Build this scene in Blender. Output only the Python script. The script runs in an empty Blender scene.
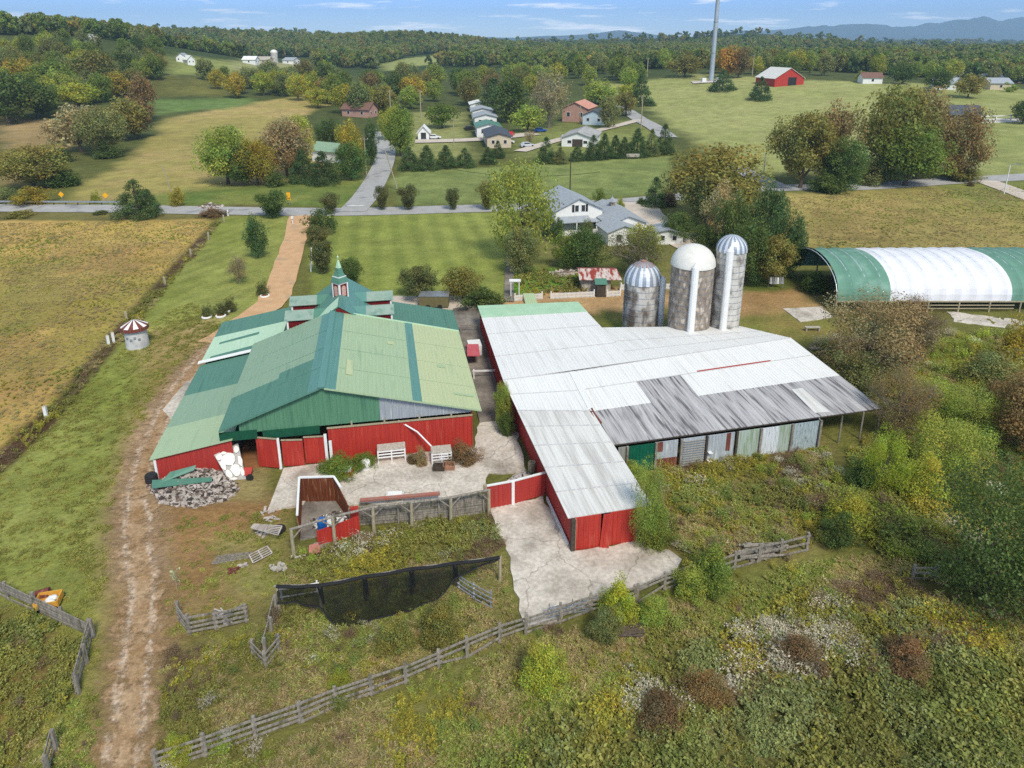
import bpy, math, random
import numpy as np
from mathutils import Vector, noise as mnoise

S = bpy.context.scene
C = S.collection
rnd = random.Random(7)
R = math.radians

# ------------------------------------------------------------------ camera
W_, H_ = 1024, 768
FPX, PY0, CAMZ = 705.0, 270.0, 30.0
TH = math.atan(230 / FPX)
ct, st = math.cos(TH), math.sin(TH)
cam_d = bpy.data.cameras.new('camera')
cam = bpy.data.objects.new('camera', cam_d); C.objects.link(cam)
cam.location = (0, 0, CAMZ); cam.rotation_euler = (math.pi / 2 - TH, 0, 0)
cam_d.sensor_width = 36; cam_d.lens = FPX / W_ * 36
cam_d.shift_y = -(H_ / 2 - PY0) / W_
cam_d.clip_start = 0.5; cam_d.clip_end = 40000
S.camera = cam

# ------------------------------------------------------------------ terrain
def sm(a, b, v):
    t = np.clip((v - a) / (b - a), 0, 1); return t * t * (3 - 2 * t)
def G(x, y, cx, cy, sx, sy): return np.exp(-((x - cx) / sx) ** 2 - ((y - cy) / sy) ** 2)
def hgt(x, y):
    x = np.asarray(x, float); y = np.asarray(y, float)
    z = 10 * sm(180, 850, y)
    z = z + 30 * G(x, y, -310, 450, 130, 150)
    z = z + 10 * G(x, y, 190, 400, 140, 150)
    z = z + 36 * G(x, y, -640, 1500, 480, 450)
    z = z + 31 * G(x, y, 420, 1450, 230, 330)
    z = z + 17 * G(x, y, -125, 1060, 130, 120) + 14 * G(x, y, -420, 1050, 130, 150) + 5 * G(x, y, 120, 1500, 160, 200)
    z = z + 10 * G(x, y, -100, 3000, 1300, 600)
    z = z + 10 * G(x, y, 1500, 2600, 900, 600)
    k = sm(170, 420, y)
    z = z + k * (1.6 * np.sin(x * .021 + y * .011 + 1) + 1.3 * np.sin(-x * .013 + y * .019))
    k2 = sm(700, 1500, y)
    z = z + k2 * (5 * np.sin(x * .0061 + 2) * np.sin(y * .0043) + 3 * np.sin(x * .013 + y * .004))
    z = z - 22 * sm(3300, 5200, y)
    return z
def h1(x, y): return float(hgt(x, y))
def ray(px, py):
    u, v = (px - 512) / FPX, (PY0 - py) / FPX
    return (u, ct + v * st, -st + v * ct)
def at(px, py, z=None):
    """where the sight line through a place in the photo meets height z, or the terrain"""
    d = ray(px, py)
    if z is not None:
        t = (z - CAMZ) / d[2]; return Vector((d[0] * t, d[1] * t, z))
    t = 10.0
    while t < 9000:
        if CAMZ + d[2] * t < h1(d[0] * t, d[1] * t): break
        t *= 1.01
    lo, hi = t / 1.01, t
    for _ in range(24):
        m = (lo + hi) / 2
        if CAMZ + d[2] * m < h1(d[0] * m, d[1] * m): hi = m
        else: lo = m
    return Vector((d[0] * hi, d[1] * hi, CAMZ + d[2] * hi))
def zat(x, y, py):
    v = (PY0 - py) / FPX
    return (v * y * ct - y * st) / (ct + v * st) + CAMZ
def depth(p): return p[1] * ct - (p[2] - CAMZ) * st
def proj_np(x, y, z):
    z = z - CAMZ; d = y * ct - z * st
    return 512 + FPX * x / d, PY0 - FPX * (y * st + z * ct) / d

# ------------------------------------------------------------------ materials
def srgb(r, g, b):
    f = lambda v: (v / 255 / 12.92) if v / 255 <= .04045 else ((v / 255 + .055) / 1.055) ** 2.4
    return (f(r), f(g), f(b), 1)
def nmat(name):
    m = bpy.data.materials.new(name); m.use_nodes = True
    nt = m.node_tree; nt.nodes.clear()
    return m, nt, nt.nodes.new, nt.links.new
MATS = {}
def surf(name, c1, c2=None, scale=2.0, rough=.8, stretch=(1, 1, 1), rot=0, c3=None, s3=.5, lo3=.55, hi3=.7,
         bump=.0, bscale=20, metal=0.0, detail=4, spec=.3):
    """painted / weathered surface: two tones in fine noise, stains of a third in large noise"""
    if name in MATS: return MATS[name]
    m, nt, N, L = nmat(name)
    out = N('ShaderNodeOutputMaterial'); b = N('ShaderNodeBsdfPrincipled')
    b.inputs['Roughness'].default_value = rough; b.inputs['Metallic'].default_value = metal
    b.inputs['Specular IOR Level'].default_value = spec
    tc = N('ShaderNodeTexCoord'); mp = N('ShaderNodeMapping')
    L(tc.outputs['Object'], mp.inputs[0]); mp.inputs['Rotation'].default_value = (0, 0, -rot)
    mp2 = N('ShaderNodeMapping'); L(mp.outputs[0], mp2.inputs[0]); mp2.inputs['Scale'].default_value = stretch
    n1 = N('ShaderNodeTexNoise'); n1.inputs['Scale'].default_value = scale; n1.inputs['Detail'].default_value = detail
    L(mp2.outputs[0], n1.inputs['Vector'])
    cr = N('ShaderNodeMapRange'); cr.inputs[1].default_value = .3; cr.inputs[2].default_value = .7
    L(n1.outputs['Fac'], cr.inputs[0])
    mx = N('ShaderNodeMix'); mx.data_type = 'RGBA'
    mx.inputs[6].default_value = c1; mx.inputs[7].default_value = c2 or c1
    L(cr.outputs[0], mx.inputs[0]); col = mx.outputs[2]
    if c3:
        n3 = N('ShaderNodeTexNoise'); n3.inputs['Scale'].default_value = s3; n3.inputs['Detail'].default_value = 5
        L(mp2.outputs[0], n3.inputs['Vector'])
        r3 = N('ShaderNodeMapRange'); r3.inputs[1].default_value = lo3; r3.inputs[2].default_value = hi3
        L(n3.outputs['Fac'], r3.inputs[0])
        m3 = N('ShaderNodeMix'); m3.data_type = 'RGBA'; L(r3.outputs[0], m3.inputs[0])
        L(col, m3.inputs[6]); m3.inputs[7].default_value = c3; col = m3.outputs[2]
    L(col, b.inputs['Base Color'])
    if bump:
        nb = N('ShaderNodeTexNoise'); nb.inputs['Scale'].default_value = bscale; nb.inputs['Detail'].default_value = 3
        L(mp2.outputs[0], nb.inputs['Vector'])
        bp = N('ShaderNodeBump'); bp.inputs['Strength'].default_value = bump; bp.inputs['Distance'].default_value = .05
        L(nb.outputs['Fac'], bp.inputs['Height']); L(bp.outputs[0], b.inputs['Normal'])
    L(b.outputs[0], out.inputs[0]); MATS[name] = m; return m

def foliage(name, inst=False):
    """leaf: tint of the plant x spread from leaf to leaf, some light let through"""
    if name in MATS: return MATS[name]
    m, nt, N, L = nmat(name)
    out = N('ShaderNodeOutputMaterial')
    if inst:
        ti = N('ShaderNodeAttribute'); ti.attribute_type = 'INSTANCER'; ti.attribute_name = 'tint'; tint = ti.outputs['Color']
    else:
        ti = N('ShaderNodeObjectInfo'); tint = ti.outputs['Color']
    lv = N('ShaderNodeAttribute'); lv.attribute_name = 'lv'
    mul = N('ShaderNodeMix'); mul.data_type = 'RGBA'; mul.blend_type = 'MULTIPLY'; mul.inputs[0].default_value = 1
    L(tint, mul.inputs[6]); L(lv.outputs['Color'], mul.inputs[7])
    d = N('ShaderNodeBsdfDiffuse'); t = N('ShaderNodeBsdfTranslucent'); g = N('ShaderNodeBsdfGlossy')
    g.inputs['Roughness'].default_value = .55; g.inputs['Color'].default_value = (.9, .95, .9, 1)
    L(mul.outputs[2], d.inputs[0]); L(mul.outputs[2], t.inputs[0])
    a = N('ShaderNodeMixShader'); a.inputs[0].default_value = .48; L(d.outputs[0], a.inputs[1]); L(t.outputs[0], a.inputs[2])
    b = N('ShaderNodeMixShader'); b.inputs[0].default_value = .012; L(a.outputs[0], b.inputs[1]); L(g.outputs[0], b.inputs[2])
    L(b.outputs[0], out.inputs[0]); MATS[name] = m; return m

# ------------------------------------------------------------------ mesh builder
class MB:
    def __init__(s): s.v, s.f, s.mi, s.cur = [], [], [], 0
    def m(s, i): s.cur = i; return s
    def face(s, *ps):
        n = len(s.v); s.v += [tuple(p) for p in ps]; s.f.append(tuple(range(n, n + len(ps)))); s.mi.append(s.cur)
    def add(s, vs, fs):
        n = len(s.v); s.v += [tuple(p) for p in vs]
        for f in fs: s.f.append(tuple(i + n for i in f)); s.mi.append(s.cur)
    def box(s, c, d, rz=0, ax=None):
        c = Vector(c)
        if ax is None: ax = (Vector((math.cos(rz), math.sin(rz), 0)), Vector((-math.sin(rz), math.cos(rz), 0)), Vector((0, 0, 1)))
        vs = [c + ax[0] * (d[0] / 2 * i) + ax[1] * (d[1] / 2 * j) + ax[2] * (d[2] / 2 * k) for k in (-1, 1) for j in (-1, 1) for i in (-1, 1)]
        s.add(vs, [(0, 2, 3, 1), (4, 5, 7, 6), (0, 1, 5, 4), (1, 3, 7, 5), (3, 2, 6, 7), (2, 0, 4, 6)]); return s
    def bar(s, p, q, w, h, up=(0, 0, 1)):
        p, q = Vector(p), Vector(q); z = q - p; l = z.length; z.normalize(); u = Vector(up)
        if abs(z.dot(u)) > .95: u = Vector((0, 1, 0)) if abs(z.y) < .9 else Vector((1, 0, 0))
        x = z.cross(u).normalized(); y = x.cross(z)
        return s.box((p + q) / 2, (w, h, l), ax=(x, y, z))
    def tube(s, p, q, r0, r1=None, n=8, cap=True):
        r1 = r0 if r1 is None else r1
        p, q = Vector(p), Vector(q); z = (q - p).normalized()
        u = Vector((0, 0, 1)) if abs(z.z) < .9 else Vector((1, 0, 0))
        x = z.cross(u).normalized(); y = z.cross(x)
        vs = []
        for (o, r) in ((p, r0), (q, r1)):
            for k in range(n):
                a = 2 * math.pi * k / n; vs.append(o + x * (math.cos(a) * r) + y * (math.sin(a) * r))
        fs = [(k, (k + 1) % n, n + (k + 1) % n, n + k) for k in range(n)]
        if cap: fs += [tuple(range(n))[::-1], tuple(range(n, 2 * n))]
        s.add(vs, fs); return s
    def path(s, pts, r, n=6):
        for a, b in zip(pts[:-1], pts[1:]): s.tube(a, b, r, r, n)
        return s
    def lathe(s, c, prof, n=24, a0=0, a1=2 * math.pi, cap=True):
        c = Vector(c); full = abs(a1 - a0 - 2 * math.pi) < 1e-6; k = n if full else n + 1
        vs = [c + Vector((math.cos(a0 + (a1 - a0) * j / n) * r, math.sin(a0 + (a1 - a0) * j / n) * r, z)) for r, z in prof for j in range(k)]
        fs = [(i * k + j, i * k + (j + 1) % k, (i + 1) * k + (j + 1) % k, (i + 1) * k + j) for i in range(len(prof) - 1) for j in range(n)]
        if cap and full: fs += [tuple(range(k))[::-1], tuple(range((len(prof) - 1) * k, len(prof) * k))]
        s.add(vs, fs); return s
    def slab(s, pts, t, up=(0, 0, 1)):
        """closed plate: polygon pts, thickened by t against up"""
        up = Vector(up).normalized(); a = [Vector(p) for p in pts]; n = len(a); b = [p - up * t for p in a]
        s.add(a + b, [tuple(range(n)), tuple(range(n, 2 * n))[::-1]] + [(i, n + i, n + (i + 1) % n, (i + 1) % n) for i in range(n)]); return s
    def ribbed(s, a, b, c_, d, pitch=.3, dep=.03, thick=.04):
        """corrugated sheet on the quad a-b-c-d; ribs run from edge a-b to edge d-c"""
        a, b, c_, d = map(Vector, (a, b, c_, d))
        nrm = (b - a).cross(d - a).normalized(); L0 = max((b - a).length, (c_ - d).length)
        k = max(1, int(round(L0 / pitch))); us = []
        for i in range(k):
            for f, o in ((0, 0), (.6, 0), (.68, 1), (.92, 1)): us.append(((i + f) / k, o))
        us.append((1.0, 0)); n = len(us); vs = []
        for lay in (0, 1):
            for (p, q) in ((a, b), (d, c_)):
                for u, o in us: vs.append(p.lerp(q, u) + nrm * (o * dep if lay == 0 else -thick))
        fs = [(i, i + 1, n + i + 1, n + i) for i in range(n - 1)]
        fs += [(2 * n + i + 1, 2 * n + i, 3 * n + i, 3 * n + i + 1) for i in range(n - 1)]
        fs += [(i + 1, i, 2 * n + i, 2 * n + i + 1) for i in range(n - 1)]
        fs += [(n + i, n + i + 1, 3 * n + i + 1, 3 * n + i) for i in range(n - 1)]
        fs += [(0, n, 3 * n, 2 * n), (2 * n - 1, n - 1, 3 * n - 1, 4 * n - 1)]
        s.add(vs, fs); return s
    def build(s, name, mats, parent=None, smooth=False, origin=None):
        if not isinstance(mats, (list, tuple)): mats = [mats]
        o = Vector((0, 0, 0)); p = parent
        if p is not None:
            while p.parent: p = p.parent
            o = Vector(p.location)
        if origin is not None: o = Vector(origin)
        me = bpy.data.meshes.new(name)
        me.from_pydata([(v[0] - o.x, v[1] - o.y, v[2] - o.z) for v in s.v], [], s.f)
        for m in mats: me.materials.append(m)
        me.polygons.foreach_set('material_index', s.mi)
        if smooth: me.polygons.foreach_set('use_smooth', [True] * len(s.f))
        me.update()
        ob = bpy.data.objects.new(name, me); C.objects.link(ob)
        if parent is not None: ob.parent = parent
        elif origin is not None: ob.location = o
        return ob
def tag(o, label=None, cat=None, group=None, kind=None):
    if label: o['label'] = label
    if cat: o['category'] = cat
    if group: o['group'] = group
    if kind: o['kind'] = kind
    return o
def thing(name, label, cat, loc, group=None):
    o = bpy.data.objects.new(name, None); C.objects.link(o); o.location = loc; o.empty_display_size = .3
    return tag(o, label, cat, group)
def dup(root, loc, rz=0, sc=(1, 1, 1), label=None, group=None, color=None):
    r = root.copy(); C.objects.link(r); r.location = loc; r.rotation_euler = (0, 0, rz); r.scale = sc
    if label: r['label'] = label
    if group: r['group'] = group
    for ch in root.children:
        c = ch.copy(); C.objects.link(c); c.parent = r
        if color and 'crown' in c.name: c.color = color
        for g in ch.children:
            d = g.copy(); C.objects.link(d); d.parent = c
    return r

# ------------------------------------------------------------------ common materials
M = {}
M['white'] = surf('white_paint', srgb(232, 232, 230), srgb(222, 221, 217), 3, .6)
M['red'] = surf('red_siding', srgb(182, 58, 46), srgb(164, 49, 41), 1.2, .55, (3, 3, .35), c3=srgb(190, 92, 76), s3=1.1, lo3=.58, hi3=.82)
M['red_wing'] = surf('red_siding_faded', srgb(176, 60, 52), srgb(158, 51, 46), 1.2, .6, (3, 3, .35), c3=srgb(184, 98, 88), s3=1.2, lo3=.6, hi3=.84)
M['darkred'] = surf('dark_red_paint', srgb(120, 22, 22), srgb(98, 18, 18), 3, .6)
M['wood'] = surf('grey_weathered_wood', srgb(158, 150, 138), srgb(112, 104, 94), 9, .9, (1, 1, .3), c3=srgb(92, 90, 74), s3=3, bump=.2)
M['wood_light'] = surf('pale_post_wood', srgb(178, 166, 138), srgb(142, 132, 108), 6, .9, (2, 2, .4))
M['wood_dark'] = surf('dark_wood', srgb(84, 74, 64), srgb(58, 50, 44), 6, .9)
M['steel'] = surf('galvanised_steel', srgb(186, 190, 196), srgb(150, 155, 164), 5, .4, metal=.6)
M['black'] = surf('black_rubber', (.015, .015, .016, 1), (.03, .03, .03, 1), 5, .7)
M['glass'] = surf('dark_window_glass', (.02, .025, .03, 1), (.035, .04, .045, 1), .8, .12, spec=.6)
M['bark'] = surf('bark', srgb(104, 92, 80), srgb(70, 60, 52), 6, .95, (2, 2, .5))
M['bark_pale'] = surf('pale_bark', srgb(150, 140, 128), srgb(108, 98, 88), 6, .95, (2, 2, .5))
M['_c'] = surf('old_concrete', srgb(196, 190, 182), srgb(164, 158, 150), .5, .9, c3=srgb(118, 112, 104), s3=.25, lo3=.5, hi3=.72, bump=.15, detail=9)
M['_d'] = surf('dark_concrete', srgb(140, 132, 124), srgb(104, 97, 90), .7, .9, c3=srgb(78, 72, 66), s3=.4, lo3=.48, hi3=.65, bump=.2, detail=9)  # darker tone of the old concrete, with blotches
def concrete(name, c1, c2, c3, crack):
    m = surf(name, c1, c2, .9, .9, c3=c3, s3=.35, lo3=.48, hi3=.72, bump=.15, detail=10); nt = m.node_tree; N, L = nt.nodes.new, nt.links.new
    b = [q for q in nt.nodes if q.type == 'BSDF_PRINCIPLED'][0]; src = b.inputs['Base Color'].links[0].from_socket
    tc = [q for q in nt.nodes if q.type == 'TEX_COORD'][0]; nz = N('ShaderNodeTexNoise'); nz.inputs['Scale'].default_value = 1.2; nz.inputs['Detail'].default_value = 4; L(tc.outputs['Object'], nz.inputs['Vector'])
    ad = N('ShaderNodeMix'); ad.data_type = 'VECTOR'; ad.inputs[0].default_value = .45; L(tc.outputs['Object'], ad.inputs[4]); L(nz.outputs['Color'], ad.inputs[5])
    vo = N('ShaderNodeTexVoronoi'); vo.feature = 'DISTANCE_TO_EDGE'; vo.inputs['Scale'].default_value = .42; L(ad.outputs[1], vo.inputs['Vector'])
    mr = N('ShaderNodeMapRange'); mr.inputs[1].default_value = .001; mr.inputs[2].default_value = .011; mr.inputs[3].default_value = .5; mr.inputs[4].default_value = 0; L(vo.outputs['Distance'], mr.inputs[0])
    sp = N('ShaderNodeTexNoise'); sp.inputs['Scale'].default_value = 5; sp.inputs['Detail'].default_value = 8; L(tc.outputs['Object'], sp.inputs['Vector']); mr2 = N('ShaderNodeMapRange'); mr2.inputs[1].default_value = .35; mr2.inputs[2].default_value = .7; mr2.inputs[3].default_value = .78; mr2.inputs[4].default_value = 1.12; L(sp.outputs['Fac'], mr2.inputs[0])
    cc = N('ShaderNodeCombineColor'); [L(mr2.outputs[0], cc.inputs[i]) for i in range(3)]; mu = N('ShaderNodeMix'); mu.data_type = 'RGBA'; mu.blend_type = 'MULTIPLY'; mu.inputs[0].default_value = 1; L(src, mu.inputs[6]); L(cc.outputs[0], mu.inputs[7])
    mx = N('ShaderNodeMix'); mx.data_type = 'RGBA'; L(mr.outputs[0], mx.inputs[0]); L(mu.outputs[2], mx.inputs[6]); mx.inputs[7].default_value = crack; L(mx.outputs[2], b.inputs['Base Color']); return m
M['conc'] = concrete('cracked_concrete', srgb(216, 207, 195), srgb(194, 184, 171), srgb(156, 146, 133), srgb(104, 96, 84))
M['conc_dark'] = concrete('dark_cracked_concrete', srgb(150, 141, 131), srgb(120, 112, 103), srgb(92, 85, 78), srgb(66, 60, 52))  # darker cracked concrete for the alley, garden path and pen floor
M['asphalt'] = surf('worn_asphalt', srgb(172, 170, 168), srgb(156, 154, 151), .6, .9, c3=srgb(120, 120, 122), s3=.2, detail=8)
M['shingle'] = surf('grey_shingles', srgb(166, 172, 178), srgb(144, 150, 156), 2.5, .85, detail=8)
M['leaf'] = foliage('leaf')
M['leafi'] = foliage('leaf_field', True)
HAZE, EXPO, SKY0, SKY1 = 1.4e-4, 0.5, (.60, .74, 1.04, 1), (.25, .43, 1.0, 1)
# ------------------------------------------------------------------ numeric noise
def vnoise(x, y, seed=0):
    xi = np.floor(x).astype(np.int64); yi = np.floor(y).astype(np.int64); fx = x - xi; fy = y - yi
    fx = fx * fx * (3 - 2 * fx); fy = fy * fy * (3 - 2 * fy)
    def hsh(a, b):
        n = (a * 374761393 + b * 668265263 + seed * 974711) & 0x7fffffff
        n = ((n ^ (n >> 13)) * 1274126177) & 0x7fffffff
        return ((n ^ (n >> 16)) & 0xffff) / 65535.0
    return (hsh(xi, yi) * (1 - fx) + hsh(xi + 1, yi) * fx) * (1 - fy) + (hsh(xi, yi + 1) * (1 - fx) + hsh(xi + 1, yi + 1) * fx) * fy
def fbm(x, y, sc, seed=0, oct=4):
    t = 0; a = .5; n = 0
    for i in range(oct):
        t = t + a * vnoise(x * sc * 2 ** i + 17.3 * i, y * sc * 2 ** i - 9.1 * i, seed + i); n += a; a *= .5
    return t / n
def sdist(px, py, poly):
    """signed distance to a plan polygon, positive inside"""
    d = np.full(px.shape, 1e18); ins = np.zeros(px.shape, bool); n = len(poly)
    for i in range(n):
        ax, ay = poly[i]; bx, by = poly[(i + 1) % n]
        ex, ey = bx - ax, by - ay; l = ex * ex + ey * ey + 1e-9
        t = np.clip(((px - ax) * ex + (py - ay) * ey) / l, 0, 1)
        d = np.minimum(d, (px - ax - t * ex) ** 2 + (py - ay - t * ey) ** 2)
        c = ((ay > py) != (by > py)) & (px < ex * (py - ay) / (ey if abs(ey) > 1e-9 else 1e-9) + ax)
        ins ^= c
    return np.where(ins, 1, -1) * np.sqrt(d)
def plan(pts): return [tuple(at(*p)[:2]) for p in pts]

# ------------------------------------------------------------------ ground sheet
def axis_x():
    v = [0.0]; s = .42
    while v[-1] < 9000:
        if v[-1] > 62: s *= 1.035
        v.append(v[-1] + s)
    return np.array([-a for a in v[:0:-1]] + v)
def axis_y():
    v = [6.0]
    while v[-1] < 9500: v.append(v[-1] + max(.42, v[-1] * .0066))
    return np.array(v)
gx, gy = axis_x(), axis_y()
X, Y = np.meshgrid(gx, gy); NX, NY = len(gx), len(gy)
Z = hgt(X, Y)
col = np.empty(X.shape + (3,))
def lin(c): return np.array(srgb(*c)[:3])
GK = .80
base_near = lin((116, 116, 58)) * GK; base_far = lin((88, 96, 52)) * GK
k = sm(90, 260, Y)[..., None]
col[:] = base_near * (1 - k) + base_far * k
k = sm(430, 560, Y + 60 * np.sin(X * .02))[..., None]
col[:] = col * (1 - k) + lin((70, 84, 42)) * GK * k
nA = fbm(X, Y, .035, 3, 5); nB = fbm(X, Y, .16, 11, 4); nC = fbm(X, Y, .7, 23, 3)
def zone(pts, c1, c2=None, soft=1.0, rag=1.5, mix=None, world=False, amt=1.0, nz=None):
    poly = pts if world else plan(pts)
    xs = [p[0] for p in poly]; ys = [p[1] for p in poly]; pad = soft + rag + 2
    i0, i1 = np.searchsorted(gx, [min(xs) - pad, max(xs) + pad]); j0, j1 = np.searchsorted(gy, [min(ys) - pad, max(ys) + pad])
    if i1 <= i0 or j1 <= j0: return
    sl = (slice(j0, j1), slice(i0, i1)); x, y = X[sl], Y[sl]
    d = sdist(x, y, poly) + (nB[sl] - .5) * 2 * rag
    w = sm(-soft, soft, d) * amt
    a = lin(c1) * GK
    if c2 is None: cc = np.broadcast_to(a, x.shape + (3,))
    else:
        t = sm(.36, .64, nA[sl] * .55 + nB[sl] * .45 if nz is None else nz[sl])[..., None]; cc = a * (1 - t) + lin(c2) * GK * t
    col[sl] = col[sl] * (1 - w[..., None]) + cc * w[..., None]
def trail(pts, width, c1, c2=None, soft=.6, rag=.6, amt=1.0, world=False):
    p = [Vector((q[0], q[1], 0)) for q in (pts if world else plan(pts))]
    lft, rgt = [], []
    for i, q in enumerate(p):
        t = (p[min(i + 1, len(p) - 1)] - p[max(i - 1, 0)]).normalized(); n = Vector((-t.y, t.x, 0)); w = width[i] if isinstance(width, (list, tuple)) else width
        lft.append(q + n * w / 2); rgt.append(q - n * w / 2)
    zone([(v.x, v.y) for v in lft] + [(v.x, v.y) for v in rgt[::-1]], c1, c2, soft, rag, world=True, amt=amt)

# far pastures and fields
zone([(66, 204), (80, 190), (120, 165), (152, 138), (165, 120), (200, 112), (300, 96), (335, 90), (348, 94), (330, 104), (300, 118), (310, 140), (330, 165), (300, 180), (190, 194), (130, 204)], (188, 166, 106), (166, 154, 88), 2.5, 3)
zone([(60, 206), (185, 190), (380, 176), (370, 200), (345, 206), (230, 209), (60, 206)], (112, 132, 62), (132, 138, 70), 3, 4)
zone([(150, 100), (250, 98), (252, 106), (160, 114)], (118, 140, 78), (104, 128, 66), 5, 4)
zone([(150, 76), (225, 78), (228, 96), (150, 96)], (128, 126, 62), (104, 104, 52), 5, 8)
zone([(166, 62), (190, 56), (248, 64), (240, 76), (170, 74)], (152, 160, 88), (138, 142, 76), 10, 8)
zone([(378, 64), (410, 58), (446, 54), (450, 60), (420, 66), (385, 71)], (158, 164, 96), None, 8, 8)
zone([(232, 70), (310, 68), (312, 60), (240, 60)], (172, 164, 116), (156, 158, 100), 8, 8)
zone([(0, 118), (60, 120), (66, 150), (40, 180), (0, 190)], (176, 150, 104), (150, 128, 82), 3, 5)
zone([(0, 185), (30, 190), (60, 206), (0, 207)], (104, 122, 56), (120, 122, 60), 3, 4)
zone([(398, 172), (520, 166), (670, 156), (674, 176), (664, 194), (560, 203), (405, 206), (392, 190)], (124, 138, 78), (136, 146, 84), 2, 2)
zone([(410, 112), (465, 112), (465, 136), (470, 158), (400, 158)], (154, 156, 96), (146, 148, 88), 4, 3)
zone([(515, 125), (655, 118), (668, 150), (520, 158)], (142, 148, 82), (122, 128, 68), 4, 4)
zone([(600, 84), (640, 82), (690, 74), (800, 80), (880, 82), (1060, 92), (1100, 120), (1000, 160), (770, 175), (745, 170), (690, 140), (650, 110), (620, 102)], (172, 172, 108), (158, 162, 96), 6, 5)
zone([(880, 84), (1024, 96), (1100, 110), (1100, 178), (1000, 180), (970, 176)], (150, 156, 90), (162, 164, 100), 6, 5)
# right hand pasture beyond the hoop house
zone([(770, 196), (880, 186), (1000, 183), (1100, 190), (1200, 262), (800, 262), (780, 240)], (186, 168, 100), (156, 146, 80), 2, 3)
zone([(930, 184), (1024, 178), (1060, 196), (990, 210)], (130, 140, 70), None, 2, 2, amt=.7)
zone([(690, 206), (770, 196), (800, 250), (740, 300), (650, 296), (660, 240)], (96, 106, 50), (116, 110, 60), 2, 2)
# land around the farmhouse
zone([(505, 212), (700, 200), (720, 250), (660, 300), (505, 305)], (118, 122, 62), (134, 126, 76), 1.5, 2)
zone([(510, 268), (580, 268), (600, 295), (512, 302)], (98, 150, 48), (92, 128, 44), .5, .8)
zone([(570, 284), (660, 290), (800, 288), (830, 312), (690, 318), (590, 314), (480, 302)], (196, 160, 112), (176, 142, 96), .8, 1.2)
zone([(600, 308), (830, 308), (850, 330), (760, 345), (610, 338)], (120, 132, 58), (150, 130, 76), 1, 1.5)
zone([(660, 286), (800, 278), (830, 300), (780, 310), (668, 292)], (112, 122, 54), (150, 128, 80), 1, 1.5)
zone([(690, 290), (800, 290), (812, 306), (770, 314), (730, 320), (680, 306)], (190, 146, 100), (164, 138, 90), 1, 1.6, amt=.8)
zone([(478, 300), (660, 306), (640, 314), (590, 308), (480, 308)], (196, 158, 112), None, .8, 1, amt=.8)
# hay field on the left
zone([(-500, 225), (0, 218), (205, 219), (216, 224), (150, 290), (108, 345), (40, 425), (0, 466), (-260, 640), (-700, 500)], (212, 176, 102), (178, 154, 82), 1.5, 2)
zone([(100, 222), (205, 222), (180, 245), (90, 246)], (200, 172, 92), None, 4, 4, amt=.7)
zone([(20, 300), (120, 260), (150, 290), (80, 360), (20, 400)], (134, 132, 58), (168, 146, 72), 3, 4, amt=.6)
zone([(60, 250), (150, 236), (170, 262), (110, 290), (40, 300)], (160, 124, 84), (178, 152, 92), 4, 5, amt=.6)
zone([(-40, 330), (40, 320), (70, 380), (10, 420), (-60, 420)], (168, 132, 86), (140, 128, 70), 4, 5, amt=.6)
zone([(0, 260), (60, 262), (50, 320), (0, 330)], (126, 130, 66), None, 4, 5, amt=.5)
zone([(90, 300), (150, 276), (130, 320), (70, 380)], (160, 156, 72), None, 3, 4, amt=.55)
zone([(820, 205), (900, 200), (940, 225), (880, 250), (810, 240)], (188, 158, 100), (150, 128, 80), 4, 5, amt=.6)
zone([(900, 225), (1000, 215), (1040, 245), (920, 255)], (140, 136, 76), (180, 156, 96), 4, 5, amt=.5)
zone([(-60, 205), (260, 205), (240, 218), (0, 222), (-60, 222)], (136, 130, 74), (112, 104, 60), 1, 1.5)
# mown lawns
lawn_l = [(222, 217), (300, 214), (292, 260), (280, 300), (214, 330), (170, 380), (130, 440), (112, 520), (108, 600), (100, 660), (92, 768), (0, 768), (0, 600), (-80, 560), (0, 472), (60, 405), (112, 342), (160, 285)]
zone(lawn_l, (140, 148, 68), (150, 154, 80), .8, .8)
zone([(322, 214), (500, 212), (520, 240), (506, 300), (470, 312), (380, 302), (312, 296), (310, 250)], (148, 156, 78), (138, 148, 70), .8, .6)
stripe = (np.sin((X * .985 + Y * .17) * 2 * math.pi / 3.3) > 0)
pl = plan([(322, 214), (500, 212), (515, 240), (504, 292), (380, 296), (318, 290)])
d = sdist(X[:400], Y[:400], pl) if False else None
jj = np.searchsorted(gy, [60, 135]); sl = (slice(*jj), slice(*np.searchsorted(gx, [-45, 5])))
w = sm(-.5, .5, sdist(X[sl], Y[sl], pl))[..., None]
tone = 1 + .10 * np.tanh(2.5 * np.sin((X[sl] * .985 + Y[sl] * .19) * 2 * math.pi / 3.3))[..., None] * np.array([1, .8, .9])
col[sl] = col[sl] * (1 + w * (tone - 1))
pl = plan([(222, 217), (296, 214), (250, 310), (150, 400), (90, 560), (0, 620), (0, 480), (112, 345)])
sl = (slice(*np.searchsorted(gy, [28, 130])), slice(*np.searchsorted(gx, [-62, -14])))
w = sm(-1, 2, sdist(X[sl], Y[sl], pl))[..., None]
tone = 1 + .07 * np.tanh(2 * np.sin((X[sl] * .93 + Y[sl] * -.36) * 2 * math.pi / 2.6 + 1.2 * nB[sl]))[..., None] * np.array([1, .8, .9])
col[sl] = col[sl] * (1 + w * (tone - 1))
# fence row between hay and lawn
trail([(217, 222), (160, 285), (112, 342), (45, 420), (0, 462), (-60, 520)], 1.6, (98, 92, 50), (84, 64, 44), .5, .8)
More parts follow.
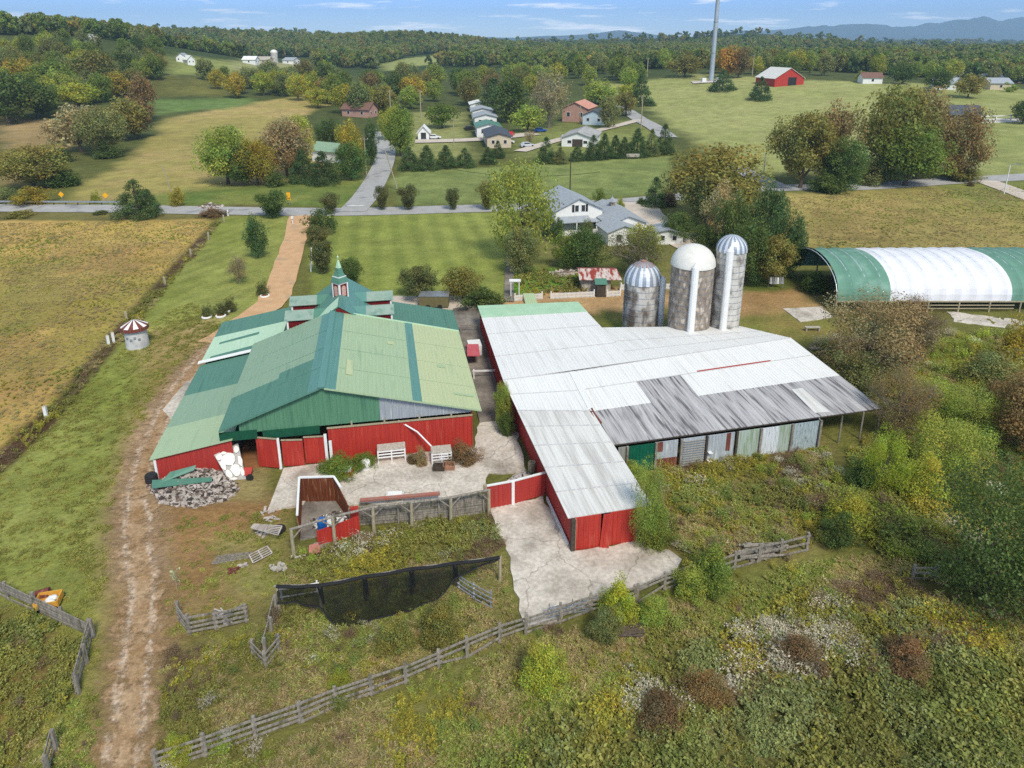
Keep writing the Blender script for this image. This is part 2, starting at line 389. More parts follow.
# bare dirt around the track and the yard
zone([(150, 330), (215, 320), (205, 345), (190, 370), (160, 440), (150, 520), (240, 500), (280, 505), (300, 560), (262, 610), (200, 640), (160, 768), (100, 768), (118, 640), (98, 560), (112, 480), (130, 420)], (158, 128, 84), (178, 150, 108), 1.6, 1.6, amt=.75)
zone([(150, 500), (240, 492), (285, 505), (270, 560), (180, 600), (150, 560)], (170, 134, 90), (150, 112, 70), 1.2, 1.2, amt=.85)
zone([(60, 560), (112, 540), (120, 640), (90, 700), (70, 640)], (158, 146, 82), (128, 138, 60), 1.5, 1.5, amt=.6)
zone([(228, 468), (268, 466), (262, 500), (205, 500)], (136, 138, 76), (164, 148, 100), .6, .8, amt=.8)
zone([(205, 540), (290, 520), (286, 600), (230, 600)], (140, 144, 76), (164, 148, 96), .8, 1.2, amt=.8)
TRK_PX = [(226, 336), (196, 364), (170, 398), (152, 440), (138, 480), (136, 530), (142, 580), (140, 640), (136, 690), (128, 740), (118, 800), (104, 860)]
trail(TRK_PX, 3.4, (172, 142, 106), (158, 126, 88), 1.2, 1.1, amt=.85)
trail(TRK_PX[:7], 3.0, (188, 162, 132), (170, 140, 106), .9, 1.0, amt=.85)
# rough ground south of the barns
zone([(285, 545), (500, 545), (520, 640), (330, 720), (150, 768), (165, 650), (262, 612)], (142, 132, 82), (122, 120, 66), 1, 1.5)
zone([(300, 640), (440, 640), (330, 700), (200, 740), (180, 680)], (170, 150, 104), (128, 122, 66), 1.5, 1.5, amt=.7)
zone([(640, 450), (820, 440), (860, 520), (800, 560), (660, 560)], (128, 112, 72), (134, 124, 72), 1, 1.5)
zone([(700, 520), (790, 500), (800, 530), (720, 545)], (170, 128, 74), None, .8, 1, amt=.6)
zone([(150, 775), (520, 660), (760, 580), (850, 560), (860, 620), (640, 700), (520, 768)], (148, 138, 80), (128, 130, 66), 1.2, 1.5)
zone([(520, 640), (640, 630), (660, 690), (560, 700)], (178, 150, 92), (128, 130, 58), 1, 1.5, amt=.7)
zone([(540, 720), (700, 690), (860, 670), (1024, 655), (1500, 660), (1500, 1000), (420, 1000)], (112, 116, 66), (122, 116, 68), 1, 1)
zone([(640, 660), (720, 640), (860, 590), (1000, 580), (1030, 650), (860, 675), (690, 715)], (78, 62, 44), (96, 90, 48), 1, 1.2)
zone([(0, 610), (80, 640), (70, 700), (20, 768), (0, 768), (-300, 768), (-300, 560)], (116, 112, 58), (126, 104, 64), .8, 1)
# fine spread of tone
v = (.82 + .36 * nC) * (.84 + .32 * nB); col *= v[..., None]
bz = (fbm(X, Y, .9, 5, 3) - .5) * .22 * (1 - sm(90, 140, Y))
Zg = Z + bz * 0.6
verts = np.stack([X.ravel(), Y.ravel(), Zg.ravel()], 1)
idx = np.arange(NX * NY).reshape(NY, NX)
quads = np.stack([idx[:-1, :-1], idx[:-1, 1:], idx[1:, 1:], idx[1:, :-1]], -1).reshape(-1, 4)
me = bpy.data.meshes.new('ground')
me.vertices.add(len(verts)); me.vertices.foreach_set('co', verts.ravel())
me.loops.add(quads.size); me.loops.foreach_set('vertex_index', quads.ravel())
me.polygons.add(len(quads)); me.polygons.foreach_set('loop_start', np.arange(0, quads.size, 4)); me.polygons.foreach_set('loop_total', np.full(len(quads), 4))
me.polygons.foreach_set('use_smooth', np.ones(len(quads), bool))
at_c = me.color_attributes.new('soil', 'FLOAT_COLOR', 'POINT')
rgba = np.ones((NX * NY, 4), np.float32); rgba[:, :3] = np.clip(col.reshape(-1, 3), 0, 1); at_c.data.foreach_set('color', rgba.ravel())
me.update(calc_edges=True)
ground = tag(bpy.data.objects.new('ground', me), kind='structure'); C.objects.link(ground)
m, nt, N, L = nmat('grassland')
out = N('ShaderNodeOutputMaterial'); b = N('ShaderNodeBsdfPrincipled'); b.inputs['Roughness'].default_value = .95; b.inputs['Specular IOR Level'].default_value = .1
ca = N('ShaderNodeAttribute'); ca.attribute_name = 'soil'; tc = N('ShaderNodeTexCoord')
def fac(sc, lo, hi, a, bb, det=5, src=None):
    n = N('ShaderNodeTexNoise'); n.inputs['Scale'].default_value = sc; n.inputs['Detail'].default_value = det; n.inputs['Roughness'].default_value = .65
    L(src or tc.outputs['Object'], n.inputs['Vector']); r = N('ShaderNodeMapRange')
    for i, q in zip((1, 2, 3, 4), (lo, hi, a, bb)): r.inputs[i].default_value = q
    L(n.outputs['Fac'], r.inputs[0]); return r.outputs[0], n
f1, n1 = fac(2.6, .25, .75, .72, 1.3, 8); f2, n2 = fac(.22, .3, .7, .8, 1.22, 6)
mu = N('ShaderNodeMath'); mu.operation = 'MULTIPLY'; L(f1, mu.inputs[0]); L(f2, mu.inputs[1])
mx = N('ShaderNodeMix'); mx.data_type = 'RGBA'; mx.blend_type = 'MULTIPLY'; mx.inputs[0].default_value = 1
cc = N('ShaderNodeCombineColor'); L(mu.outputs[0], cc.inputs[0]); L(mu.outputs[0], cc.inputs[1]); L(mu.outputs[0], cc.inputs[2])
L(ca.outputs['Color'], mx.inputs[6]); L(cc.outputs[0], mx.inputs[7])
f3, n3 = fac(.9, .5, .68, 0, .35, 6)      # straw patches
mz = N('ShaderNodeMix'); mz.data_type = 'RGBA'; L(f3, mz.inputs[0]); L(mx.outputs[2], mz.inputs[6])
hs = N('ShaderNodeHueSaturation'); hs.inputs['Hue'].default_value = .475; hs.inputs['Saturation'].default_value = .85; hs.inputs['Value'].default_value = 1.12; L(mx.outputs[2], hs.inputs['Color']); L(hs.outputs[0], mz.inputs[7])
L(mz.outputs[2], b.inputs['Base Color'])
bp = N('ShaderNodeBump'); bp.inputs['Strength'].default_value = .8; bp.inputs['Distance'].default_value = .25
L(n1.outputs['Fac'], bp.inputs['Height']); L(bp.outputs[0], b.inputs['Normal']); L(b.outputs[0], out.inputs[0]); me.materials.append(m)

# ------------------------------------------------------------------ roads, track, pads
def resample(p, step):
    out = [p[0]]
    for a, b in zip(p[:-1], p[1:]):
        n = max(1, int((b - a).length / step)); out += [a.lerp(b, i / n) for i in range(1, n + 1)]
    return out
def spline(p, k=4):
    q = [p[0]] + list(p) + [p[-1]]; out = []
    for i in range(1, len(q) - 2):
        a, b, c, d = q[i - 1:i + 3]
        for j in range(k):
            t = j / k; out.append(.5 * ((2 * b) + (c - a) * t + (2 * a - 5 * b + 4 * c - d) * t * t + (3 * b - a - 3 * c + d) * t ** 3))
    out.append(p[-1]); return out
def strip(name, pts, width, mat, lift=.05, rag=0, cols=2, lines=None, kind='structure'):
    p = [Vector((q[0], q[1], 0)) for q in (plan(pts))]; p = resample(spline(p), 1.2 if width < 7 and p[0].y < 110 else 3)
    mb = MB(); rows = []
    for i, q in enumerate(p):
        t = (p[min(i + 1, len(p) - 1)] - p[max(i - 1, 0)]).normalized(); n = Vector((-t.y, t.x, 0))
        wl = width / 2 + rag * (mnoise.noise(q * .6)) ; wr = width / 2 + rag * mnoise.noise(q * .6 + Vector((50, 0, 0)))
        row = []
        for j in range(cols + 1):
            s = q + n * (wl - (wl + wr) * j / cols); row.append(Vector((s.x, s.y, h1(s.x, s.y) + lift)))
        rows.append(row)
    for a, b in zip(rows[:-1], rows[1:]):
        for j in range(cols): mb.face(a[j], a[j + 1], b[j + 1], b[j])
    return tag(mb.build(name, mat), kind=kind), p
road_px = [(-420, 207), (-130, 207), (0, 208), (120, 209), (230, 211), (345, 212), (460, 209), (560, 206), (640, 201), (720, 193), (780, 188), (860, 187), (950, 181), (1024, 177), (1140, 168), (1400, 150)]
M['line'] = surf('road_paint', srgb(236, 236, 232), srgb(214, 214, 210), 2, .7)
strip('stop_line', [(347, 206.6), (364, 206.2)], .5, M['line'], .16)
road, road_c = strip('road', road_px, 6.2, M['asphalt'], .07)
strip('side_road', [(352, 212), (366, 196), (377, 178), (384, 162), (386, 150), (381, 142), (374, 132)], 5.2, M['asphalt'], .12)
strip('side_road', [(668, 138), (655, 128), (640, 120), (628, 112), (618, 106)], 6, M['asphalt'], .25)
strip('side_road', [(780, 188), (762, 180), (748, 174), (735, 166)], 5, M['asphalt'], .15)
M['pale_drive'] = surf('pale_driveway', srgb(206, 192, 178), srgb(184, 172, 158), .5, .9, detail=8)
strip('driveway', [(641, 203), (642, 212), (655, 224), (676, 236), (700, 248)], 7, M['pale_drive'], .10)
strip('driveway', [(985, 181), (1004, 188), (1026, 196), (1060, 210)], 5, M['pale_drive'], .12)
strip('driveway', [(415, 142), (455, 141), (490, 139), (535, 134)], 7, M['pale_drive'], .25)
strip('driveway', [(520, 152), (560, 140), (610, 128), (640, 120)], 4, M['pale_drive'], .25)
strip('driveway', [(950, 122), (985, 121), (1040, 121)], 5, M['pale_drive'], .25)
M['dirt'] = surf('orange_dirt', srgb(206, 168, 128), srgb(190, 150, 110), .8, .95, c3=srgb(172, 148, 118), s3=.4, detail=9, bump=.2, bscale=8)
M['gravel'] = surf('stony_dirt', srgb(190, 168, 144), srgb(168, 140, 110), 2.6, .95, c3=srgb(158, 126, 92), s3=1.5, lo3=.45, hi3=.62, detail=10, bump=.4, bscale=9)
strip('dirt_drive', [(300, 216), (294, 240), (286, 268), (276, 296), (252, 318), (214, 344)], 3.6, M['dirt'], .1, .5, 4)
def wheel_track(name, pts, width, lift):
    """dirt lane whose edges break up into the grass and whose two ruts are worn to pale stone"""
    p = [Vector((q[0], q[1], 0)) for q in plan(pts)]; p = resample(spline(p, 6), .4); mb = MB(); K = 16; rows = []; wear, rut = [], []
    for i, q in enumerate(p):
        t = (p[min(i + 1, len(p) - 1)] - p[max(i - 1, 0)]).normalized(); n = Vector((-t.y, t.x, 0)); wv = .18 * mnoise.noise(q * .25)
        for k in range(K + 1):
            o = (k / K - .5) * width; s_ = q + n * (o + wv); mb.v.append((s_.x, s_.y, h1(s_.x, s_.y) + lift)); wear.append(1 - abs(o) / (width / 2)); rut.append(max(math.exp(-((o - .62 - .2 * mnoise.noise(q * .4)) / .24) ** 2), math.exp(-((o + .62 + .25 * mnoise.noise(q * .33 + Vector((5, 0, 0)))) / .3) ** 2)))
    for i in range(len(p) - 1):
        for k in range(K): a = i * (K + 1) + k; mb.f.append((a, a + 1, a + K + 2, a + K + 1)); mb.mi.append(0)
    m, nt, N, L = nmat('worn_lane'); out = N('ShaderNodeOutputMaterial'); b = N('ShaderNodeBsdfPrincipled'); b.inputs['Roughness'].default_value = .95; b.inputs['Specular IOR Level'].default_value = .1; tc = N('ShaderNodeTexCoord')
    def noi(sc, det, lo, hi, a, c):
        q = N('ShaderNodeTexNoise'); q.inputs['Scale'].default_value = sc; q.inputs['Detail'].default_value = det; q.inputs['Roughness'].default_value = .7; L(tc.outputs['Object'], q.inputs['Vector']); r = N('ShaderNodeMapRange'); [r.inputs[k_].__setattr__('default_value', v_) for k_, v_ in zip((1, 2, 3, 4), (lo, hi, a, c))]; L(q.outputs['Fac'], r.inputs[0]); return r.outputs[0], q
    def math_(op, a, c):
        q = N('ShaderNodeMath'); q.operation = op; [L(v, q.inputs[i]) if hasattr(v, 'is_linked') else q.inputs[i].__setattr__('default_value', v) for i, v in enumerate((a, c))]; return q.outputs[0]
    aw = N('ShaderNodeAttribute'); aw.attribute_name = 'wear'; ar = N('ShaderNodeAttribute'); ar.attribute_name = 'rut'
    n1, _ = noi(1.1, 9, .25, .75, -.8, .8); n2, nb = noi(5, 10, .3, .7, .58, 1.3); n4, _ = noi(3.4, 10, .25, .75, -.75, .75); n3, _ = noi(.5, 5, .35, .65, 0, 1)
    al = N('ShaderNodeMapRange'); al.inputs[1].default_value = .36; al.inputs[2].default_value = .8; L(math_('ADD', aw.outputs['Fac'], n1), al.inputs[0])
    c1 = N('ShaderNodeMix'); c1.data_type = 'RGBA'; c1.inputs[6].default_value = srgb(180, 152, 120); c1.inputs[7].default_value = srgb(152, 120, 84); L(n3, c1.inputs[0])
    rf = N('ShaderNodeMapRange'); rf.inputs[1].default_value = .45; rf.inputs[2].default_value = 1.35; L(math_('ADD', ar.outputs['Fac'], n4), rf.inputs[0])
    c2 = N('ShaderNodeMix'); c2.data_type = 'RGBA'; L(rf.outputs[0], c2.inputs[0]); L(c1.outputs[2], c2.inputs[6]); c2.inputs[7].default_value = srgb(206, 186, 166)
    cc = N('ShaderNodeCombineColor'); [L(n2, cc.inputs[i]) for i in range(3)]; mu = N('ShaderNodeMix'); mu.data_type = 'RGBA'; mu.blend_type = 'MULTIPLY'; mu.inputs[0].default_value = 1; L(c2.outputs[2], mu.inputs[6]); L(cc.outputs[0], mu.inputs[7]); L(mu.outputs[2], b.inputs['Base Color'])
    bp = N('ShaderNodeBump'); bp.inputs['Strength'].default_value = .5; bp.inputs['Distance'].default_value = .1; L(nb.outputs['Fac'], bp.inputs['Height']); L(bp.outputs[0], b.inputs['Normal'])
    tr = N('ShaderNodeBsdfTransparent'); ms = N('ShaderNodeMixShader'); L(al.outputs[0], ms.inputs[0]); L(tr.outputs[0], ms.inputs[1]); L(b.outputs[0], ms.inputs[2]); L(ms.outputs[0], out.inputs[0])
    o = mb.build(name, m); 
    for nm, v in (('wear', wear), ('rut', rut)): a = o.data.attributes.new(nm, 'FLOAT', 'POINT'); a.data.foreach_set('value', v)
    return tag(o, kind='structure')
wheel_track('dirt_track', [(230, 334), (200, 362), (174, 396), (154, 440), (140, 480), (137, 530), (143, 580), (140, 640), (136, 690), (128, 740), (118, 800), (104, 860)], 4.2, .075)
def pad(name, pts, mat, z=.12, rag=0.0, t=.3):
    """poured slab with slightly broken edges"""
    p = [Vector((*at(a, b)[:2], 0)) for a, b in pts]; q = []
    for a, b in zip(p, p[1:] + p[:1]):
        n = max(1, int((b - a).length / .7))
        for i in range(n):
            v = a.lerp(b, i / n); v += Vector((mnoise.noise(v * 1.1), mnoise.noise(v * 1.1 + Vector((9, 9, 0))), 0)) * rag * 2; q.append((v.x, v.y, z))
    mb = MB(); mb.slab(q, t); return tag(mb.build(name, mat), kind='structure')
pad('concrete_yard', [(330, 464), (474, 449), (480, 420), (512, 418), (522, 452), (526, 474), (488, 474), (484, 492), (420, 504), (356, 506), (340, 508), (318, 480)], M['conc'], .14, .14)
pad('concrete_pad', [(284, 470), (330, 464), (318, 482), (304, 506), (268, 512)], M['conc'], .18)
pad('concrete_apron', [(486, 510), (543, 497), (574, 552), (637, 543), (664, 546), (682, 560), (678, 574), (640, 588), (590, 606), (556, 618), (524, 626), (514, 590), (508, 560), (498, 530)], M['conc'], .1, .26)
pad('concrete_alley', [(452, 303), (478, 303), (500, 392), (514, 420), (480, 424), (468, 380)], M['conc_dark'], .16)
pad('concrete_alley', [(380, 297), (478, 297), (478, 307), (450, 310), (390, 306)], M['pale_drive'], .17, .1)
pad('concrete_pad', [(783, 309), (822, 307), (834, 318), (800, 322)], M['conc'], .1, .1)
pad('concrete_pad', [(163, 412), (186, 382), (198, 382), (172, 424)], M['conc'], .1, .2)
pad('gravel_pad', [(950, 312), (990, 316), (1030, 322), (1000, 328), (955, 322)], M['conc'], .06, .4)
# ------------------------------------------------------------------ barn materials
GA = R(10.5)
def green(name, a, b, c, rot=GA): return surf(name, srgb(*a), srgb(*b), 1.0, .5, (2.2, .22, 1), rot, srgb(*c), 1.0, .55, .75)
M['g_light'] = green('pale_green_roof_steel', (158, 178, 142), (166, 185, 148), (144, 167, 134))
M['g_yell'] = green('yellow_green_roof_steel', (178, 187, 144), (185, 193, 149), (162, 178, 138))
M['g_blue'] = green('blue_green_roof_steel', (88, 134, 126), (97, 142, 133), (80, 124, 114))
M['g_teal'] = green('teal_roof_steel', (80, 124, 106), (90, 133, 114), (70, 112, 96))
M['g_mid'] = green('faded_teal_roof_steel', (132, 158, 132), (141, 166, 138), (118, 147, 123))
M['g_mint'] = green('mint_roof_steel', (184, 212, 182), (172, 202, 172), (196, 218, 194))
M['g_stain'] = surf('stained_dormer_roof', srgb(128, 152, 138), srgb(146, 162, 150), 2, .6, (1, 1, 1), GA, srgb(106, 138, 124), 1.2)
M['g_wall'] = surf('green_siding', srgb(80, 126, 98), srgb(92, 138, 108), 1.5, .6, (3, 3, .3), c3=srgb(70, 114, 92), s3=1)
M['g_dark'] = surf('dark_green_boards', srgb(20, 82, 58), srgb(16, 70, 50), 2, .6)
M['grey_sid'] = surf('blue_grey_tin_siding', srgb(168, 174, 178), srgb(140, 148, 156), 2, .6, (4, 4, .25), c3=srgb(192, 195, 195), s3=2, metal=.2)
M['earth'] = surf('barn_floor_dirt', srgb(150, 104, 64), srgb(124, 84, 52), 1.5, .95)
B0 = at(473, 447, 0); ca_, sa_ = math.cos(GA), math.sin(GA)
def Lb(s, t, z): return Vector((B0.x + s * ca_ - t * sa_, B0.y + s * sa_ + t * ca_, z))
def loc_st(px, py, z=0):
    p = at(px, py, z) - B0; return p.x * ca_ + p.y * sa_, -p.x * sa_ + p.y * ca_

barn = thing('green_roof_barn', 'big red barn with patched green metal roof, dormers and a spired cupola', 'barn', Lb(-10.9, 8, 0))
# front gable roof; seams of differing greens
AP, ER, EL = (-10.9, 6.28), (.67, 3.33), (-18.2, 3.56)
T0, T1 = -.25, 15.1
def slope_r(s): return AP[1] + (ER[1] - AP[1]) * (s - AP[0]) / (ER[0] - AP[0])
def slope_l(s): return AP[1] + (EL[1] - AP[1]) * (s - AP[0]) / (EL[0] - AP[0])
mats = [M['g_light'], M['g_blue'], M['g_yell'], M['g_mid'], M['g_teal'], M['white']]
mb = MB()
for (s0, s1, mi) in [(-10.9, -9.9, 1), (-9.9, -4.45, 0), (-4.45, -3.75, 1), (-3.75, .67, 2)]:
    mb.m(mi); mb.ribbed(Lb(s0, T0, slope_r(s0)), Lb(s1, T0, slope_r(s1)), Lb(s1, T1, slope_r(s1)), Lb(s0, T1, slope_r(s0)), .3, .025, .06)
for (s0, s1, t0, t1, mi) in [(-11.9, -10.9, T0, T1, 1), (-18.2, -11.9, 7.2, T1, 3), (-18.2, -14.6, 4.6, 7.2, 3), (-14.6, -11.9, 5.6, 7.2, 3), (-18.2, -14.6, T0, 4.6, 4), (-14.6, -11.9, T0, 5.6, 4)]:
    mb.m(mi); mb.ribbed(Lb(s0, t0, slope_l(s0)), Lb(s1, t0, slope_l(s1)), Lb(s1, t1, slope_l(s1)), Lb(s0, t1, slope_l(s0)), .3, .025, .06)
roof = mb.build('roof', mats, barn)
mb = MB()
for t_ in (3.4, 7.0, 10.8):
    mb = MB(); mb.bar(Lb(-9.8, t_, slope_r(-9.8) + .03), Lb(.6, t_, ER[1] + .03), .03, .012); mb.build('lap_seam', M['g_mid'], roof); mb = MB(); mb.bar(Lb(-11.2, t_, slope_l(-11.2) + .03), Lb(-18.1, t_, EL[1] + .03), .03, .012); mb.build('lap_seam', M['g_teal'], roof)
mb = MB()
for (s_, t_, w_, l_) in ((-2.1, 6.2, .7, .5), (-1.2, 1.6, 1.6, .3), (-9.3, 2.4, .5, 2.6), (-6.1, 9.4, .5, .6)): mb = MB(); mb.slab([Lb(s_, t_, slope_r(s_) + .06), Lb(s_ + w_, t_, slope_r(s_ + w_) + .06), Lb(s_ + w_, t_ + l_, slope_r(s_ + w_) + .06), Lb(s_, t_ + l_, slope_r(s_) + .06)], .02); mb.build('patch', M['g_light'] if s_ > -4 else M['g_yell'], roof)
mb = MB(); mb.bar(Lb(-10.9, T0 - .02, AP[1] + .04), Lb(-10.9, T1, AP[1] + .04), .5, .06); mb.build('ridge_cap', M['g_blue'], roof)
mb = MB(); mb.bar(Lb(-10.9, T1 + .05, slope_r(-10.9) + .03), Lb(.67, T1 + .05, ER[1] + .03), .12, .12); mb.build('edge_trim', M['g_mint'], roof)
mb = MB(); mb.bar(Lb(-10.7, T0 - .03, AP[1] - .1), Lb(.67, T0 - .03, ER[1] - .08), .04, .12); mb.build('fascia', M['g_light'], roof); mb = MB(); mb.bar(Lb(-11.1, T0 - .03, AP[1] - .1), Lb(-18.2, T0 - .03, EL[1] - .08), .04, .1)
mb.build('fascia', M['g_teal'], roof)
# lean-to on the left, in two runs
LT = lambda s: 2.62 + (1.66 - 2.62) * (s + 17.6) / (-23.1 + 17.6)
mb = MB()
for (t0, t1, mi) in [(-.2, 4.2, 0), (4.2, 9.4, 3), (9.4, 15.35, 4), (15.5, 17.3, 6), (17.3, 21.6, 6), (21.6, 25.6, 4)]:
    mb.m(mi); z = .12 if t0 > 15 else 0
    e1 = -16.0 if t0 > 15 else -17.4
    mb.ribbed(Lb(e1, t0, LT(e1) + z), Lb(e1, t1, LT(e1) + z), Lb(-23.1, t1, LT(-23.1) + z), Lb(-23.1, t0, LT(-23.1) + z), .3, -.02, -.05)
for (s0, s1, t0, t1) in [(-22.2, -18.5, 19.3, 19.75), (-22.4, -17.6, 15.9, 16.6)]:     # loose teal sheets on the mint run
    mb.m(4); mb.slab([Lb(s0, t0, LT(s0) + .19), Lb(s1, t0 + .3, LT(s1) + .19), Lb(s1, t1 + .5, LT(s1) + .19), Lb(s0, t1, LT(s0) + .19)], .03)
lean = mb.build('lean_to_roof', mats + [M['g_mint']], barn)
mb = MB(); mb.slab([Lb(-23.3, 15.35, LT(-23.3) + .26), Lb(-17.6, 15.35, LT(-17.6) + .26), Lb(-17.6, 15.85, LT(-17.6) + .3), Lb(-23.3, 15.85, LT(-23.3) + .3)], .05); mb.build('white_flashing', M['white'], lean)
mb = MB(); mb.ribbed(Lb(-22.75, 0, 0), Lb(-17.5, 0, 0), Lb(-17.5, 0, LT(-17.5) - .1), Lb(-22.75, 0, LT(-22.75) - .1), .35, .03, .05); mb.build('lean_to_front_wall', M['red_wing'], barn)
mb = MB(); mb.ribbed(Lb(-22.75, 25.3, 0), Lb(-22.75, 0, 0), Lb(-22.75, 0, LT(-22.75) - .1), Lb(-22.75, 25.3, LT(-22.75) - .1), .35, .03, .05); mb.build('side_wall', M['red_wing'], barn)
mb = MB(); mb.box(Lb(-22.8, -.06, .8), (.16, .12, 1.6), GA); mb.build('corner_trim', M['white'], barn)
# front wall
mb = MB(); mb.ribbed(Lb(-10.75, 0, 0), Lb(0, 0, 0), Lb(0, 0, 2.78), Lb(-10.75, 0, 2.78), .3, .035, .06); mb.build('front_wall', M['red'], barn)
mb = MB(); mb.box(Lb(-5.4, -.02, 2.83), (10.8, .14, .09), GA); mb.build('wall_cap', M['wood_light'], barn)
def gable(mb, s0, s1, zb, mi, rib=.3):
    mb.m(mi); n = max(1, int(abs(s1 - s0) / rib))
    for i in range(n):
        a, b = s0 + (s1 - s0) * i / n, s0 + (s1 - s0) * (i + 1) / n; c_ = a + (b - a) * .75
        f = lambda s: (slope_r(s) if s > AP[0] else slope_l(s)) - .07
        zz = lambda s: zb(s)
        mb.face(Lb(a, .1, zz(a)), Lb(c_, .1, zz(c_)), Lb(c_, .1, f(c_)), Lb(a, .1, f(a)))
        mb.face(Lb(c_, .07, zz(c_)), Lb(b, .07, zz(b)), Lb(b, .07, f(b)), Lb(c_, .07, f(c_)))
        mb.face(Lb(c_, .1, zz(c_)), Lb(c_, .07, zz(c_)), Lb(c_, .07, f(c_)), Lb(c_, .1, f(c_)))
zb = lambda s: 3.02
mb = MB(); gable(mb, -16.9, -10.9, zb, 0); gable(mb, -10.9, -6.9, zb, 0); mb.build('gable_siding', [M['g_wall']], barn)
mb = MB(); gable(mb, -6.9, 0, zb, 0, .5); mb.build('tin_gable_siding', [M['grey_sid']], barn, )
mb = MB(); mb.box(Lb(-17, .06, 2.85), (2.6, .1, .7), GA); mb.build('green_beam', M['g_dark'], barn); mb = MB(); mb.box(Lb(-13.3, -.02, 2.78), (4.0, .1, .62), GA); mb.build('green_beam', M['g_dark'], barn)
mb = MB()
for s in (-9, -6.6, -4, -1.6): mb = MB(); mb.box(Lb(s, .14, 2.9), (.12, .12, .6), GA); mb.build('post', M['wood_light'], barn)
mb = MB(); mb.ribbed(Lb(0, 0, 0), Lb(0, 23.5, 0), Lb(0, 23.5, 2.2), Lb(0, 0, 3.2), .35, .03, .06); mb.build('side_wall', M['red_wing'], barn)
mb = MB(); mb.box(Lb(-7.5, 23.5, 1.05), (15, .1, 2.1), GA); mb.face(Lb(-22.7, 25.2, 0), Lb(-15, 25.2, 0), Lb(-15, 25.2, 2.3), Lb(-22.7, 25.2, 1.6)); mb.build('back_wall', M['red_wing'], barn)
mb = MB(); mb.box(Lb(-9, 12.3, 1.2), (17.6, .12, 2.4), GA); mb.box(Lb(-17.55, 8, 1.1), (.1, 15, 2.2), GA); mb.build('inner_wall', M['wood_dark'], barn)
mb = MB(); mb.box(Lb(-14.2, 2.3, .02), (6.6, 4.4, .06), GA); mb.build('floor', M['earth'], barn)
# sliding and swing doors of the left bays
def leaf(px0, py0, px1, py1, htop, name='door', lab=None):
    a, b = at(px0, py0, .12), at(px1, py1, .12)
    mb = MB(); mb.ribbed(a, b, b + Vector((0, 0, htop)), a + Vector((0, 0, htop)), .32, .03, .05); o = mb.build(name, M['red'], barn)
    mb = MB(); mb.bar(a + Vector((0, -.04, htop)), b + Vector((0, -.04, htop)), .09, .09); mb.build('top_rail', M['wood_light'], o); return o
leaf(259, 466, 280, 468, 2.45); leaf(284, 466, 305, 465.5, 2.2); leaf(306, 463.5, 326, 462.5, 2.25)
for (px, py, hh) in ((281.5, 468, 2.55), (328, 463, 2.5), (332.5, 462.5, 1.9)):
    p = at(px, py); mb = MB(); mb.box(p + Vector((0, -.1, hh / 2)), (.2, .14, hh), GA); mb.build('white_post', M['white'], barn)
# white pipe that came off the wall and leans on the hay racks
a, b = at(399, 419, 2.75) + Vector((0, -.25, 0)), at(434, 449, .9)
mb = MB(); mb.path([a, a.lerp(b, .5) + Vector((.1, 0, .25)), b], .06, 8); tag(mb.build('downpipe', M['white'], origin=b), 'long white pipe fallen askew across the red front wall', 'pipe')
# old barn at the back: steep ridge, four dormers, cupola, flared side roofs
SR, ZR = -10.35, 6.75
zs = lambda s: ZR - .66 * abs(s - SR)
mb = MB()
mb.m(0).ribbed(Lb(SR, 14.9, zs(SR)), Lb(SR + 4.9, 14.9, zs(SR + 4.9)), Lb(SR + 4.9, 24, zs(SR + 4.9)), Lb(SR, 24, zs(SR)), .3, .025, .06)
mb.m(1).ribbed(Lb(SR - 4.9, 14.9, zs(SR - 4.9)), Lb(SR, 14.9, zs(SR)), Lb(SR, 24, zs(SR)), Lb(SR - 4.9, 24, zs(SR - 4.9)), .3, .025, .06)
mb.m(2).slab([Lb(SR - .1, 15.0, zs(SR - .1) + .06), Lb(SR - .1, 17.6, zs(SR - .1) + .06), Lb(SR - 3.6, 15.0, zs(SR - 3.6) + .06)], .03)
mb.build('steep_roof', [M['g_blue'], M['g_teal'], M['g_mint']], barn)
mb = MB()
for t in (15.0, 23.9): mb = MB(); mb.face(Lb(SR - 4.8, t, 2.4), Lb(SR + 4.8, t, 2.4), Lb(SR + 4.8, t, zs(SR + 4.8) - .08), Lb(SR, t, ZR - .08), Lb(SR - 4.8, t, zs(SR - 4.8) - .08)); mb.build('rear_gable_wall', M['darkred'], barn)
mb = MB()
mb.m(0).ribbed(Lb(SR + 4.5, 15.2, 3.62), Lb(1.0, 17.2, 2.2), Lb(1.0, 23.6, 2.2), Lb(SR + 4.5, 24, 3.62), .3, .025, .06)
mb.build('flared_roof', [M['g_teal']], barn); mb = MB()
mb.m(0).ribbed(Lb(-16.2, 22, 2.55), Lb(SR - 4.5, 22, 3.62), Lb(SR - 4.5, 24, 3.62), Lb(-16.2, 25.5, 2.55), .3, .025, .06)
mb.m(0).ribbed(Lb(-16.2, 15.2, 2.7), Lb(SR - 4.5, 15.2, 3.5), Lb(SR - 4.5, 22, 3.5), Lb(-16.2, 22, 2.7), .3, .025, .06)
mb.build('flared_roof', [M['g_teal']], barn)
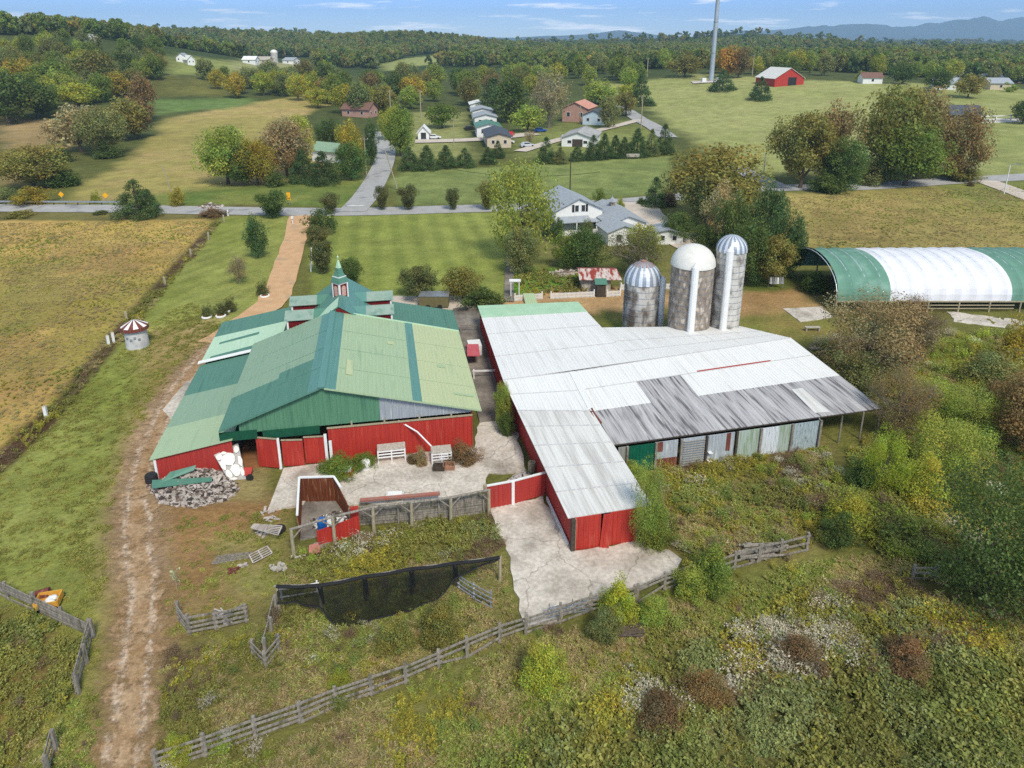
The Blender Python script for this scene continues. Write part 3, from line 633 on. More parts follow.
def dormer(t, sg):
    w, zr_, ze = 1.0, 6.0, 5.5; so, si = SR + sg * 5.0, SR + sg * .9; sm_ = SR + sg * 2.4
    d = MB()
    for q in (-1, 1):
        for (sa, sb, mi) in ((si, sm_, 0), (sm_, so, 1)):
            pts = [Lb(sa, t, zr_), Lb(sb, t, zr_), Lb(sb, t + q * (w + .2), ze - .05), Lb(sa, t + q * (w + .2), ze - .05)]
            d.m(mi).slab(pts if q * sg < 0 else pts[::-1], .06)
    o = d.build('dormer', [M['g_blue'] if sg > 0 else M['g_teal'], M['g_stain']], barn)
    d = MB(); e = so - sg * .25
    for q in (-1, 1):
        tt = t + q * w
        d.face(Lb(e, tt, zs(e) - .1), Lb(e, tt, ze), Lb(si, tt, ze), Lb(si, tt, ze - .2))
    d.face(Lb(e, t - w, zs(e) - .1), Lb(e, t + w, zs(e) - .1), Lb(e, t + w, ze), Lb(e, t, zr_ - .1), Lb(e, t - w, ze))
    d.build('cheek_wall', M['darkred'], o)
    d = MB()
    for q in (-1, 1):
        d = MB(); d.box(Lb(e, t + q * (w + .02), (zs(e) + ze) / 2 - .05), (.16, .08, ze - zs(e)), GA); d.bar(Lb(e, t + q * (w + .03), ze - .06), Lb(SR + sg * 2.2, t + q * (w + .03), ze - .06), .1, .1); d.build('white_trim', M['white'], o)
for t in (16.7, 20.6):
    for sg in (-1, 1): dormer(t, sg)
cp = Lb(-10.35, 18.8, 0); r45 = GA + R(42)
mb = MB(); mb.box(cp + Vector((0, 0, 6.9)), (1.02, 1.02, 1.9), r45); cup = mb.build('cupola', M['darkred'], barn)
mb = MB()
for k in range(4):
    a = r45 + k * math.pi / 2; n = Vector((math.cos(a), math.sin(a), 0)); e = Vector((-n.y, n.x, 0)); c0 = cp + n * .525
    for q in (-.46, .46): mb.box(c0 + e * q + Vector((0, 0, 6.95)), (.06, .13, 1.8), a)
    mb.box(c0 + Vector((0, 0, 7.8)), (.06, 1.0, .14), a); mb.box(c0 + Vector((0, 0, 6.1)), (.06, 1.0, .14), a)
mb.build('white_frame', M['white'], cup)
mb = MB(); M['salmon'] = surf('faded_salmon_panel', srgb(206, 150, 128), srgb(196, 176, 168), 6, .7)
for k in range(4):
    a = r45 + k * math.pi / 2; n = Vector((math.cos(a), math.sin(a), 0)); e = Vector((-n.y, n.x, 0)); c0 = cp + n * .54
    arc = [c0 + e * (.24 * math.cos(j * math.pi / 8)) + Vector((0, 0, 7.3 + .24 * math.sin(j * math.pi / 8))) for j in range(9)] + [c0 - e * .24 + Vector((0, 0, 6.5)), c0 + e * .24 + Vector((0, 0, 6.5))]
    mb.slab(arc, .02, n)
    for j in range(5): mb.box(c0 + n * .015 + Vector((0, 0, 6.55 + j * .16)), (.02, .4, .05), a)
mb.build('arched_louver', M['salmon'], cup)
mb = MB(); mb.lathe(cp, [(.86, 7.85), (.84, 7.95), (.66, 8.35), (.62, 8.36)], 4, r45 + math.pi / 4, r45 + math.pi / 4 + 2 * math.pi); mb.build('skirt_roof', M['g_teal'], cup)
mb = MB(); mb.lathe(cp, [(.66, 8.36), (.68, 8.44), (.6, 8.45)], 4, r45 + math.pi / 4, r45 + math.pi / 4 + 2 * math.pi); mb.build('white_band', M['white'], cup)
mb = MB(); mb.lathe(cp, [(.62, 8.42), (.45, 8.7), (.26, 9.3), (.09, 9.95), (.02, 10.05)], 4, r45 + math.pi / 4, r45 + math.pi / 4 + 2 * math.pi)
sp = mb.build('spire', M['g_teal'], cup)
mb = MB(); mb.lathe(cp, [(.275, 9.26), (.1, 9.95), (.03, 10.03)], 4, r45 + math.pi / 4, r45 + math.pi / 4 + 2 * math.pi); mb.lathe(cp, [(.02, 10), (.03, 10.2), (.09, 10.28), (.09, 10.36), (.02, 10.44), (.01, 10.6)], 8)
mb.build('finial', M['g_mint'], sp)

# ------------------------------------------------------------------ white roofed cattle barn
RA = R(13)
def roofmat(name, a, b, c, **k): return surf(name, srgb(*a), srgb(*b), 1.0, k.get('rough', .55), (2.6, .16, 1), RA, srgb(*c), k.get('s3', 1.0), k.get('lo', .5), k.get('hi', .75))
M['w_roof'] = roofmat('white_coated_roof', (229, 228, 225), (220, 219, 216), (206, 203, 198), lo=.55, hi=.85)
M['w_worn'] = roofmat('worn_white_roof', (220, 218, 213), (204, 202, 197), (186, 183, 177), lo=.48, hi=.72)
M['tin_old'] = roofmat('old_tin_roof', (194, 191, 190), (156, 153, 154), (104, 100, 101), s3=1.7, lo=.5, hi=.66)
P0, P1 = at(568, 518, 2.45), at(652.5, 505, 2.5)
P2, P3 = at(592, 411, 2.95), at(503, 380, 3.2)
Pm = at(572, 372, 3.22)
E0, E1 = at(613, 444.5, 2.5), at(882, 408, 2.45)
Rr, Bk = at(791, 338, 3.2), at(739, 326, 2.0)
BL, BR, Ci = at(477.5, 306, 2.4), at(578, 302, 2.4), at(602, 327.5, 2.5)
Q = P3.lerp(Rr, .42)
wb = thing('white_roof_barn', 'long low barn with white metal roof, red side wall and patched tin front', 'barn', ((E0 + Rr) / 2).xy.to_3d())
mb = MB()
dw = lambda v, z=.0: v + Vector((0, 0, z))
mb.m(0)
E0b, Wt = P2.lerp(P1, 0), None
up = (E0 - E0.lerp(E1, 0))
def lerp4(a, b, c, d, u, v): return a.lerp(b, u).lerp(d.lerp(c, u), v)
mb.m(1).ribbed(dw(P0), dw(P1), dw(P2), P3.lerp(P0, .28), .28, .02, .05)
mb.m(0).ribbed(P3.lerp(P0, .28) + Vector((0, 0, .02)), dw(P2, .02), Pm, P3, .3, .02, .05)
# main front slope: whole sheet in tin, white coated upper part
Pj = P2.lerp(Pm, .0)
def MS(u, v): return lerp4(E0, E1, Rr, Pm, u, v)
mb.m(2).ribbed(MS(0, 0), MS(1, 0), MS(1, .42), MS(0, .42), .3, .025, .05)
mb.m(2).ribbed(MS(.215, .42), MS(.40, .42), MS(.40, .72), MS(.215, .72), .3, .025, .05)
mb.m(0).ribbed(MS(0, .42), MS(.215, .42), MS(.215, .72), MS(0, .72), .3, .025, .05)
mb.m(0).ribbed(MS(.40, .42), MS(1, .42), MS(1, .72), MS(.40, .72), .3, .025, .05)
mb.m(0).ribbed(MS(0, .72), MS(1, .72), MS(1, 1), MS(0, 1), .3, .025, .05)
mb.m(1).slab([MS(.745, .04) + Vector((0, 0, .06)), MS(.80, .03) + Vector((0, 0, .06)), MS(.80, .33) + Vector((0, 0, .06)), MS(.755, .33) + Vector((0, 0, .06))], .03)
mb.m(0).ribbed(P3, Q, BR, BL, .3, .02, .05); mb.m(0).ribbed(Q, Rr, Bk, Ci, .3, .02, .05)
mb.m(0).bar(Pm + Vector((0, 0, .03)), P2.lerp(Pm, .06) + Vector((0, 0, .05)), .5, .05)
wroof = mb.build('roof', [M['w_roof'], M['w_worn'], M['tin_old']], wb)
mb = MB(); M['g_pale'] = surf('pale_green_coated_roof', srgb(160, 196, 162), srgb(176, 208, 176), 1, .6)
a, b = P3.lerp(BL, .80), Q.lerp(BR, .80); e = Vector((0, 0, .05)); mb.slab([a + e, b + e, BR + e, BL + e], .03); mb.build('green_roof_strip', M['g_pale'], wroof)
mb = MB()     # lap seams across the sheets
def seam(a, b, n=1):
    d = (b - a); mb.bar(a + Vector((0, 0, .035)), b + Vector((0, 0, .035)), .07, .03)
for v in (.2, .41, .62, .82): seam(P0.lerp(P3.lerp(P0, .28), v), P1.lerp(P2, v))
M['seam'] = surf('grey_seam_line', srgb(176, 175, 176), srgb(206, 206, 208), 5, .8)  # lap seams in a greyer tone than the white sheets
seam(MS(0, .72), MS(1, .72)); seam(P3.lerp(P0, .28), P2); seam(P3.lerp(P0, .14), P2.lerp(Pm, .5)); seam(P3, Pm); seam(Pm, Rr)
for v in (.26, .55): seam(P3.lerp(BL, v), Q.lerp(BR, v)); seam(Q.lerp(Ci, v), Rr.lerp(Bk, v))
mb.build('lap_seam', M['seam'], wroof)
mb = MB(); a, b = MS(.475, .73), MS(.80, .725); mb.bar(a + Vector((0, 0, .05)), b + Vector((0, 0, .05)), .16, .05); mb.build('red_flashing', M['red_wing'], wroof)
M['rust'] = surf('rusty_red_tin', srgb(124, 66, 54), srgb(96, 52, 44), 3, .8, (3, 3, .4), c3=srgb(140, 96, 80), s3=2)
mb = MB(); mb.bar(at(590.5, 410, 2.93), at(600, 423, 2.8), .3, .12); mb.build('rusty_fascia', M['rust'], wroof)
# walls
W0, W1, W2 = at(572.5, 551), at(637, 542), at(544, 495)
W3 = at(498, 388); W4 = Vector((BL.x + .25, BL.y - .4, 0))
mb = MB(); z = Vector((0, 0, 1))
mb.ribbed(W3, W0, W0 + z * 2.4, W3 + z * 2.95, .32, .03, .06)
mb.ribbed(W4, W3, W3 + z * 2.95, W4 + z * 2.3, .32, .03, .06); mb.build('side_wall', M['red_wing'], wb)
fw = lambda u: W0.lerp(W1, u)
mb = MB(); mb.ribbed(fw(.03), fw(.42), fw(.42) + z * 2.42, fw(.03) + z * 2.40, .3, .03, .06); mb.ribbed(fw(.56), fw(.97), fw(.97) + z * 2.5, fw(.56) + z * 2.45, .3, .03, .06); mb.build('end_wall', M['red'], wb)
mb = MB(); nrm = Vector((math.sin(RA), -math.cos(RA), 0))
mb.ribbed(fw(.40) + nrm * .14, fw(.53) + nrm * .30, fw(.60) + nrm * .06 + z * 2.43, fw(.45) + nrm * .05 + z * 2.42, .3, .03, .05); mb.build('door', M['red'], wb)
mb = MB(); mb.box(fw(.5) - nrm * 1.2 + z * 1.2, (4, .1, 2.4), RA); mb.build('inner_wall', M['wood_dark'], wb)
mb = MB(); mb.box(fw(-.005) + nrm * .05 + z * 1.2, (.26, .2, 2.4), RA); mb.build('corner_post', M['wood_dark'], wb)
mb = MB(); mb.box(fw(.025) + nrm * .1 + z * 1.22, (.07, .05, 2.44), RA); mb.build('white_trim', M['wood_light'], wb); mb = MB(); mb.box(fw(.98) + nrm * .05 + z * 1.25, (.14, .14, 2.5), RA); mb.build('white_trim', M['wood_light'], wb)
mb = MB(); mb.bar(W0.lerp(W3, .02) + Vector((-.14, -.02, .12)), W0.lerp(W3, .24) + Vector((-.14, -.02, .12)), .12, .24); mb.build('base_board', M['white'], wb)
mb = MB(); mb.box(W4.lerp(BR.xy.to_3d(), .5) + z * 1.1, ((BR - BL).length - 1, .1, 2.2), R(5)); mb.bar(Ci.xy.to_3d() + z * 1.1, BR.xy.to_3d() + z * 1.1 + Vector((-.3, -.3, 0)), .1, 2.2, up=(1, 0, 0)) if False else None; mb.build('back_wall', M['red_wing'], wb)
# open tin front: panels between posts under the low eave
G0, G1 = at(616, 476.5), at(817, 447.5)
def gp(px):          # ground place under the tin front at picture column px
    lo, hi = 0., 1.
    for _ in range(30):
        m_ = (lo + hi) / 2; p = G0.lerp(G1, m_)
        if 512 + FPX * p.x / depth(p) < px: lo = m_
        else: hi = m_
    return G0.lerp(G1, lo)
tn = (G1 - G0).normalized(); nn = Vector((tn.y, -tn.x, 0))
M['tin_a'] = surf('pale_tin_sheet', srgb(184, 190, 196), srgb(160, 168, 174), 3, .6, (3, 3, .4), c3=srgb(206, 208, 208), s3=2, metal=.15)
M['tin_b'] = surf('mossy_tin_sheet', srgb(160, 176, 160), srgb(176, 184, 182), 2.5, .7, (5, 5, .3), c3=srgb(138, 156, 126), s3=2, lo3=.5, hi3=.62)
M['tin_c'] = surf('bluish_flaked_boards', srgb(176, 188, 194), srgb(146, 160, 164), 4, .8, (4, 4, .5), c3=srgb(88, 104, 98), s3=5, lo3=.58, hi3=.62)
M['tin_d'] = surf('white_flaked_boards', srgb(214, 218, 222), srgb(194, 200, 204), 3, .8, (4, 4, .4), c3=srgb(158, 160, 158), s3=3)
M['board_g'] = surf('grey_shed_boards', srgb(158, 156, 150), srgb(132, 130, 124), 4, .9, (4, 4, .3))
M['green_door'] = surf('green_sheet_door', srgb(14, 96, 72), srgb(10, 82, 62), 2, .5)
def panel(x0, x1, z0, z1, mat, name, off=0, rib=.25):
    a, b = gp(x0) + nn * off, gp(x1) + nn * off; m_ = MB(); m_.ribbed(a + z * z0, b + z * z0, b + z * z1, a + z * z1, rib, .02, .04); return m_.build(name, mat, wb)
ZT = 2.38
panel(617, 625, 0, ZT, M['board_g'], 'wall_panel'); panel(625.5, 652.5, 0, ZT, M['green_door'], 'door', .05)
panel(655, 676, .95, ZT, M['tin_a'], 'wall_panel'); panel(655, 661, 1.6, ZT, M['rust'], 'wall_panel', .04); panel(655, 676, 0, .98, M['rust'], 'wall_panel', .04)
panel(681, 703, 0, ZT, M['tin_a'], 'slatted_wall')
mb = MB()
for j in range(11):
    a, b = gp(681.5) + nn * .06 + z * (.15 + .2 * j), gp(702.5) + nn * .06 + z * (.15 + .2 * j); mb.bar(a, b, .12, .03)
mb.build('slat', M['board_g'], wb)
panel(705, 732, 0, ZT, M['tin_a'], 'wall_panel', .02); panel(724, 728, .9, ZT, M['rust'], 'wall_panel', .05)
panel(736, 757, 0, ZT, M['tin_b'], 'wall_panel'); panel(758, 776, 0, ZT, M['tin_d'], 'wall_panel', .03); panel(776, 788, 0, ZT, M['tin_b'], 'wall_panel', .01); panel(789, 815, 0, ZT, M['tin_c'], 'wall_panel', .02)
mb = MB(); mb.bar(gp(705.7) + nn * .08 + z * .35, gp(709.5) + nn * .08 + z * .35, .62, .03); mb.build('white_notice_board', M['white'], wb); mb = MB(); mb.bar(gp(706) + nn * .08 + z * 1.02, gp(709.8) + nn * .08 + z * 1.02, .5, .03); mb.build('white_notice_board', M['white'], wb)
for px in (625.5, 653.8, 679, 704, 733.8, 757.5, 788.5, 816.5):
    p = gp(px) + nn * .1; mb = MB(); mb.box(p + z * 1.22, (.16, .16, 2.44), RA); mb.build('post', M['wood_dark'] if px in (704, 733.8) else M['wood'], wb)
mb = MB(); mb.bar(MS(0, .01) - z * .14, MS(1, .01) - z * .14, .14, .1); mb.build('eave_beam', M['wood_dark'], wb)
mb = MB(); a, b = gp(816.5), Rr.xy.to_3d() + Vector((-1.2, 0, 0)); mb.ribbed(a, b, b + z * 3, a + z * 2.4, .3, .02, .04); mb.build('right_wall', M['board_g'], wb)
for f in (.35, .7, .99):
    p = gp(816.5).lerp(E1.xy.to_3d(), f) ; mb = MB(); mb.tube(p, p + z * 2.4, .07, .06, 6); mb.build('post', M['wood'], wb)

# ------------------------------------------------------------------ silos
M['stave'] = surf('stained_silo_staves', srgb(202, 198, 192), srgb(168, 163, 156), 2.4, .95, (1, 1, .5), c3=srgb(108, 96, 86), s3=1.1, lo3=.45, hi3=.62, bump=.2)
M['stave_d'] = surf('dark_stained_staves', srgb(164, 152, 138), srgb(112, 98, 86), 2.6, .95, (1, 1, .5), c3=srgb(196, 184, 170), s3=2.4, lo3=.55, hi3=.66, bump=.25)
M['stave_l'] = surf('pale_silo_staves', srgb(208, 204, 196), srgb(178, 174, 166), 2.2, .95, (1, 1, .5), c3=srgb(120, 114, 104), s3=1.4, lo3=.5, hi3=.68, bump=.2)
M['dome_w'] = surf('white_dome', srgb(224, 221, 213), srgb(210, 207, 199), 2, .5)
M['galv'] = surf('bright_galvanised_sheet', srgb(226, 230, 236), srgb(208, 214, 222), 3, .4, metal=.35)
M['galv_d'] = surf('dull_galvanised_sheet', srgb(160, 168, 178), srgb(142, 150, 160), 3, .45, metal=.35)
M['rust_light'] = surf('rust_streak', srgb(166, 128, 112), srgb(140, 104, 92), 4, .7)
def silo(c, r, h, hd, mat, dome, chute_a, lab, ribs=16):
    t = thing('silo', lab, 'silo', (c[0], c[1], 0), 'silos behind the white roofed barn'); c = Vector((c[0], c[1], 0))
    mb = MB(); n = 40; rows = int(h / .62); prof = []
    # staves: each course steps in slightly so the joints read
    for j in range(rows + 1): prof += [(r, h * j / rows), (r, h * min(rows, j + .93) / rows), (r - .03, h * min(rows, j + .95) / rows)] if j < rows else [(r, h)]
    mb.lathe(c, prof, n); mb.build('stave_wall', mat, t)
    mb = MB()
    for j in range(1, rows): mb.lathe(c, [(r + .005, h * j / rows - .03), (r + .03, h * j / rows - .03), (r + .03, h * j / rows + .0), (r + .005, h * j / rows)], n, cap=False)
    hoops = mb.build('hoop', M['galv_d'], t)
    mb = MB(); k = 10
    if dome == 'smooth':
        mb.lathe(c, [(r + .1, h - .02)] + [((r + .1) * math.cos(j * math.pi / 2 / k), h + hd * math.sin(j * math.pi / 2 / k)) for j in range(k)] + [(.02, h + hd)], 40); mb.build('dome', M['dome_w'], t, True)
    else:
        for q in range(ribs * 2):
            a0, a1 = math.pi * q / ribs, math.pi * (q + 1) / ribs; rr = r + (.06 if q % 2 else .1); mb.m(q % 2 + (2 if q % 7 == 3 and dome == 'rust' else 0) if False else q % 2)
            mb.lathe(c, [(rr * math.cos(j * math.pi / 2 / k), h + hd * math.sin(j * math.pi / 2 / k)) for j in range(k)] + [(.05, h + hd)], 2, a0, a1, False)
        mb.build('dome', [M['galv'], M['galv_d']], t)
        if dome == 'rust':
            mb = MB()
            for q in range(ribs): 
                a = 2 * math.pi * (q + .25) / ribs; mb.lathe(c, [((r + .125) * math.cos(b_), h + (hd + .02) * math.sin(b_)) for b_ in (.95, 1.1, 1.25, 1.4, 1.5)], 1, a - .05, a + .08, False)
            mb.lathe(c, [(.3, h + hd - .05), (.3, h + hd + .1), (.05, h + hd + .15)], 10); mb.build('rust_streak', M['rust_light'], t)
    if chute_a is not None:
        mb = MB(); d = Vector((math.cos(chute_a), math.sin(chute_a), 0)); mb.tube(c + d * (r + .2), c + d * (r + .2) + Vector((0, 0, h + .35)), .36, .36, 12); mb.lathe(c + d * (r + .2), [(.37, h + .34), (.02, h + .85)], 12, cap=False); mb.build('chute', M['white'], t)
    return t
s2 = at(692, 332, 2.3); r2 = 21 * depth(s2) / FPX; c2 = (s2.x + .05, s2.y + r2 * .9)
s3_ = at(727, 329, 2.3); r3 = 14.3 * depth(s3_) / FPX; c3_ = (s3_.x + .1, s3_.y + r3 * .9)
s1 = at(640, 334); r1 = 17.6 * depth(s1) / FPX; c1_ = (s1.x, s1.y + .3)
h2, h3, h1s = zat(c2[0], c2[1], 264), zat(c3_[0], c3_[1], 250), zat(c1_[0], c1_[1], 281)
silo(c2, r2, h2, r2 * .98, M['stave_d'], 'smooth', R(-98), 'dark stained block silo with a smooth white dome', )
silo(c3_, r3, h3, r3 * 1.08, M['stave_l'], 'ribbed', R(-112), 'tallest pale silo with a striped silver dome')
silo(c1_, r1, h1s, r1 * 1.15, M['stave'], 'rust', R(-20), 'shortest silo with a rust streaked silver dome')

# ------------------------------------------------------------------ hoop house
M['h_green'] = surf('green_tarp', srgb(94, 136, 118), srgb(104, 144, 126), .6, .8, c3=srgb(122, 158, 142), s3=.5)
M['h_white'] = surf('white_tarp', srgb(228, 228, 232), srgb(214, 214, 220), .6, .75)
hh = thing('hoop_house', 'long arched tarp shelter striped green and white on low posts', 'shelter', (50, 83, 0))
XA, XB, YF, YB, ZE, ZT_ = 37.4, 64, 76.1, 90.0, 1.35, 5.25
def arch(u, ex=0):
    a = math.pi * u; c_ = (YF + YB) / 2; w = (YB - YF) / 2 + ex
    return c_ - w * math.cos(a), ZE + (ZT_ - ZE + ex) * math.sin(a) ** .85
nb = 15
def cover(x0, x1, mat, lab):
    mb = MB(); K = 20; n = max(2, int((x1 - x0) / .35)); grid = []
    for i in range(n + 1):
        x = x0 + (x1 - x0) * i / n; ph = ((x - XA) / (XB - XA) * nb) % 1; sag = -.24 * math.sin(math.pi * ph)
        grid.append([Vector((x + (.25 * math.sin(math.pi * j / K)), *arch(j / K, sag + .06 + .02 * mnoise.noise(Vector((x, j * .5, 0)))))) for j in range(K + 1)])
    for g in (0, 1):
        for a, b in zip(grid[:-1], grid[1:]):
            for j in range(K):
                q = [a[j], b[j], b[j + 1], a[j + 1]]
                mb.face(*([p - Vector((0, 0, .04)) for p in q][::-1] if g else q))
    o = mb.build('tarp_cover', mat, hh, True); o['label'] = lab
cover(XA, 43.6, M['h_green'], 'green tarp at the open left end'); cover(43.6, 57.6, M['h_white'], 'white tarp over the middle'); cover(57.6, XB, M['h_green'], 'green tarp at the right end')
for i in range(nb + 1):
    x = XA + (XB - XA) * i / nb; mb = MB(); mb.path([Vector((x, *arch(j / 14, -.06))) for j in range(15)], .045, 6); mb.build('hoop', M['galv'], hh)
    if i % 2 == 0:
        for y in (YF, YB): mb = MB(); mb.box((x, y, ZE / 2), (.14, .14, ZE)); mb.build('post', M['wood_light'], hh)
mb = MB()
for y in (YF, YB): mb.bar((XA, y, ZE), (XB, y, ZE), .1, .16)
for zz in (.5, .9): mb.bar((46, YF, zz), (58, YF, zz), .05, .12)
mb.build('side_rail', M['wood_light'], hh)

# ------------------------------------------------------------------ houses
def gable_house(name, lab, cat, c, w, d, he, ha, rz, mwall, mroof, wins=(), over=.35, porch=None, group=None, side_win=0, door=None):
    """gable end faces -y of its own frame; w across the gable, d deep"""
    c = Vector(c); t = thing(name, lab, cat, c, group); X_ = Vector((math.cos(rz), math.sin(rz), 0)); Y_ = Vector((-X_.y, X_.x, 0)); Zv = Vector((0, 0, 1))
    P = lambda x, y, q: c + X_ * x + Y_ * y + Zv * q
    mb = MB(); b_ = -1.5
    ring = lambda y: [P(-w / 2, y, b_), P(w / 2, y, b_), P(w / 2, y, he), P(0, y, ha), P(-w / 2, y, he)]
    f, k_ = ring(-d / 2), ring(d / 2); mb.add(f + k_, [(0, 1, 2, 3, 4), (9, 8, 7, 6, 5), (1, 6, 7, 2), (5, 0, 4, 9)]); wall = mb.build('wall', mwall, t)
    mb = MB(); sl = (ha - he) / (w / 2); e = w / 2 + over
    for q in (-1, 1):
        pts = [P(0, -d / 2 - over, ha + .14), P(q * e, -d / 2 - over, ha - sl * e + .14), P(q * e, d / 2 + over, ha - sl * e + .14), P(0, d / 2 + over, ha + .14)]
        mb.slab(pts if q > 0 else pts[::-1], .13)
    mb.build('roof', mroof, t)
    def window(x, q, ww, wh, face=-1):
        m_ = MB(); y = face * (d / 2 + .03); m_.box(P(x, y, q), (ww + .2, .08, wh + .2), rz); o = m_.build('window', M['white'], t)
        m_ = MB(); m_.box(P(x, y + face * .05, q), (ww, .04, wh), rz); m_.build('pane', M['glass'], o)
    for v in wins: window(*v)
    for i in range(side_win):
        for q in (-1, 1):
            y = -d / 2 + d * (i + .5) / side_win; m_ = MB(); m_.box(P(q * (w / 2 + .02), y, he * .55), (.08, 1.2, 1.3), rz); o = m_.build('window', M['white'], t)
            m_ = MB(); m_.box(P(q * (w / 2 + .06), y, he * .55), (.06, 1.0, 1.1), rz); m_.build('pane', M['glass'], o)
    if door: m_ = MB(); m_.box(P(door[0], -d / 2 - .04, door[2] / 2), (door[1], .08, door[2]), rz); m_.build('door', door[3], t)
    return t, P
hz = R(14)
hw, P = gable_house('farmhouse', 'white two storey farmhouse with grey roof behind the big pale tree', 'house', (9.6, 117.2, 0), 8.2, 10.5, 3.7, 5.6, hz, M['white'], M['shingle'])
mb = MB(); mb.slab([P(-3.6, -5.3, 2.75), P(-3.6, -7.4, 2.25), P(1.6, -7.4, 2.25), P(1.6, -5.3, 2.75)], .12); mb.build('porch_roof', M['shingle'], hw)
mb = MB(); mb.slab([P(-.2, -7.45, 2.25), P(-.2, -5.4, 2.2), P(5.6, -5.4, 2.2), P(5.6, -7.45, 2.1)], .12); mb.build('porch_roof', M['shingle'], hw)
mb = MB()
for x in (-3.5, -1, .8, 2.4, 4): mb = MB(); mb.box(P(x, -7.3, 1.1), (.16, .16, 2.2), hz); mb.build('porch_post', M['white'], hw)
mb = MB(); mb.box(P(.6, -7.25, .5), (8, .06, .8), hz); mb.build('porch_rail', M['white'], hw)
for x in (-.35, .75):
    mb = MB(); mb.box(P(x, -5.28, 4.0), (.75, .08, 1.15), hz); o = mb.build('window', M['white'], hw)
    mb = MB(); mb.box(P(x, -5.34, 4.0), (.58, .06, .98), hz); mb.build('pane', M['glass'], o)
    mb = MB(); mb.box(P(x + (.62 if x > 0 else -.62), -5.29, 4.0), (.36, .06, 1.2), hz); mb.build('shutter', M['black'], o)
for x in (2.0, 3.0):
    mb = MB(); mb.box(P(x, -5.28, 1.5), (.8, .08, .9), hz); o = mb.build('window', M['white'], hw)
    mb = MB(); mb.box(P(x, -5.34, 1.5), (.65, .06, .75), hz); mb.build('pane', M['glass'], o)
gr, P = gable_house('garage', 'grey roofed white garage with vented cupola next to the farmhouse', 'garage', (17.1, 114.2, 0), 6.2, 12, 2.4, 3.6, R(12), M['white'], M['shingle'], side_win=3)
mb = MB(); mb.box(P(0, 1.5, 3.9), (.8, .8, .8), R(12)); q = mb.build('roof_vent', M['wood'], gr)
mb = MB(); mb.lathe(P(0, 1.5, 0), [(.75, 4.3), (.5, 4.6), (.05, 5.1), (.03, 5.5)], 4); mb.build('vent_cap', M['shingle'], q)
gr2, P = gable_house('garage_annex', 'low white annex with grey gable roof attached below the garage', 'annex', (16.6, 106.6, 0), 5.0, 5, 2.2, 3.1, R(12), M['white'], M['shingle'], wins=((-.8, 1.3, .8, .9), (1, 1.3, .8, .9)))
cs, P = gable_house('carport_shed', 'small white shed with dark grey roof beside the round dark tree', 'shed', (24.2, 106.5, 0), 4.4, 4, 1.9, 2.4, R(-4), M['white'], M['shingle'], wins=((-.9, 1.1, .6, .7), (.9, 1.1, .6, .7)))
# hen house with rusty roof
M['rusty_roof'] = surf('rusted_white_tin_roof', srgb(206, 196, 190), srgb(178, 160, 150), 2, .7, (1.6, .5, 1), 0, srgb(142, 58, 46), 1.4, .44, .56)
M['rust_roof'] = surf('rusty_brown_roof', srgb(124, 62, 54), srgb(98, 56, 50), 2, .8, c3=srgb(150, 110, 98), s3=1.5)
M['cream'] = surf('cream_boards', srgb(192, 184, 172), srgb(150, 142, 130), 3, .8, (3, 3, .4))
a = at(581, 292); sh = thing('hen_house', 'small cream shed with rust streaked white roof by the vegetable garden', 'shed', a + Vector((2.2, 1.8, 0)))
P = lambda x, y, q: a + Vector((x, y, q))
mb = MB(); mb.box(P(1.9, 1.9, .85), (3.6, 3.4, 1.7)); mb.build('wall', M['cream'], sh)
mb = MB(); mb.m(0).slab([P(-.3, -.4, 1.75), P(5, -.4, 1.75), P(4.6, 1.9, 2.5), P(-.3, 1.9, 2.5)], .06); mb.m(1).slab([P(-.3, 1.9, 2.5), P(4.6, 1.9, 2.5), P(4.4, 4.2, 1.9), P(-.3, 4.2, 1.9)], .06); mb.build('roof', [M['rusty_roof'], M['rust_roof']], sh)
mb = MB(); mb.box(P(4.8, -.2, .85), (.12, .12, 1.7)); mb.build('post', M['wood'], sh)
a = at(596, 297); oh = thing('outhouse', 'narrow grey wooden outhouse with a green roof by the picket fence', 'outhouse', a + Vector((.6, .5, 0)))
mb = MB(); mb.box(a + Vector((.6, .5, .85)), (1.1, 1.1, 1.7)); mb.build('wall', M['wood_dark'], oh)
mb = MB(); mb.slab([a + Vector((-.15, -.2, 1.7)), a + Vector((1.35, -.2, 1.7)), a + Vector((1.35, 1.25, 2.0)), a + Vector((-.15, 1.25, 2.0))], .06); mb.build('roof', M['g_teal'], oh)
a = at(643, 265); ws = thing('garden_shed', 'tiny white shed under the brown tree behind the shortest silo', 'shed', a)
mb = MB(); mb.box(a + Vector((-.5, 1, .8)), (2.4, 2, 1.6)); mb.build('wall', M['white'], ws); mb = MB(); mb.slab([a + Vector((-1.9, -.2, 1.6)), a + Vector((.9, -.2, 1.6)), a + Vector((.9, 2.2, 1.9)), a + Vector((-1.9, 2.2, 1.9))], .08); mb.build('roof', M['wood'], ws)
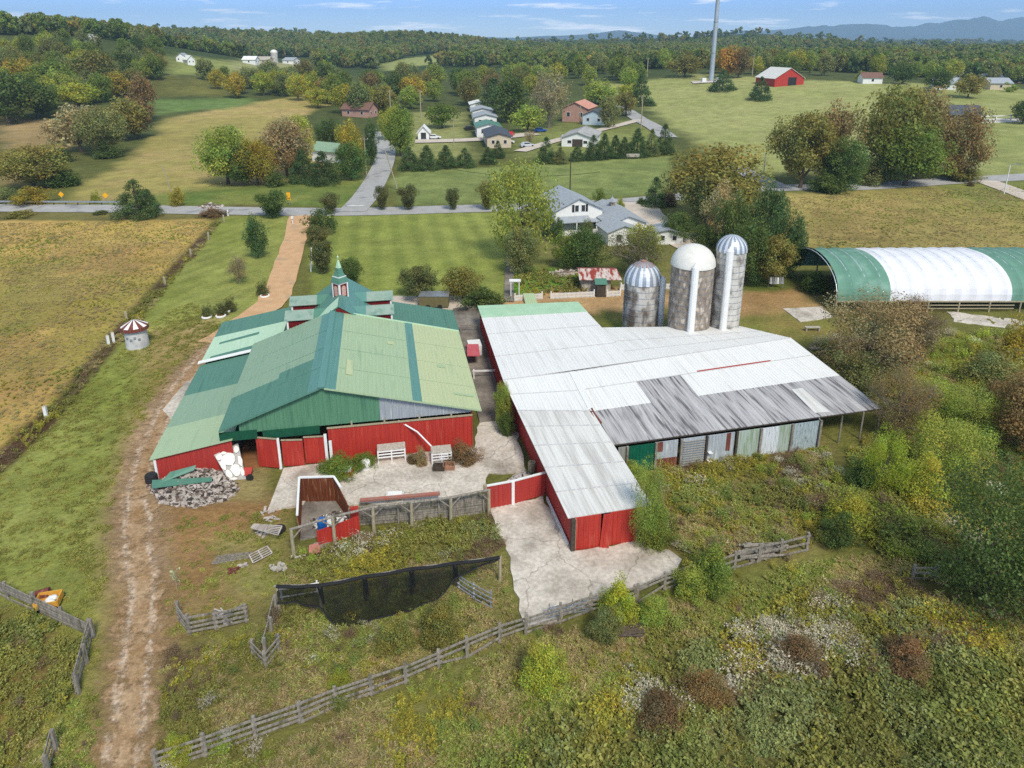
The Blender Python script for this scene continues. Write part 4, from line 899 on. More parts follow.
# ------------------------------------------------------------------ fences
def fence(name, lab, pts, h=1.15, rails=4, rw=.11, mat=None, pmat=None, pw=.15, group=None, cat='fence', droop=None, jitter=.05, lo=.2, post_h=None):
    p = [at(*q) for q in pts]; t = thing(name, lab, cat, p[0], group); mat = mat or M['wood']; pmat = pmat or mat
    for q in p:
        mb = MB(); hh_ = (post_h or h + .15) * rnd.uniform(.95, 1.06); mb.box(q + Vector((0, 0, hh_ / 2)), (pw, pw, hh_), rnd.uniform(-.2, .2)); mb.build('post', pmat, t)
    for i, (a, b) in enumerate(zip(p[:-1], p[1:])):
        for j in range(rails):
            if droop and (i, j) in droop: mode = droop[(i, j)]
            else: mode = None
            if mode == 'gone': continue
            z0 = lo + (h - lo) * j / max(1, rails - 1); za, zb = z0 + rnd.uniform(-jitter, jitter), z0 + rnd.uniform(-jitter, jitter)
            if mode == 'fall_b': zb = .08
            if mode == 'fall_a': za = .08
            n = (b - a).normalized(); s = Vector((n.y, -n.x, 0)) * (pw * .6 if (i + j) % 2 else pw * .45)
            mb = MB(); mb.bar(a + s + Vector((0, 0, za)) - n * .12, b + s + Vector((0, 0, zb)) + n * .12, .05, rw); mb.build('rail', mat, t)
    return t
main = [(158, 772), (206, 756), (256, 738), (301, 722), (336, 707), (372, 695), (406, 683), (439, 669), (467, 657), (500, 643), (526, 634), (560, 623), (590, 612), (612, 608), (634, 603)]
fence('rail_fence', 'long grey split rail fence climbing from bottom left to the round bush', main, droop={(6, 0): 'gone', (7, 1): 'fall_b', (7, 0): 'gone', (8, 0): 'gone', (8, 1): 'fall_a', (3, 0): 'fall_a', (9, 0): 'gone', (5, 2): 'gone'})
fence('rail_fence', 'grey rail fence below the concrete apron with a slipped rail', [(637, 602), (664, 590), (694, 580), (710, 577)], droop={(0, 1): 'fall_a', (0, 0): 'gone'})
fence('rail_fence', 'grey rail fence in front of the stacked timbers', [(712, 577), (734, 569), (758, 562), (780, 557), (806, 551)], rails=3)
fence('rail_fence', 'low rail fence half buried at the foot of the big dark tree', [(912, 580), (934, 580)], rails=3, h=.9)
fence('rail_fence', 'stacked grey rail fence beside the yellow cart', [(-22, 584), (8, 598), (36, 610), (64, 624), (92, 637)], rails=5, h=1.0, jitter=.12, rw=.13)
fence('rail_fence', 'grey rail fence running back from the stacked fence corner', [(94, 638), (87, 664), (79, 694)], rails=4)
fence('rail_fence', 'short rail fence end cut by the bottom left edge', [(57, 752), (50, 778)], rails=3)
fence('rail_fence', 'three panel rail fence with a leaning plank beside the dirt track', [(180, 620), (190, 634), (217, 629), (247, 622)], rails=4, h=1.1)
fence('rail_fence', 'narrow rail fence between net frame and rail corner', [(277, 612), (272, 634), (266, 656)], rails=2, h=1.0)
fence('rail_fence', 'open V shaped rail corner in the rough grass', [(254, 656), (266, 668), (279, 652)], rails=3, h=.95)
a = at(222, 622); t = thing('plank', 'loose leaning plank on the three panel fence', 'plank', a); mb = MB(); mb.bar(a + Vector((0, .3, .25)), at(245, 604, .9), .14, .05); mb.build('board', M['wood'], t)
fence('pipe_gate', 'white tube gate standing open beside the black netting', [(459, 590), (474, 600), (491, 609)], rails=4, h=1.1, rw=.05, mat=M['steel'], pw=.07, cat='gate')
fence('pipe_gate', 'white tube rails between the two left net posts', [(282, 600), (318, 594)], rails=2, h=.8, rw=.06, mat=M['white'], pw=.08, cat='gate')
fence('wire_fence', 'small steel wire panel fence on the apron edge', [(549, 620), (572, 615), (590, 612)], rails=6, h=.9, rw=.025, mat=M['steel'], pw=.05)
# picket fences by the garden
def picket(lab, pts, h=.75, gap=.16):
    p = [at(*q) for q in pts]; t = thing('picket_fence', lab, 'fence', p[0])
    for a, b in zip(p[:-1], p[1:]):
        mb = MB()
        for zz in (.2, h - .15): mb.bar(a + Vector((0, .04, zz)), b + Vector((0, .04, zz)), .04, .08)
        mb.build('rail', M['white'], t); mb = MB(); n = int((b - a).length / gap)
        for i in range(n + 1): mb.box(a.lerp(b, i / n) + Vector((0, 0, h / 2)), (.1, .03, h))
        mb.build('picket_row', M['white'], t)
    mb = MB()
    for q in p: mb = MB(); mb.box(q + Vector((0, .05, h / 2 + .1)), (.14, .14, h + .2)); mb.build('post', M['white'], t)
picket('white picket fence in front of the vegetable garden left of the outhouse', [(551, 299), (594, 297)])
picket('white picket fence stepping back right of the outhouse', [(607, 297), (620, 296), (621, 290), (676, 289)])
picket('short white picket fence beside the garden arch', [(515, 301), (542, 299)])
a = at(515, 297); t = thing('garden_arch', 'white trellis arch at the end of the brick garden path', 'arch', a)
mb = MB()
for x in (-.5, .5):
    for y in (0, .6): mb = MB(); mb.box(a + Vector((x, y, 1.0)), (.1, .1, 2.0)); mb.build('post', M['white'], t)
mb = MB(); mb.slab([a + Vector(v) for v in ((-.7, -.1, 2.1), (.7, -.1, 2.1), (.7, .7, 2.1), (-.7, .7, 2.1))], .12)
for k in range(5): mb.bar(a + Vector((-.5, 0, .4 + k * .35)), a + Vector((-.5, .6, .4 + k * .35)), .05, .05)
mb.build('trellis', M['white'], t)
strip('brick_path', [(509, 302), (509, 285), (510, 262), (511, 240)], 1.2, M['conc_dark'], .09)
a = at(533, 302); t = thing('roof_sheet', 'pale green metal sheets leaning on the garden fence', 'metal sheet', a); mb = MB()
mb.ribbed(a + Vector((-.9, -1.0, .05)), a + Vector((.6, -1.0, .05)), a + Vector((.1, .6, .9)), a + Vector((-1.2, .6, .9)), .25, .03, .03); mb.build('sheet', M['g_light'], t)
# far white paddock fence, guard rail, cedar fence
fence('paddock_fence', 'white paddock fence beside the brown cabin', [(980, 123), (995, 122.5), (1010, 122), (1026, 121.5), (1045, 121)], h=2.2, rails=3, rw=.35, mat=M['white'], pw=.35)
gp_ = [at(x, 208 - 3.2 + x * .004) for x in range(-90, 128, 12)]
t = thing('guard_rail', 'grey steel guard rail along the road at far left', 'guard rail', gp_[0])
for q in gp_: mb = MB(); mb.box(q + Vector((0, 0, .4)), (.15, .15, .8)); mb.build('post', M['wood_dark'], t)
mb = MB()
for a, b in zip(gp_[:-1], gp_[1:]): mb.bar(a + Vector((0, -.1, .68)), b + Vector((0, -.1, .68)), .06, .32)
mb.build('rail', M['steel'], t)
fencerow = [(228, 216, 'white topped fence post at the road end of the hay field'), (224, 222, 'grey fence post next to the road end post'), (209, 240, 'weathered fence post in the middle of the hay field edge'), (191, 257, 'pale fence post beside the weedy hay field edge, second below the road'), (165, 286, 'pale fence post standing alone uphill of the round tower'), (127, 322, 'grey post right behind the striped tower'), (114, 343, 'white leaning post just below the striped tower'), (109, 346, 'shorter grey post beside the white leaning post'), (47, 419, 'white fence post in brown weeds nearest the bottom of the field edge')]
for px, py, lab in fencerow:
    a = at(px, py); t = thing('fence_post', lab, 'post', a, 'posts along the hay field edge'); mb = MB(); mb.box(a + Vector((0, 0, .6)), (.24, .24, 1.2), rnd.random()); mb.build('post_shaft', M['white'] if 'white' in lab else M['wood_light'], t)
    mb = MB(); mb.lathe(a, [(.17, 1.2), (.02, 1.3)], 4); mb.build('cap', M['wood_light'], t)
# timber pergola frame and plank wall at the yard's edge
pg = [(294, 556), (335, 543), (374, 533), (412, 528), (451, 523), (489, 515)]; pp = [at(*q) for q in pg]; hg = 1.95
t = thing('pergola', 'open timber frame of posts and braced beams along the concrete yard', 'frame', pp[0])
for q in pp: mb = MB(); mb.tube(q, q + Vector((rnd.uniform(-.05, .05), 0, hg)), .12, .1, 8); mb.build('post', M['wood_light'], t)
for i, (a, b) in enumerate(zip(pp[:-1], pp[1:])):
    u = Vector((0, 0, hg)); mb = MB(); mb.tube(a + u - (b - a) * .04, b + u + (b - a) * .04, .085, .075, 8); mb.build('beam', M['wood'], t)
    for (f, g) in ((a, b), (b, a)):
        mb = MB(); d_ = (g - f).normalized(); mb.tube(f + Vector((0, 0, hg - .75)), f + d_ * .7 + Vector((0, 0, hg - .05)), .05, .05, 6); mb.build('brace', M['wood'], t)
wl = [at(352, 524), at(400, 520), at(440, 516), at(484, 510)]
t = thing('plank_wall', 'low wall of stacked grey planks holding the yard edge', 'wall', wl[0])
mb = MB()
for i, (a, b) in enumerate(zip(wl[:-1], wl[1:])):
    for j in range(9): o = Vector((0, rnd.uniform(-.06, .06) - .25, 0)); mb.bar(a + o + Vector((0, 0, .08 + j * .165)), b + o + Vector((0, 0, .08 + j * .165 + rnd.uniform(-.03, .03))), .07, .13)
mb.build('plank_stack', M['wood'], t)
mb = MB()
for q in wl: mb = MB(); mb.box(q + Vector((0, -.38, .75)), (.12, .12, 1.5)); mb.build('post', M['wood'], t)
a, b = at(360, 511), at(440, 504); t = thing('long_beam', 'long red stained beam lying behind the plank wall', 'beam', a); mb = MB(); mb.bar(a + Vector((0, .2, .7)), b + Vector((0, .2, .7)), .28, .14); mb.build('timber', surf('red_stained_wood', srgb(170, 96, 84), srgb(150, 120, 108), 3, .9), t)
# roofless junk pen
jp = dict(a=at(301, 512), b=at(333, 505), c=at(363, 532), d=at(306, 552))
jA, jB, jC, jD = at(302, 503), at(336, 502), at(356, 531), at(300, 541); zz = lambda q, h_: q + Vector((0, 0, h_))
t = thing('junk_pen', 'roofless red pen with rusty tin walls and white top edge', 'pen', (jA + jC) / 2)
M['rust2'] = surf('brown_rusted_tin', srgb(120, 64, 34), srgb(84, 44, 28), 3, .8, (5, 5, .3), c3=srgb(172, 128, 100), s3=2.4, lo3=.58, hi3=.7)
mb = MB(); mb.ribbed(jA, jB, zz(jB, 2.0), zz(jA, 2.0), .2, .03, .04); mb.build('back_wall', M['rust2'], t)
mb = MB(); mb.ribbed(jD, jA, zz(jA, 2.0), zz(jD, 1.9), .25, .03, .04); mb.build('left_wall', M['rust2'], t)
mb = MB(); mb.ribbed(jB, jC, zz(jC, .9), zz(jB, 1.9), .25, .03, .04); mb.build('right_wall', M['rust2'], t)
mb = MB(); mb.ribbed(at(318, 546), at(360, 534), zz(at(360, 534), 1.35), zz(at(318, 546), 1.1), .25, .03, .04); mb.box(zz(jC, .9), (.5, .25, 1.8), .3); mb.build('front_panel', M['red'], t)
mb = MB(); mb.slab([zz(q_, .1) for q_ in (jD, jC, jB, jA)], .08); mb.build('floor', M['conc_dark'], t)
mb = MB(); mb.bar(zz(jA, 2.03), zz(jB, 2.03), .14, .1); mb.bar(zz(jD, 1.93), zz(jA, 2.03), .14, .1); mb.bar(zz(jB, 2.03), zz(jB.lerp(jC, .35), 1.9), .14, .1); mb.build('white_edge', M['white'], t)
mb = MB(); mb.slab([at(309, 553, .25), at(322, 552, .25), at(318, 543, .4), at(309, 545, .4)], .06); mb.build('pallet', surf('pink_board', srgb(186, 120, 108), srgb(160, 104, 92), 3, .8), t)
def barrel(name, lab, cat, a, r, h, mat, group=None, tilt=None):
    t = thing(name, lab, cat, a, group); mb = MB(); mb.lathe(a, [(r * .95, 0), (r, h * .06), (r, h * .3), (r * 1.04, h * .33), (r, h * .36), (r, h * .64), (r * 1.04, h * .67), (r, h * .7), (r, h * .94), (r * .95, h)], 18); mb.build('drum', mat, t)
    mb = MB(); mb.lathe(a, [(r * .9, h), (r * .9, h + .03), (.02, h + .035)], 18, cap=False); mb.build('lid', mat, t); return t
barrel('barrel', 'blue plastic barrel inside the roofless junk pen', 'barrel', at(323, 531), .3, .85, surf('blue_plastic', srgb(22, 104, 190), srgb(18, 92, 170), 2, .45))
barrel('barrel', 'pale wooden barrel by the red side wall above the gate', 'barrel', at(532, 471), .3, .75, M['wood_light'])
barrel('bucket', 'white bucket beside the green bush at the red wall', 'bucket', at(366, 470), .34, .75, M['white'])
barrel('barrel', 'black drum lying against the left barn corner', 'barrel', at(152, 482), .42, .6, M['black'])
def heap(name, lab, cat, pts, n, hmax, mats, sz, seed, group=None):
    """pile of broken pieces over a mound"""
    p = plan(pts); cx = sum(q[0] for q in p) / len(p); cy = sum(q[1] for q in p) / len(p); r_ = random.Random(seed)
    xs = [q[0] for q in p]; ys = [q[1] for q in p]; t = thing(name, lab, cat, (cx, cy, 0)); A = np.array
    m_ = [MB() for _ in mats]; mx_ = None
    for i in range(n * 3):
        x, y = r_.uniform(min(xs), max(xs)), r_.uniform(min(ys), max(ys)); d = float(sdist(A([x]), A([y]), p)[0])
        if d < 0: continue
        zt = hmax * min(1, d / 1.2) * r_.uniform(.2, 1); s = sz * r_.uniform(.4, 1.5)
        ax = Vector((r_.gauss(0, 1), r_.gauss(0, 1), r_.gauss(0, .5))).normalized(); u = ax.cross(Vector((.3, .2, 1))).normalized(); w = ax.cross(u)
        m_[r_.randrange(len(mats))].box((x, y, zt + s * .1), (s * r_.uniform(.7, 1.8), s * r_.uniform(.4, .9), s * r_.uniform(.1, .45)), ax=(ax, u, w))
        n -= 1
        if n <= 0: break
    mb = MB(); g = []
    for (x, y) in p: g.append(Vector((x, y, .02)))
    c_ = Vector((cx, cy, hmax * .55))
    inner = [c_.lerp(q, .45) + Vector((0, 0, 0)) for q in g]; inner = [Vector((q.x, q.y, hmax * .5)) for q in inner]
    for i in range(len(g)): j = (i + 1) % len(g); mb.face(g[i], g[j], inner[j], inner[i]); mb.face(inner[i], inner[j], c_)
    mb.build('mound', mats[0], t)
    for q, mt in zip(m_, mats): q.build('broken_pieces', mt, t)
    return t
M['rub1'] = surf('pale_rubble', srgb(198, 188, 180), srgb(160, 148, 140), 3, .95); M['rub2'] = surf('brown_rubble', srgb(130, 112, 100), srgb(96, 82, 74), 3, .95); M['rub3'] = surf('dark_rubble', srgb(84, 74, 68), srgb(60, 54, 50), 3, .95)
hp = heap('rubble_pile', 'pile of broken block rubble beside the low red wing wall', 'rubble', [(148, 486), (170, 478), (200, 468), (226, 472), (240, 490), (226, 500), (196, 508), (160, 504)], 2600, .8, [M['rub1'], M['rub2'], M['rub1'], M['cream'], M['rub3']], .21, 5)
def sheet(lab, pts, mat, z0=.85):
    p = [at(x, y, z) for x, y, z in pts]; t = thing('metal_sheet', lab, 'metal sheet', p[0]); mb = MB(); mb.slab(p, .04); mb.build('sheet', mat, t)
sheet('long teal metal sheet lying across the rubble pile', [(152, 488, .7), (212, 481, 1.0), (212, 477, 1.05), (152, 480, .8)], M['g_teal'])
sheet('folded teal sheet leaning up the red wing wall', [(160, 483, .8), (194, 470, 1.1), (196, 465, 1.35), (170, 472, 1.2)], M['g_teal'])
# big pale stone slabs leaning in the barn corner
a = at(230, 478); t = thing('stone_stack', 'large white stone slabs leaning together beside the barn opening', 'stone slabs', a)
qA, qB, qC, qD = at(229, 481, .05), at(246, 479, .05), at(238, 443, 1.9), at(214, 455, 1.6)
def qm(u, v): return lerp4(qA, qB, qC, qD, u, v)
mb = MB(); mb.slab([qA, qB, qC, qD], .12, (.3, -1, .5)); mb.build('backing', surf('grey_slab_joints', srgb(186, 182, 177), srgb(164, 160, 155), 3, .9), t)
for (u, v, w, h_) in ((.46, .68, .62, .40), (.60, .30, .50, .38), (.12, .56, .22, .34), (.92, .52, .2, .3), (.2, .24, .3, .3), (.9, .22, .2, .26), (.5, .93, .6, .12), (.14, .86, .26, .2), (.88, .86, .22, .2), (.3, .06, .5, .1)):
    ring = [qm(u + w * .5 * math.cos(k * .7) * (1 + .12 * math.sin(k * 2.3 + u * 9)), v + h_ * .5 * math.sin(k * .7) * (1 + .1 * math.cos(k * 3 + v * 7))) + Vector((.03, -.09, .05)) for k in range(9)]
    mb = MB(); mb.slab(ring, .08, (.3, -1, .5)); mb.build('stone_slab', M['dome_w'], t)
a = at(248, 477); t = thing('wheelbarrow', 'red wheelbarrow tipped beside the stone slabs', 'wheelbarrow', a)
mb = MB(); mb.slab([a + Vector(v) for v in ((-.35, -.2, .2), (.25, -.1, .2), (.35, .2, .7), (-.25, .15, .7))], .12, (0, -1, .5)); mb.build('tray', M['red'], t)
mb = MB(); mb.tube(a + Vector((.3, -.5, .25)), a + Vector((.3, -.35, .25)), .25, .25, 16); mb.build('wheel', M['black'], t)
mb = MB(); mb.bar(a + Vector((-.5, -.5, .05)), a + Vector((-.9, .3, .9)), .05, .05); mb.build('handle', M['wood_light'], t)
# hay racks / benches against the red wall
def rack(lab, p0, p1, h, dpt, slats, lean=0):
    a, b = at(*p0, .15), at(*p1, .15); d_ = (b - a).normalized(); n = Vector((-d_.y, d_.x, 0)); t = thing('hay_rack', lab, 'hay rack', a)
    mb = MB(); mb.slab([a + Vector((0, 0, h)), b + Vector((0, 0, h)), b + n * dpt + Vector((0, 0, h + .1)), a + n * dpt + Vector((0, 0, h + .1))], .08); mb.build('top_board', M['cream'], t)
    mb = MB()
    for j in range(slats): z_ = h - .14 - j * .24; mb.bar(a + Vector((0, 0, z_)), b + Vector((0, 0, z_)), .05, .1)
    mb.build('front_slats', M['white'], t)
    for f in (.02, .5, .98):
        q = a.lerp(b, f); mb = MB(); mb.box(q + Vector((0, 0, h / 2 - .05)), (.09, .09, h)); mb.build('leg', M['white'], t); mb = MB(); mb.box(q + n * dpt + Vector((0, 0, h / 2)), (.09, .09, h)); mb.build('leg', M['white'], t)
    return t
rack('white slatted hay rack with stained top against the red wall', (378, 463), (406, 460), 1.05, .7, 3)
rack('white slatted hay rack with small frame on top and boxes below', (432, 465), (452, 463), 1.0, .8, 4)
a = at(444, 459, 1.2); t = thing('wire_rack', 'small white wire frame standing on the right hay rack', 'frame', a); mb = MB()
for z_ in (0, .18, .36): mb.bar(a + Vector((-.3, 0, z_ + .02)), a + Vector((.3, 0, z_ + .02)), .03, .04)
for x in (-.3, 0, .3): mb.bar(a + Vector((x, 0, 0)), a + Vector((x, 0, .4)), .03, .04)
mb.build('wire', M['white'], t)
for i, (px, py, lab, mt) in enumerate([(439, 469, 'low dark crate on the concrete in front of the right hay rack', M['wood_dark']), (449, 468, 'orange box on the ground beside the right hay rack', surf('orange_board', srgb(168, 124, 98), srgb(150, 110, 90), 3, .8)), (345, 474, 'red and white metal junk beside the junk pen', M['red']), (395, 499, 'white tub lying upside down at the yard edge', M['white'])]):
    a = at(px, py, .15); t = thing('crate', lab, 'crate', a); mb = MB(); w = .8 if i < 2 else 1.1
    for z_ in (.06, .18, .3): mb.box(a + Vector((0, -.3, z_)), (w, .04, .08)); mb.box(a + Vector((0, .3, z_)), (w, .04, .08))
    for x in (-w / 2, w / 2): mb.box(a + Vector((x, 0, .18)), (.05, .6, .36))
    mb.box(a + Vector((0, 0, .04)), (w, .6, .05)); mb.build('slats', mt, t)
    if i >= 2: mb = MB(); mb.slab([a + Vector(v) for v in ((-.5, -.3, .38), (.5, -.25, .38), (.45, .35, .42), (-.5, .3, .4))], .05); mb.build('cover', M['white'], t)
heap('scrap_pile', 'small heap of grey scrap by the barrel behind the red gate', 'scrap', [(506, 481), (520, 471), (538, 476), (520, 484)], 70, .35, [M['rub1'], M['rub3'], M['steel']], .22, 8)
heap('junk_heap', 'junk and white scraps heaped inside the roofless pen', 'junk', [(308, 522), (340, 512), (356, 522), (345, 532), (318, 538)], 420, .8, [M['white'], M['rub2'], M['rub3'], M['wood']], .2, 9)
heap('timber_pile', 'pile of grey timbers stacked behind the lower rail fence', 'timber', [(735, 553), (752, 543), (772, 546), (778, 556), (750, 562)], 30, .3, [M['rub1'], M['wood']], .5, 19)
t = thing('log_stack', 'long pale logs lying loose behind the rail fence', 'logs', at(755, 553)); mb = MB()
for i in range(12): a = at(737 + rnd.uniform(0, 8), 545 + i * 1.3, .3 + rnd.uniform(0, .3)); mb.tube(a, a + Vector((rnd.uniform(2.2, 3), rnd.uniform(.2, .9), rnd.uniform(-.1, .1))), .08, .07, 7)
mb.build('log', M['wood'], t)
t = thing('log_stack', 'brown branches heaped under the round bright bush', 'logs', at(626, 632)); mb = MB()
for i in range(14): a = at(616 + rnd.uniform(0, 5), 628 + i * .6, .15 + rnd.uniform(0, .3)); mb.tube(a, a + Vector((rnd.uniform(1, 1.5), rnd.uniform(-.3, .4), rnd.uniform(-.1, .1))), .05, .04, 6)
mb.build('branch', M['bark'], t)
# red gate between the barns
g = [at(487, 510), at(513, 505), at(545, 496)]; t = thing('yard_gate', 'pair of red board gates with white trim closing the yard', 'gate', g[1])
for i, (a, b) in enumerate(zip(g[:-1], g[1:])):
    mb = MB(); mb.ribbed(a + Vector((0, 0, .1)), b + Vector((0, 0, .1)), b + Vector((0, 0, 1.85)), a + Vector((0, 0, 1.85)), .3, .03, .05); o = mb.build('gate_leaf', M['red_wing'], t)
    mb = MB(); mb.bar(a + Vector((0, 0, 1.9)), b + Vector((0, 0, 1.9)), .12, .1); mb.build('top_trim', M['white'], o)
mb = MB(); mb.box(g[1] + Vector((0, -.06, .95)), (.2, .14, 1.9), .2); mb.build('post', M['white'], t); mb = MB(); mb.tube(g[0] + Vector((-.1, 0, 0)), g[0] + Vector((-.1, 0, 2.0)), .12, .12, 8); mb.build('post', M['wood_light'], t)
# things in the alley
a = at(468, 356); t = thing('low_roof', 'small faded red lean-to roof in the alley between the barns', 'lean-to', a); M['pink'] = surf('faded_red_tin', srgb(196, 96, 104), srgb(184, 84, 90), 2, .6)
mb = MB(); mb.slab([at(467, 355.5, 1.5), at(480, 355.5, 1.3), at(478.5, 344, 1.3), at(467, 344, 1.5)], .08); mb.build('roof', M['pink'], t); mb = MB(); mb.bar(at(480, 355.5, .65) + Vector((-.1, .1, 0)), at(478.5, 344, .65), .08, 1.3, up=(1, 0, 0)) if False else mb.box(at(474, 358) + Vector((0, 1, .6)), (1.3, 1.6, 1.2), GA); mb.build('wall', M['white'], t)
fence('alley_rail', 'white rail across the alley between the two barns', [(474, 380), (500, 379)], h=1.0, rails=2, mat=M['white'], pw=.1, lo=.85)
fence('alley_rail', 'thin grey rail across the top of the alley', [(461, 333), (478, 333)], h=.9, rails=1, mat=M['wood'], pw=.1, lo=.9)
a = at(421, 310); t = thing('wood_trailer', 'olive wooden stock trailer box parked behind the teal roof', 'trailer', a)
mb = MB(); mb.box(a + Vector((1.5, 1, .95)), (3.4, 1.7, 1.3)); mb.build('box_body', surf('olive_boards', srgb(120, 112, 78), srgb(104, 96, 66), 3, .9), t); mb = MB(); mb.box(a + Vector((1.5, 1, 1.63)), (3.5, 1.8, .08)); mb.build('top', M['steel'], t)
for x in (.8, 2.2): mb = MB(); mb.tube(a + Vector((x, .05, .3)), a + Vector((x, 1.95, .3)), .3, .3, 14); mb.build('wheel', M['black'], t)
# shade net on a post frame
npx = [(280, 612), (322, 611), (366, 602), (412, 594), (455, 588), (500, 582)]; npos = [at(*q) for q in npx]; hn = 1.75
t = thing('net_trellis', 'timber posts and beam carrying the black shade net', 'frame', npos[0])
for i, q in enumerate(npos): mb = MB(); mb.tube(q, q + Vector((0, 0, hn)), .1, .09, 8); mb.build('post', M['wood_light'] if i in (0, 1, 5) else M['wood_dark'], t)
for a, b in zip(npos[:-1], npos[1:]): mb = MB(); mb.tube(a + Vector((0, 0, hn)) - (b - a) * .06, b + Vector((0, 0, hn)), .08, .08, 8); mb.build('beam', M['wood'], t)
m, nt, N, L = nmat('black_shade_net'); out = N('ShaderNodeOutputMaterial'); b_ = N('ShaderNodeBsdfDiffuse'); b_.inputs[0].default_value = (.012, .013, .013, 1); tr = N('ShaderNodeBsdfTransparent'); mxs = N('ShaderNodeMixShader')
tc = N('ShaderNodeTexCoord'); nz = N('ShaderNodeTexNoise'); nz.inputs['Scale'].default_value = 1.3; mr = N('ShaderNodeMapRange'); L(tc.outputs['Object'], nz.inputs['Vector']); L(nz.outputs['Fac'], mr.inputs[0]); mr.inputs[3].default_value = .48; mr.inputs[4].default_value = .84
L(mr.outputs[0], mxs.inputs[0]); L(tr.outputs[0], mxs.inputs[1]); L(b_.outputs[0], mxs.inputs[2]); L(mxs.outputs[0], out.inputs[0]); M['net'] = m
M['net_d'] = surf('bunched_black_net', (.012, .012, .013, 1), (.02, .02, .021, 1), 8, .8)
net = thing('shade_net', 'torn black shade net sagging from the timber frame', 'net', npos[2])
low = [.8, .95, .9, .25, .05, .25, .1, .3, 1.1, 1.5, 1.7]; out_ = [.2, .2, .7, 1.5, 1.7, 1.5, 1.3, 1.1, .6, .2, .05]
top = []; 
for k in range(41):
    u = k / 40 * 5; i = min(4, int(u)); top.append(npos[i].lerp(npos[i + 1], u - i) + Vector((0, 0, hn - .02 - .06 * abs(math.sin(u * math.pi)))))
mb = MB(); J = 10; grid = []
def cvi(arr, f): f = f * (len(arr) - 1); i = min(len(arr) - 2, int(f)); return arr[i] + (arr[i + 1] - arr[i]) * (f - i)
for k, p_ in enumerate(top):
    u = k / 40; zl, ol = cvi(low, u), cvi(out_, u); row = []
    for j in range(J + 1):
        v = j / J; row.append(p_ + Vector((.1 * math.sin(k * .9) * v, -ol * v ** .8 + .05 * math.sin(k * 1.3 + j), -(hn - zl) * (v ** 1.25) + .04 * math.sin(k * .7 + j * .8) * v)))
    grid.append(row)
for a, b in zip(grid[:-1], grid[1:]):
    for j in range(J): mb.face(a[j], b[j], b[j + 1], a[j + 1])
mb.build('net_cloth', M['net'], net, True)
mb = MB(); mb.path([p_ + Vector((0, -.05, .06)) for p_ in top], .10, 6); mb.build('rolled_edge', M['net_d'], net)
mb = MB(); mb.path([r_[J] for r_ in grid], .05, 5); mb.build('hem', M['net_d'], net)
for i in (1, 2, 3, 4):
    mb = MB(); q = npos[i] + Vector((0, 0, hn)); mb.tube(q, q + Vector((.25, -.3, -1.0)), .16, .04, 7); mb.build('gathered_fold', M['net_d'], net)
# bits lying by the dirt
def panel_flat(lab, pts, slats, mat, z=.08, name='hurdle', cat='hurdle', tilt=0):
    a, b, c_, d = [at(x, y, z + (tilt if i > 1 else 0)) for i, (x, y) in enumerate(pts)]; t = thing(name, lab, cat, a); mb = MB()
    for k in range(slats + 1): f = k / slats; mb.bar(a.lerp(d, f), b.lerp(c_, f), .05, .04)
    mb.build('slats', mat, t); mb = MB()
    for f in (0, .5, 1): mb.bar(a.lerp(b, f), d.lerp(c_, f), .06, .07)
    mb.build('frame_rail', mat, t)
panel_flat('green grey slatted panel lying flat on brown dirt', [(212, 564), (248, 558), (252, 552), (218, 556)], 5, M['wood'])
panel_flat('white lattice panel propped next to the flat slatted panel', [(253, 563), (272, 553), (267, 546), (249, 555)], 4, M['rub1'], .2, tilt=.25)
panel_flat('stack of pale slats piled on a black tyre', [(251, 528), (278, 535), (282, 526), (254, 524)], 5, M['rub1'], .7, 'slat_stack', tilt=.2)
a = at(279, 531); t = thing('tyre', 'black tyre under the pale slat pile', 'tyre', a); mb = MB(); mb.lathe(a, [(.25, .02), (.42, .02), (.45, .12), (.42, .22), (.25, .22)], 18, cap=False); mb.build('tread', M['black'], t)
for k_, (px, py, lab, mt, sc_) in enumerate([(262, 535, 'short pale planks strewn under the slat pile', 'rub1', .6), (232, 572, 'reddish board scrap beside the flat hurdle', 'rust', .4), (268, 512, 'white scraps along the edge of the left concrete pad', 'rub1', .5), (272, 520, 'pale rubble bits left of the pergola post', 'rub1', .5), (243, 566, 'small white and red scrap on the brown dirt', 'rub1', .3), (224, 618, 'pale sheet lying behind the three panel fence', 'rub1', .8), (328, 548, 'loose boards in the weeds before the junk pen', 'wood', 1), (298, 558, 'pale junk tipped at the first pergola post', 'rub1', .5)]):
    a = at(px, py); t = thing('scrap_boards', lab, 'scrap', a); mb = MB()
    for i in range(9): mb.box(a + Vector((rnd.uniform(-.7, .7) * sc_, rnd.uniform(-.45, .45) * sc_, rnd.uniform(.03, .22))), (rnd.uniform(.3, 1.1) * sc_, rnd.uniform(.06, .2), .04), rnd.random() * 3)
    mb.build('boards', M[mt], t)
a = at(279, 570); t = thing('scrap_heap', 'small heap of pale junk left of the net frame', 'junk', a); mb = MB()
for i in range(14): mb.box(a + Vector((rnd.uniform(-.5, .5), rnd.uniform(-.3, .3), rnd.uniform(.05, .3))), (rnd.uniform(.1, .4), rnd.uniform(.08, .3), rnd.uniform(.05, .15)), rnd.random() * 3)
mb.build('pieces', M['cream'], t)
a = at(50, 606); t = thing('yellow_cart', 'yellow wooden cart filled with white junk beside the fence', 'cart', a); M['yel'] = surf('worn_yellow_paint', srgb(222, 168, 70), srgb(200, 146, 58), 4, .6)
mb = MB(); Lx, Ly, hh_ = 1.15, .9, .4; rz = .25; X_ = Vector((math.cos(rz), math.sin(rz), 0)); Y_ = Vector((-X_.y, X_.x, 0))
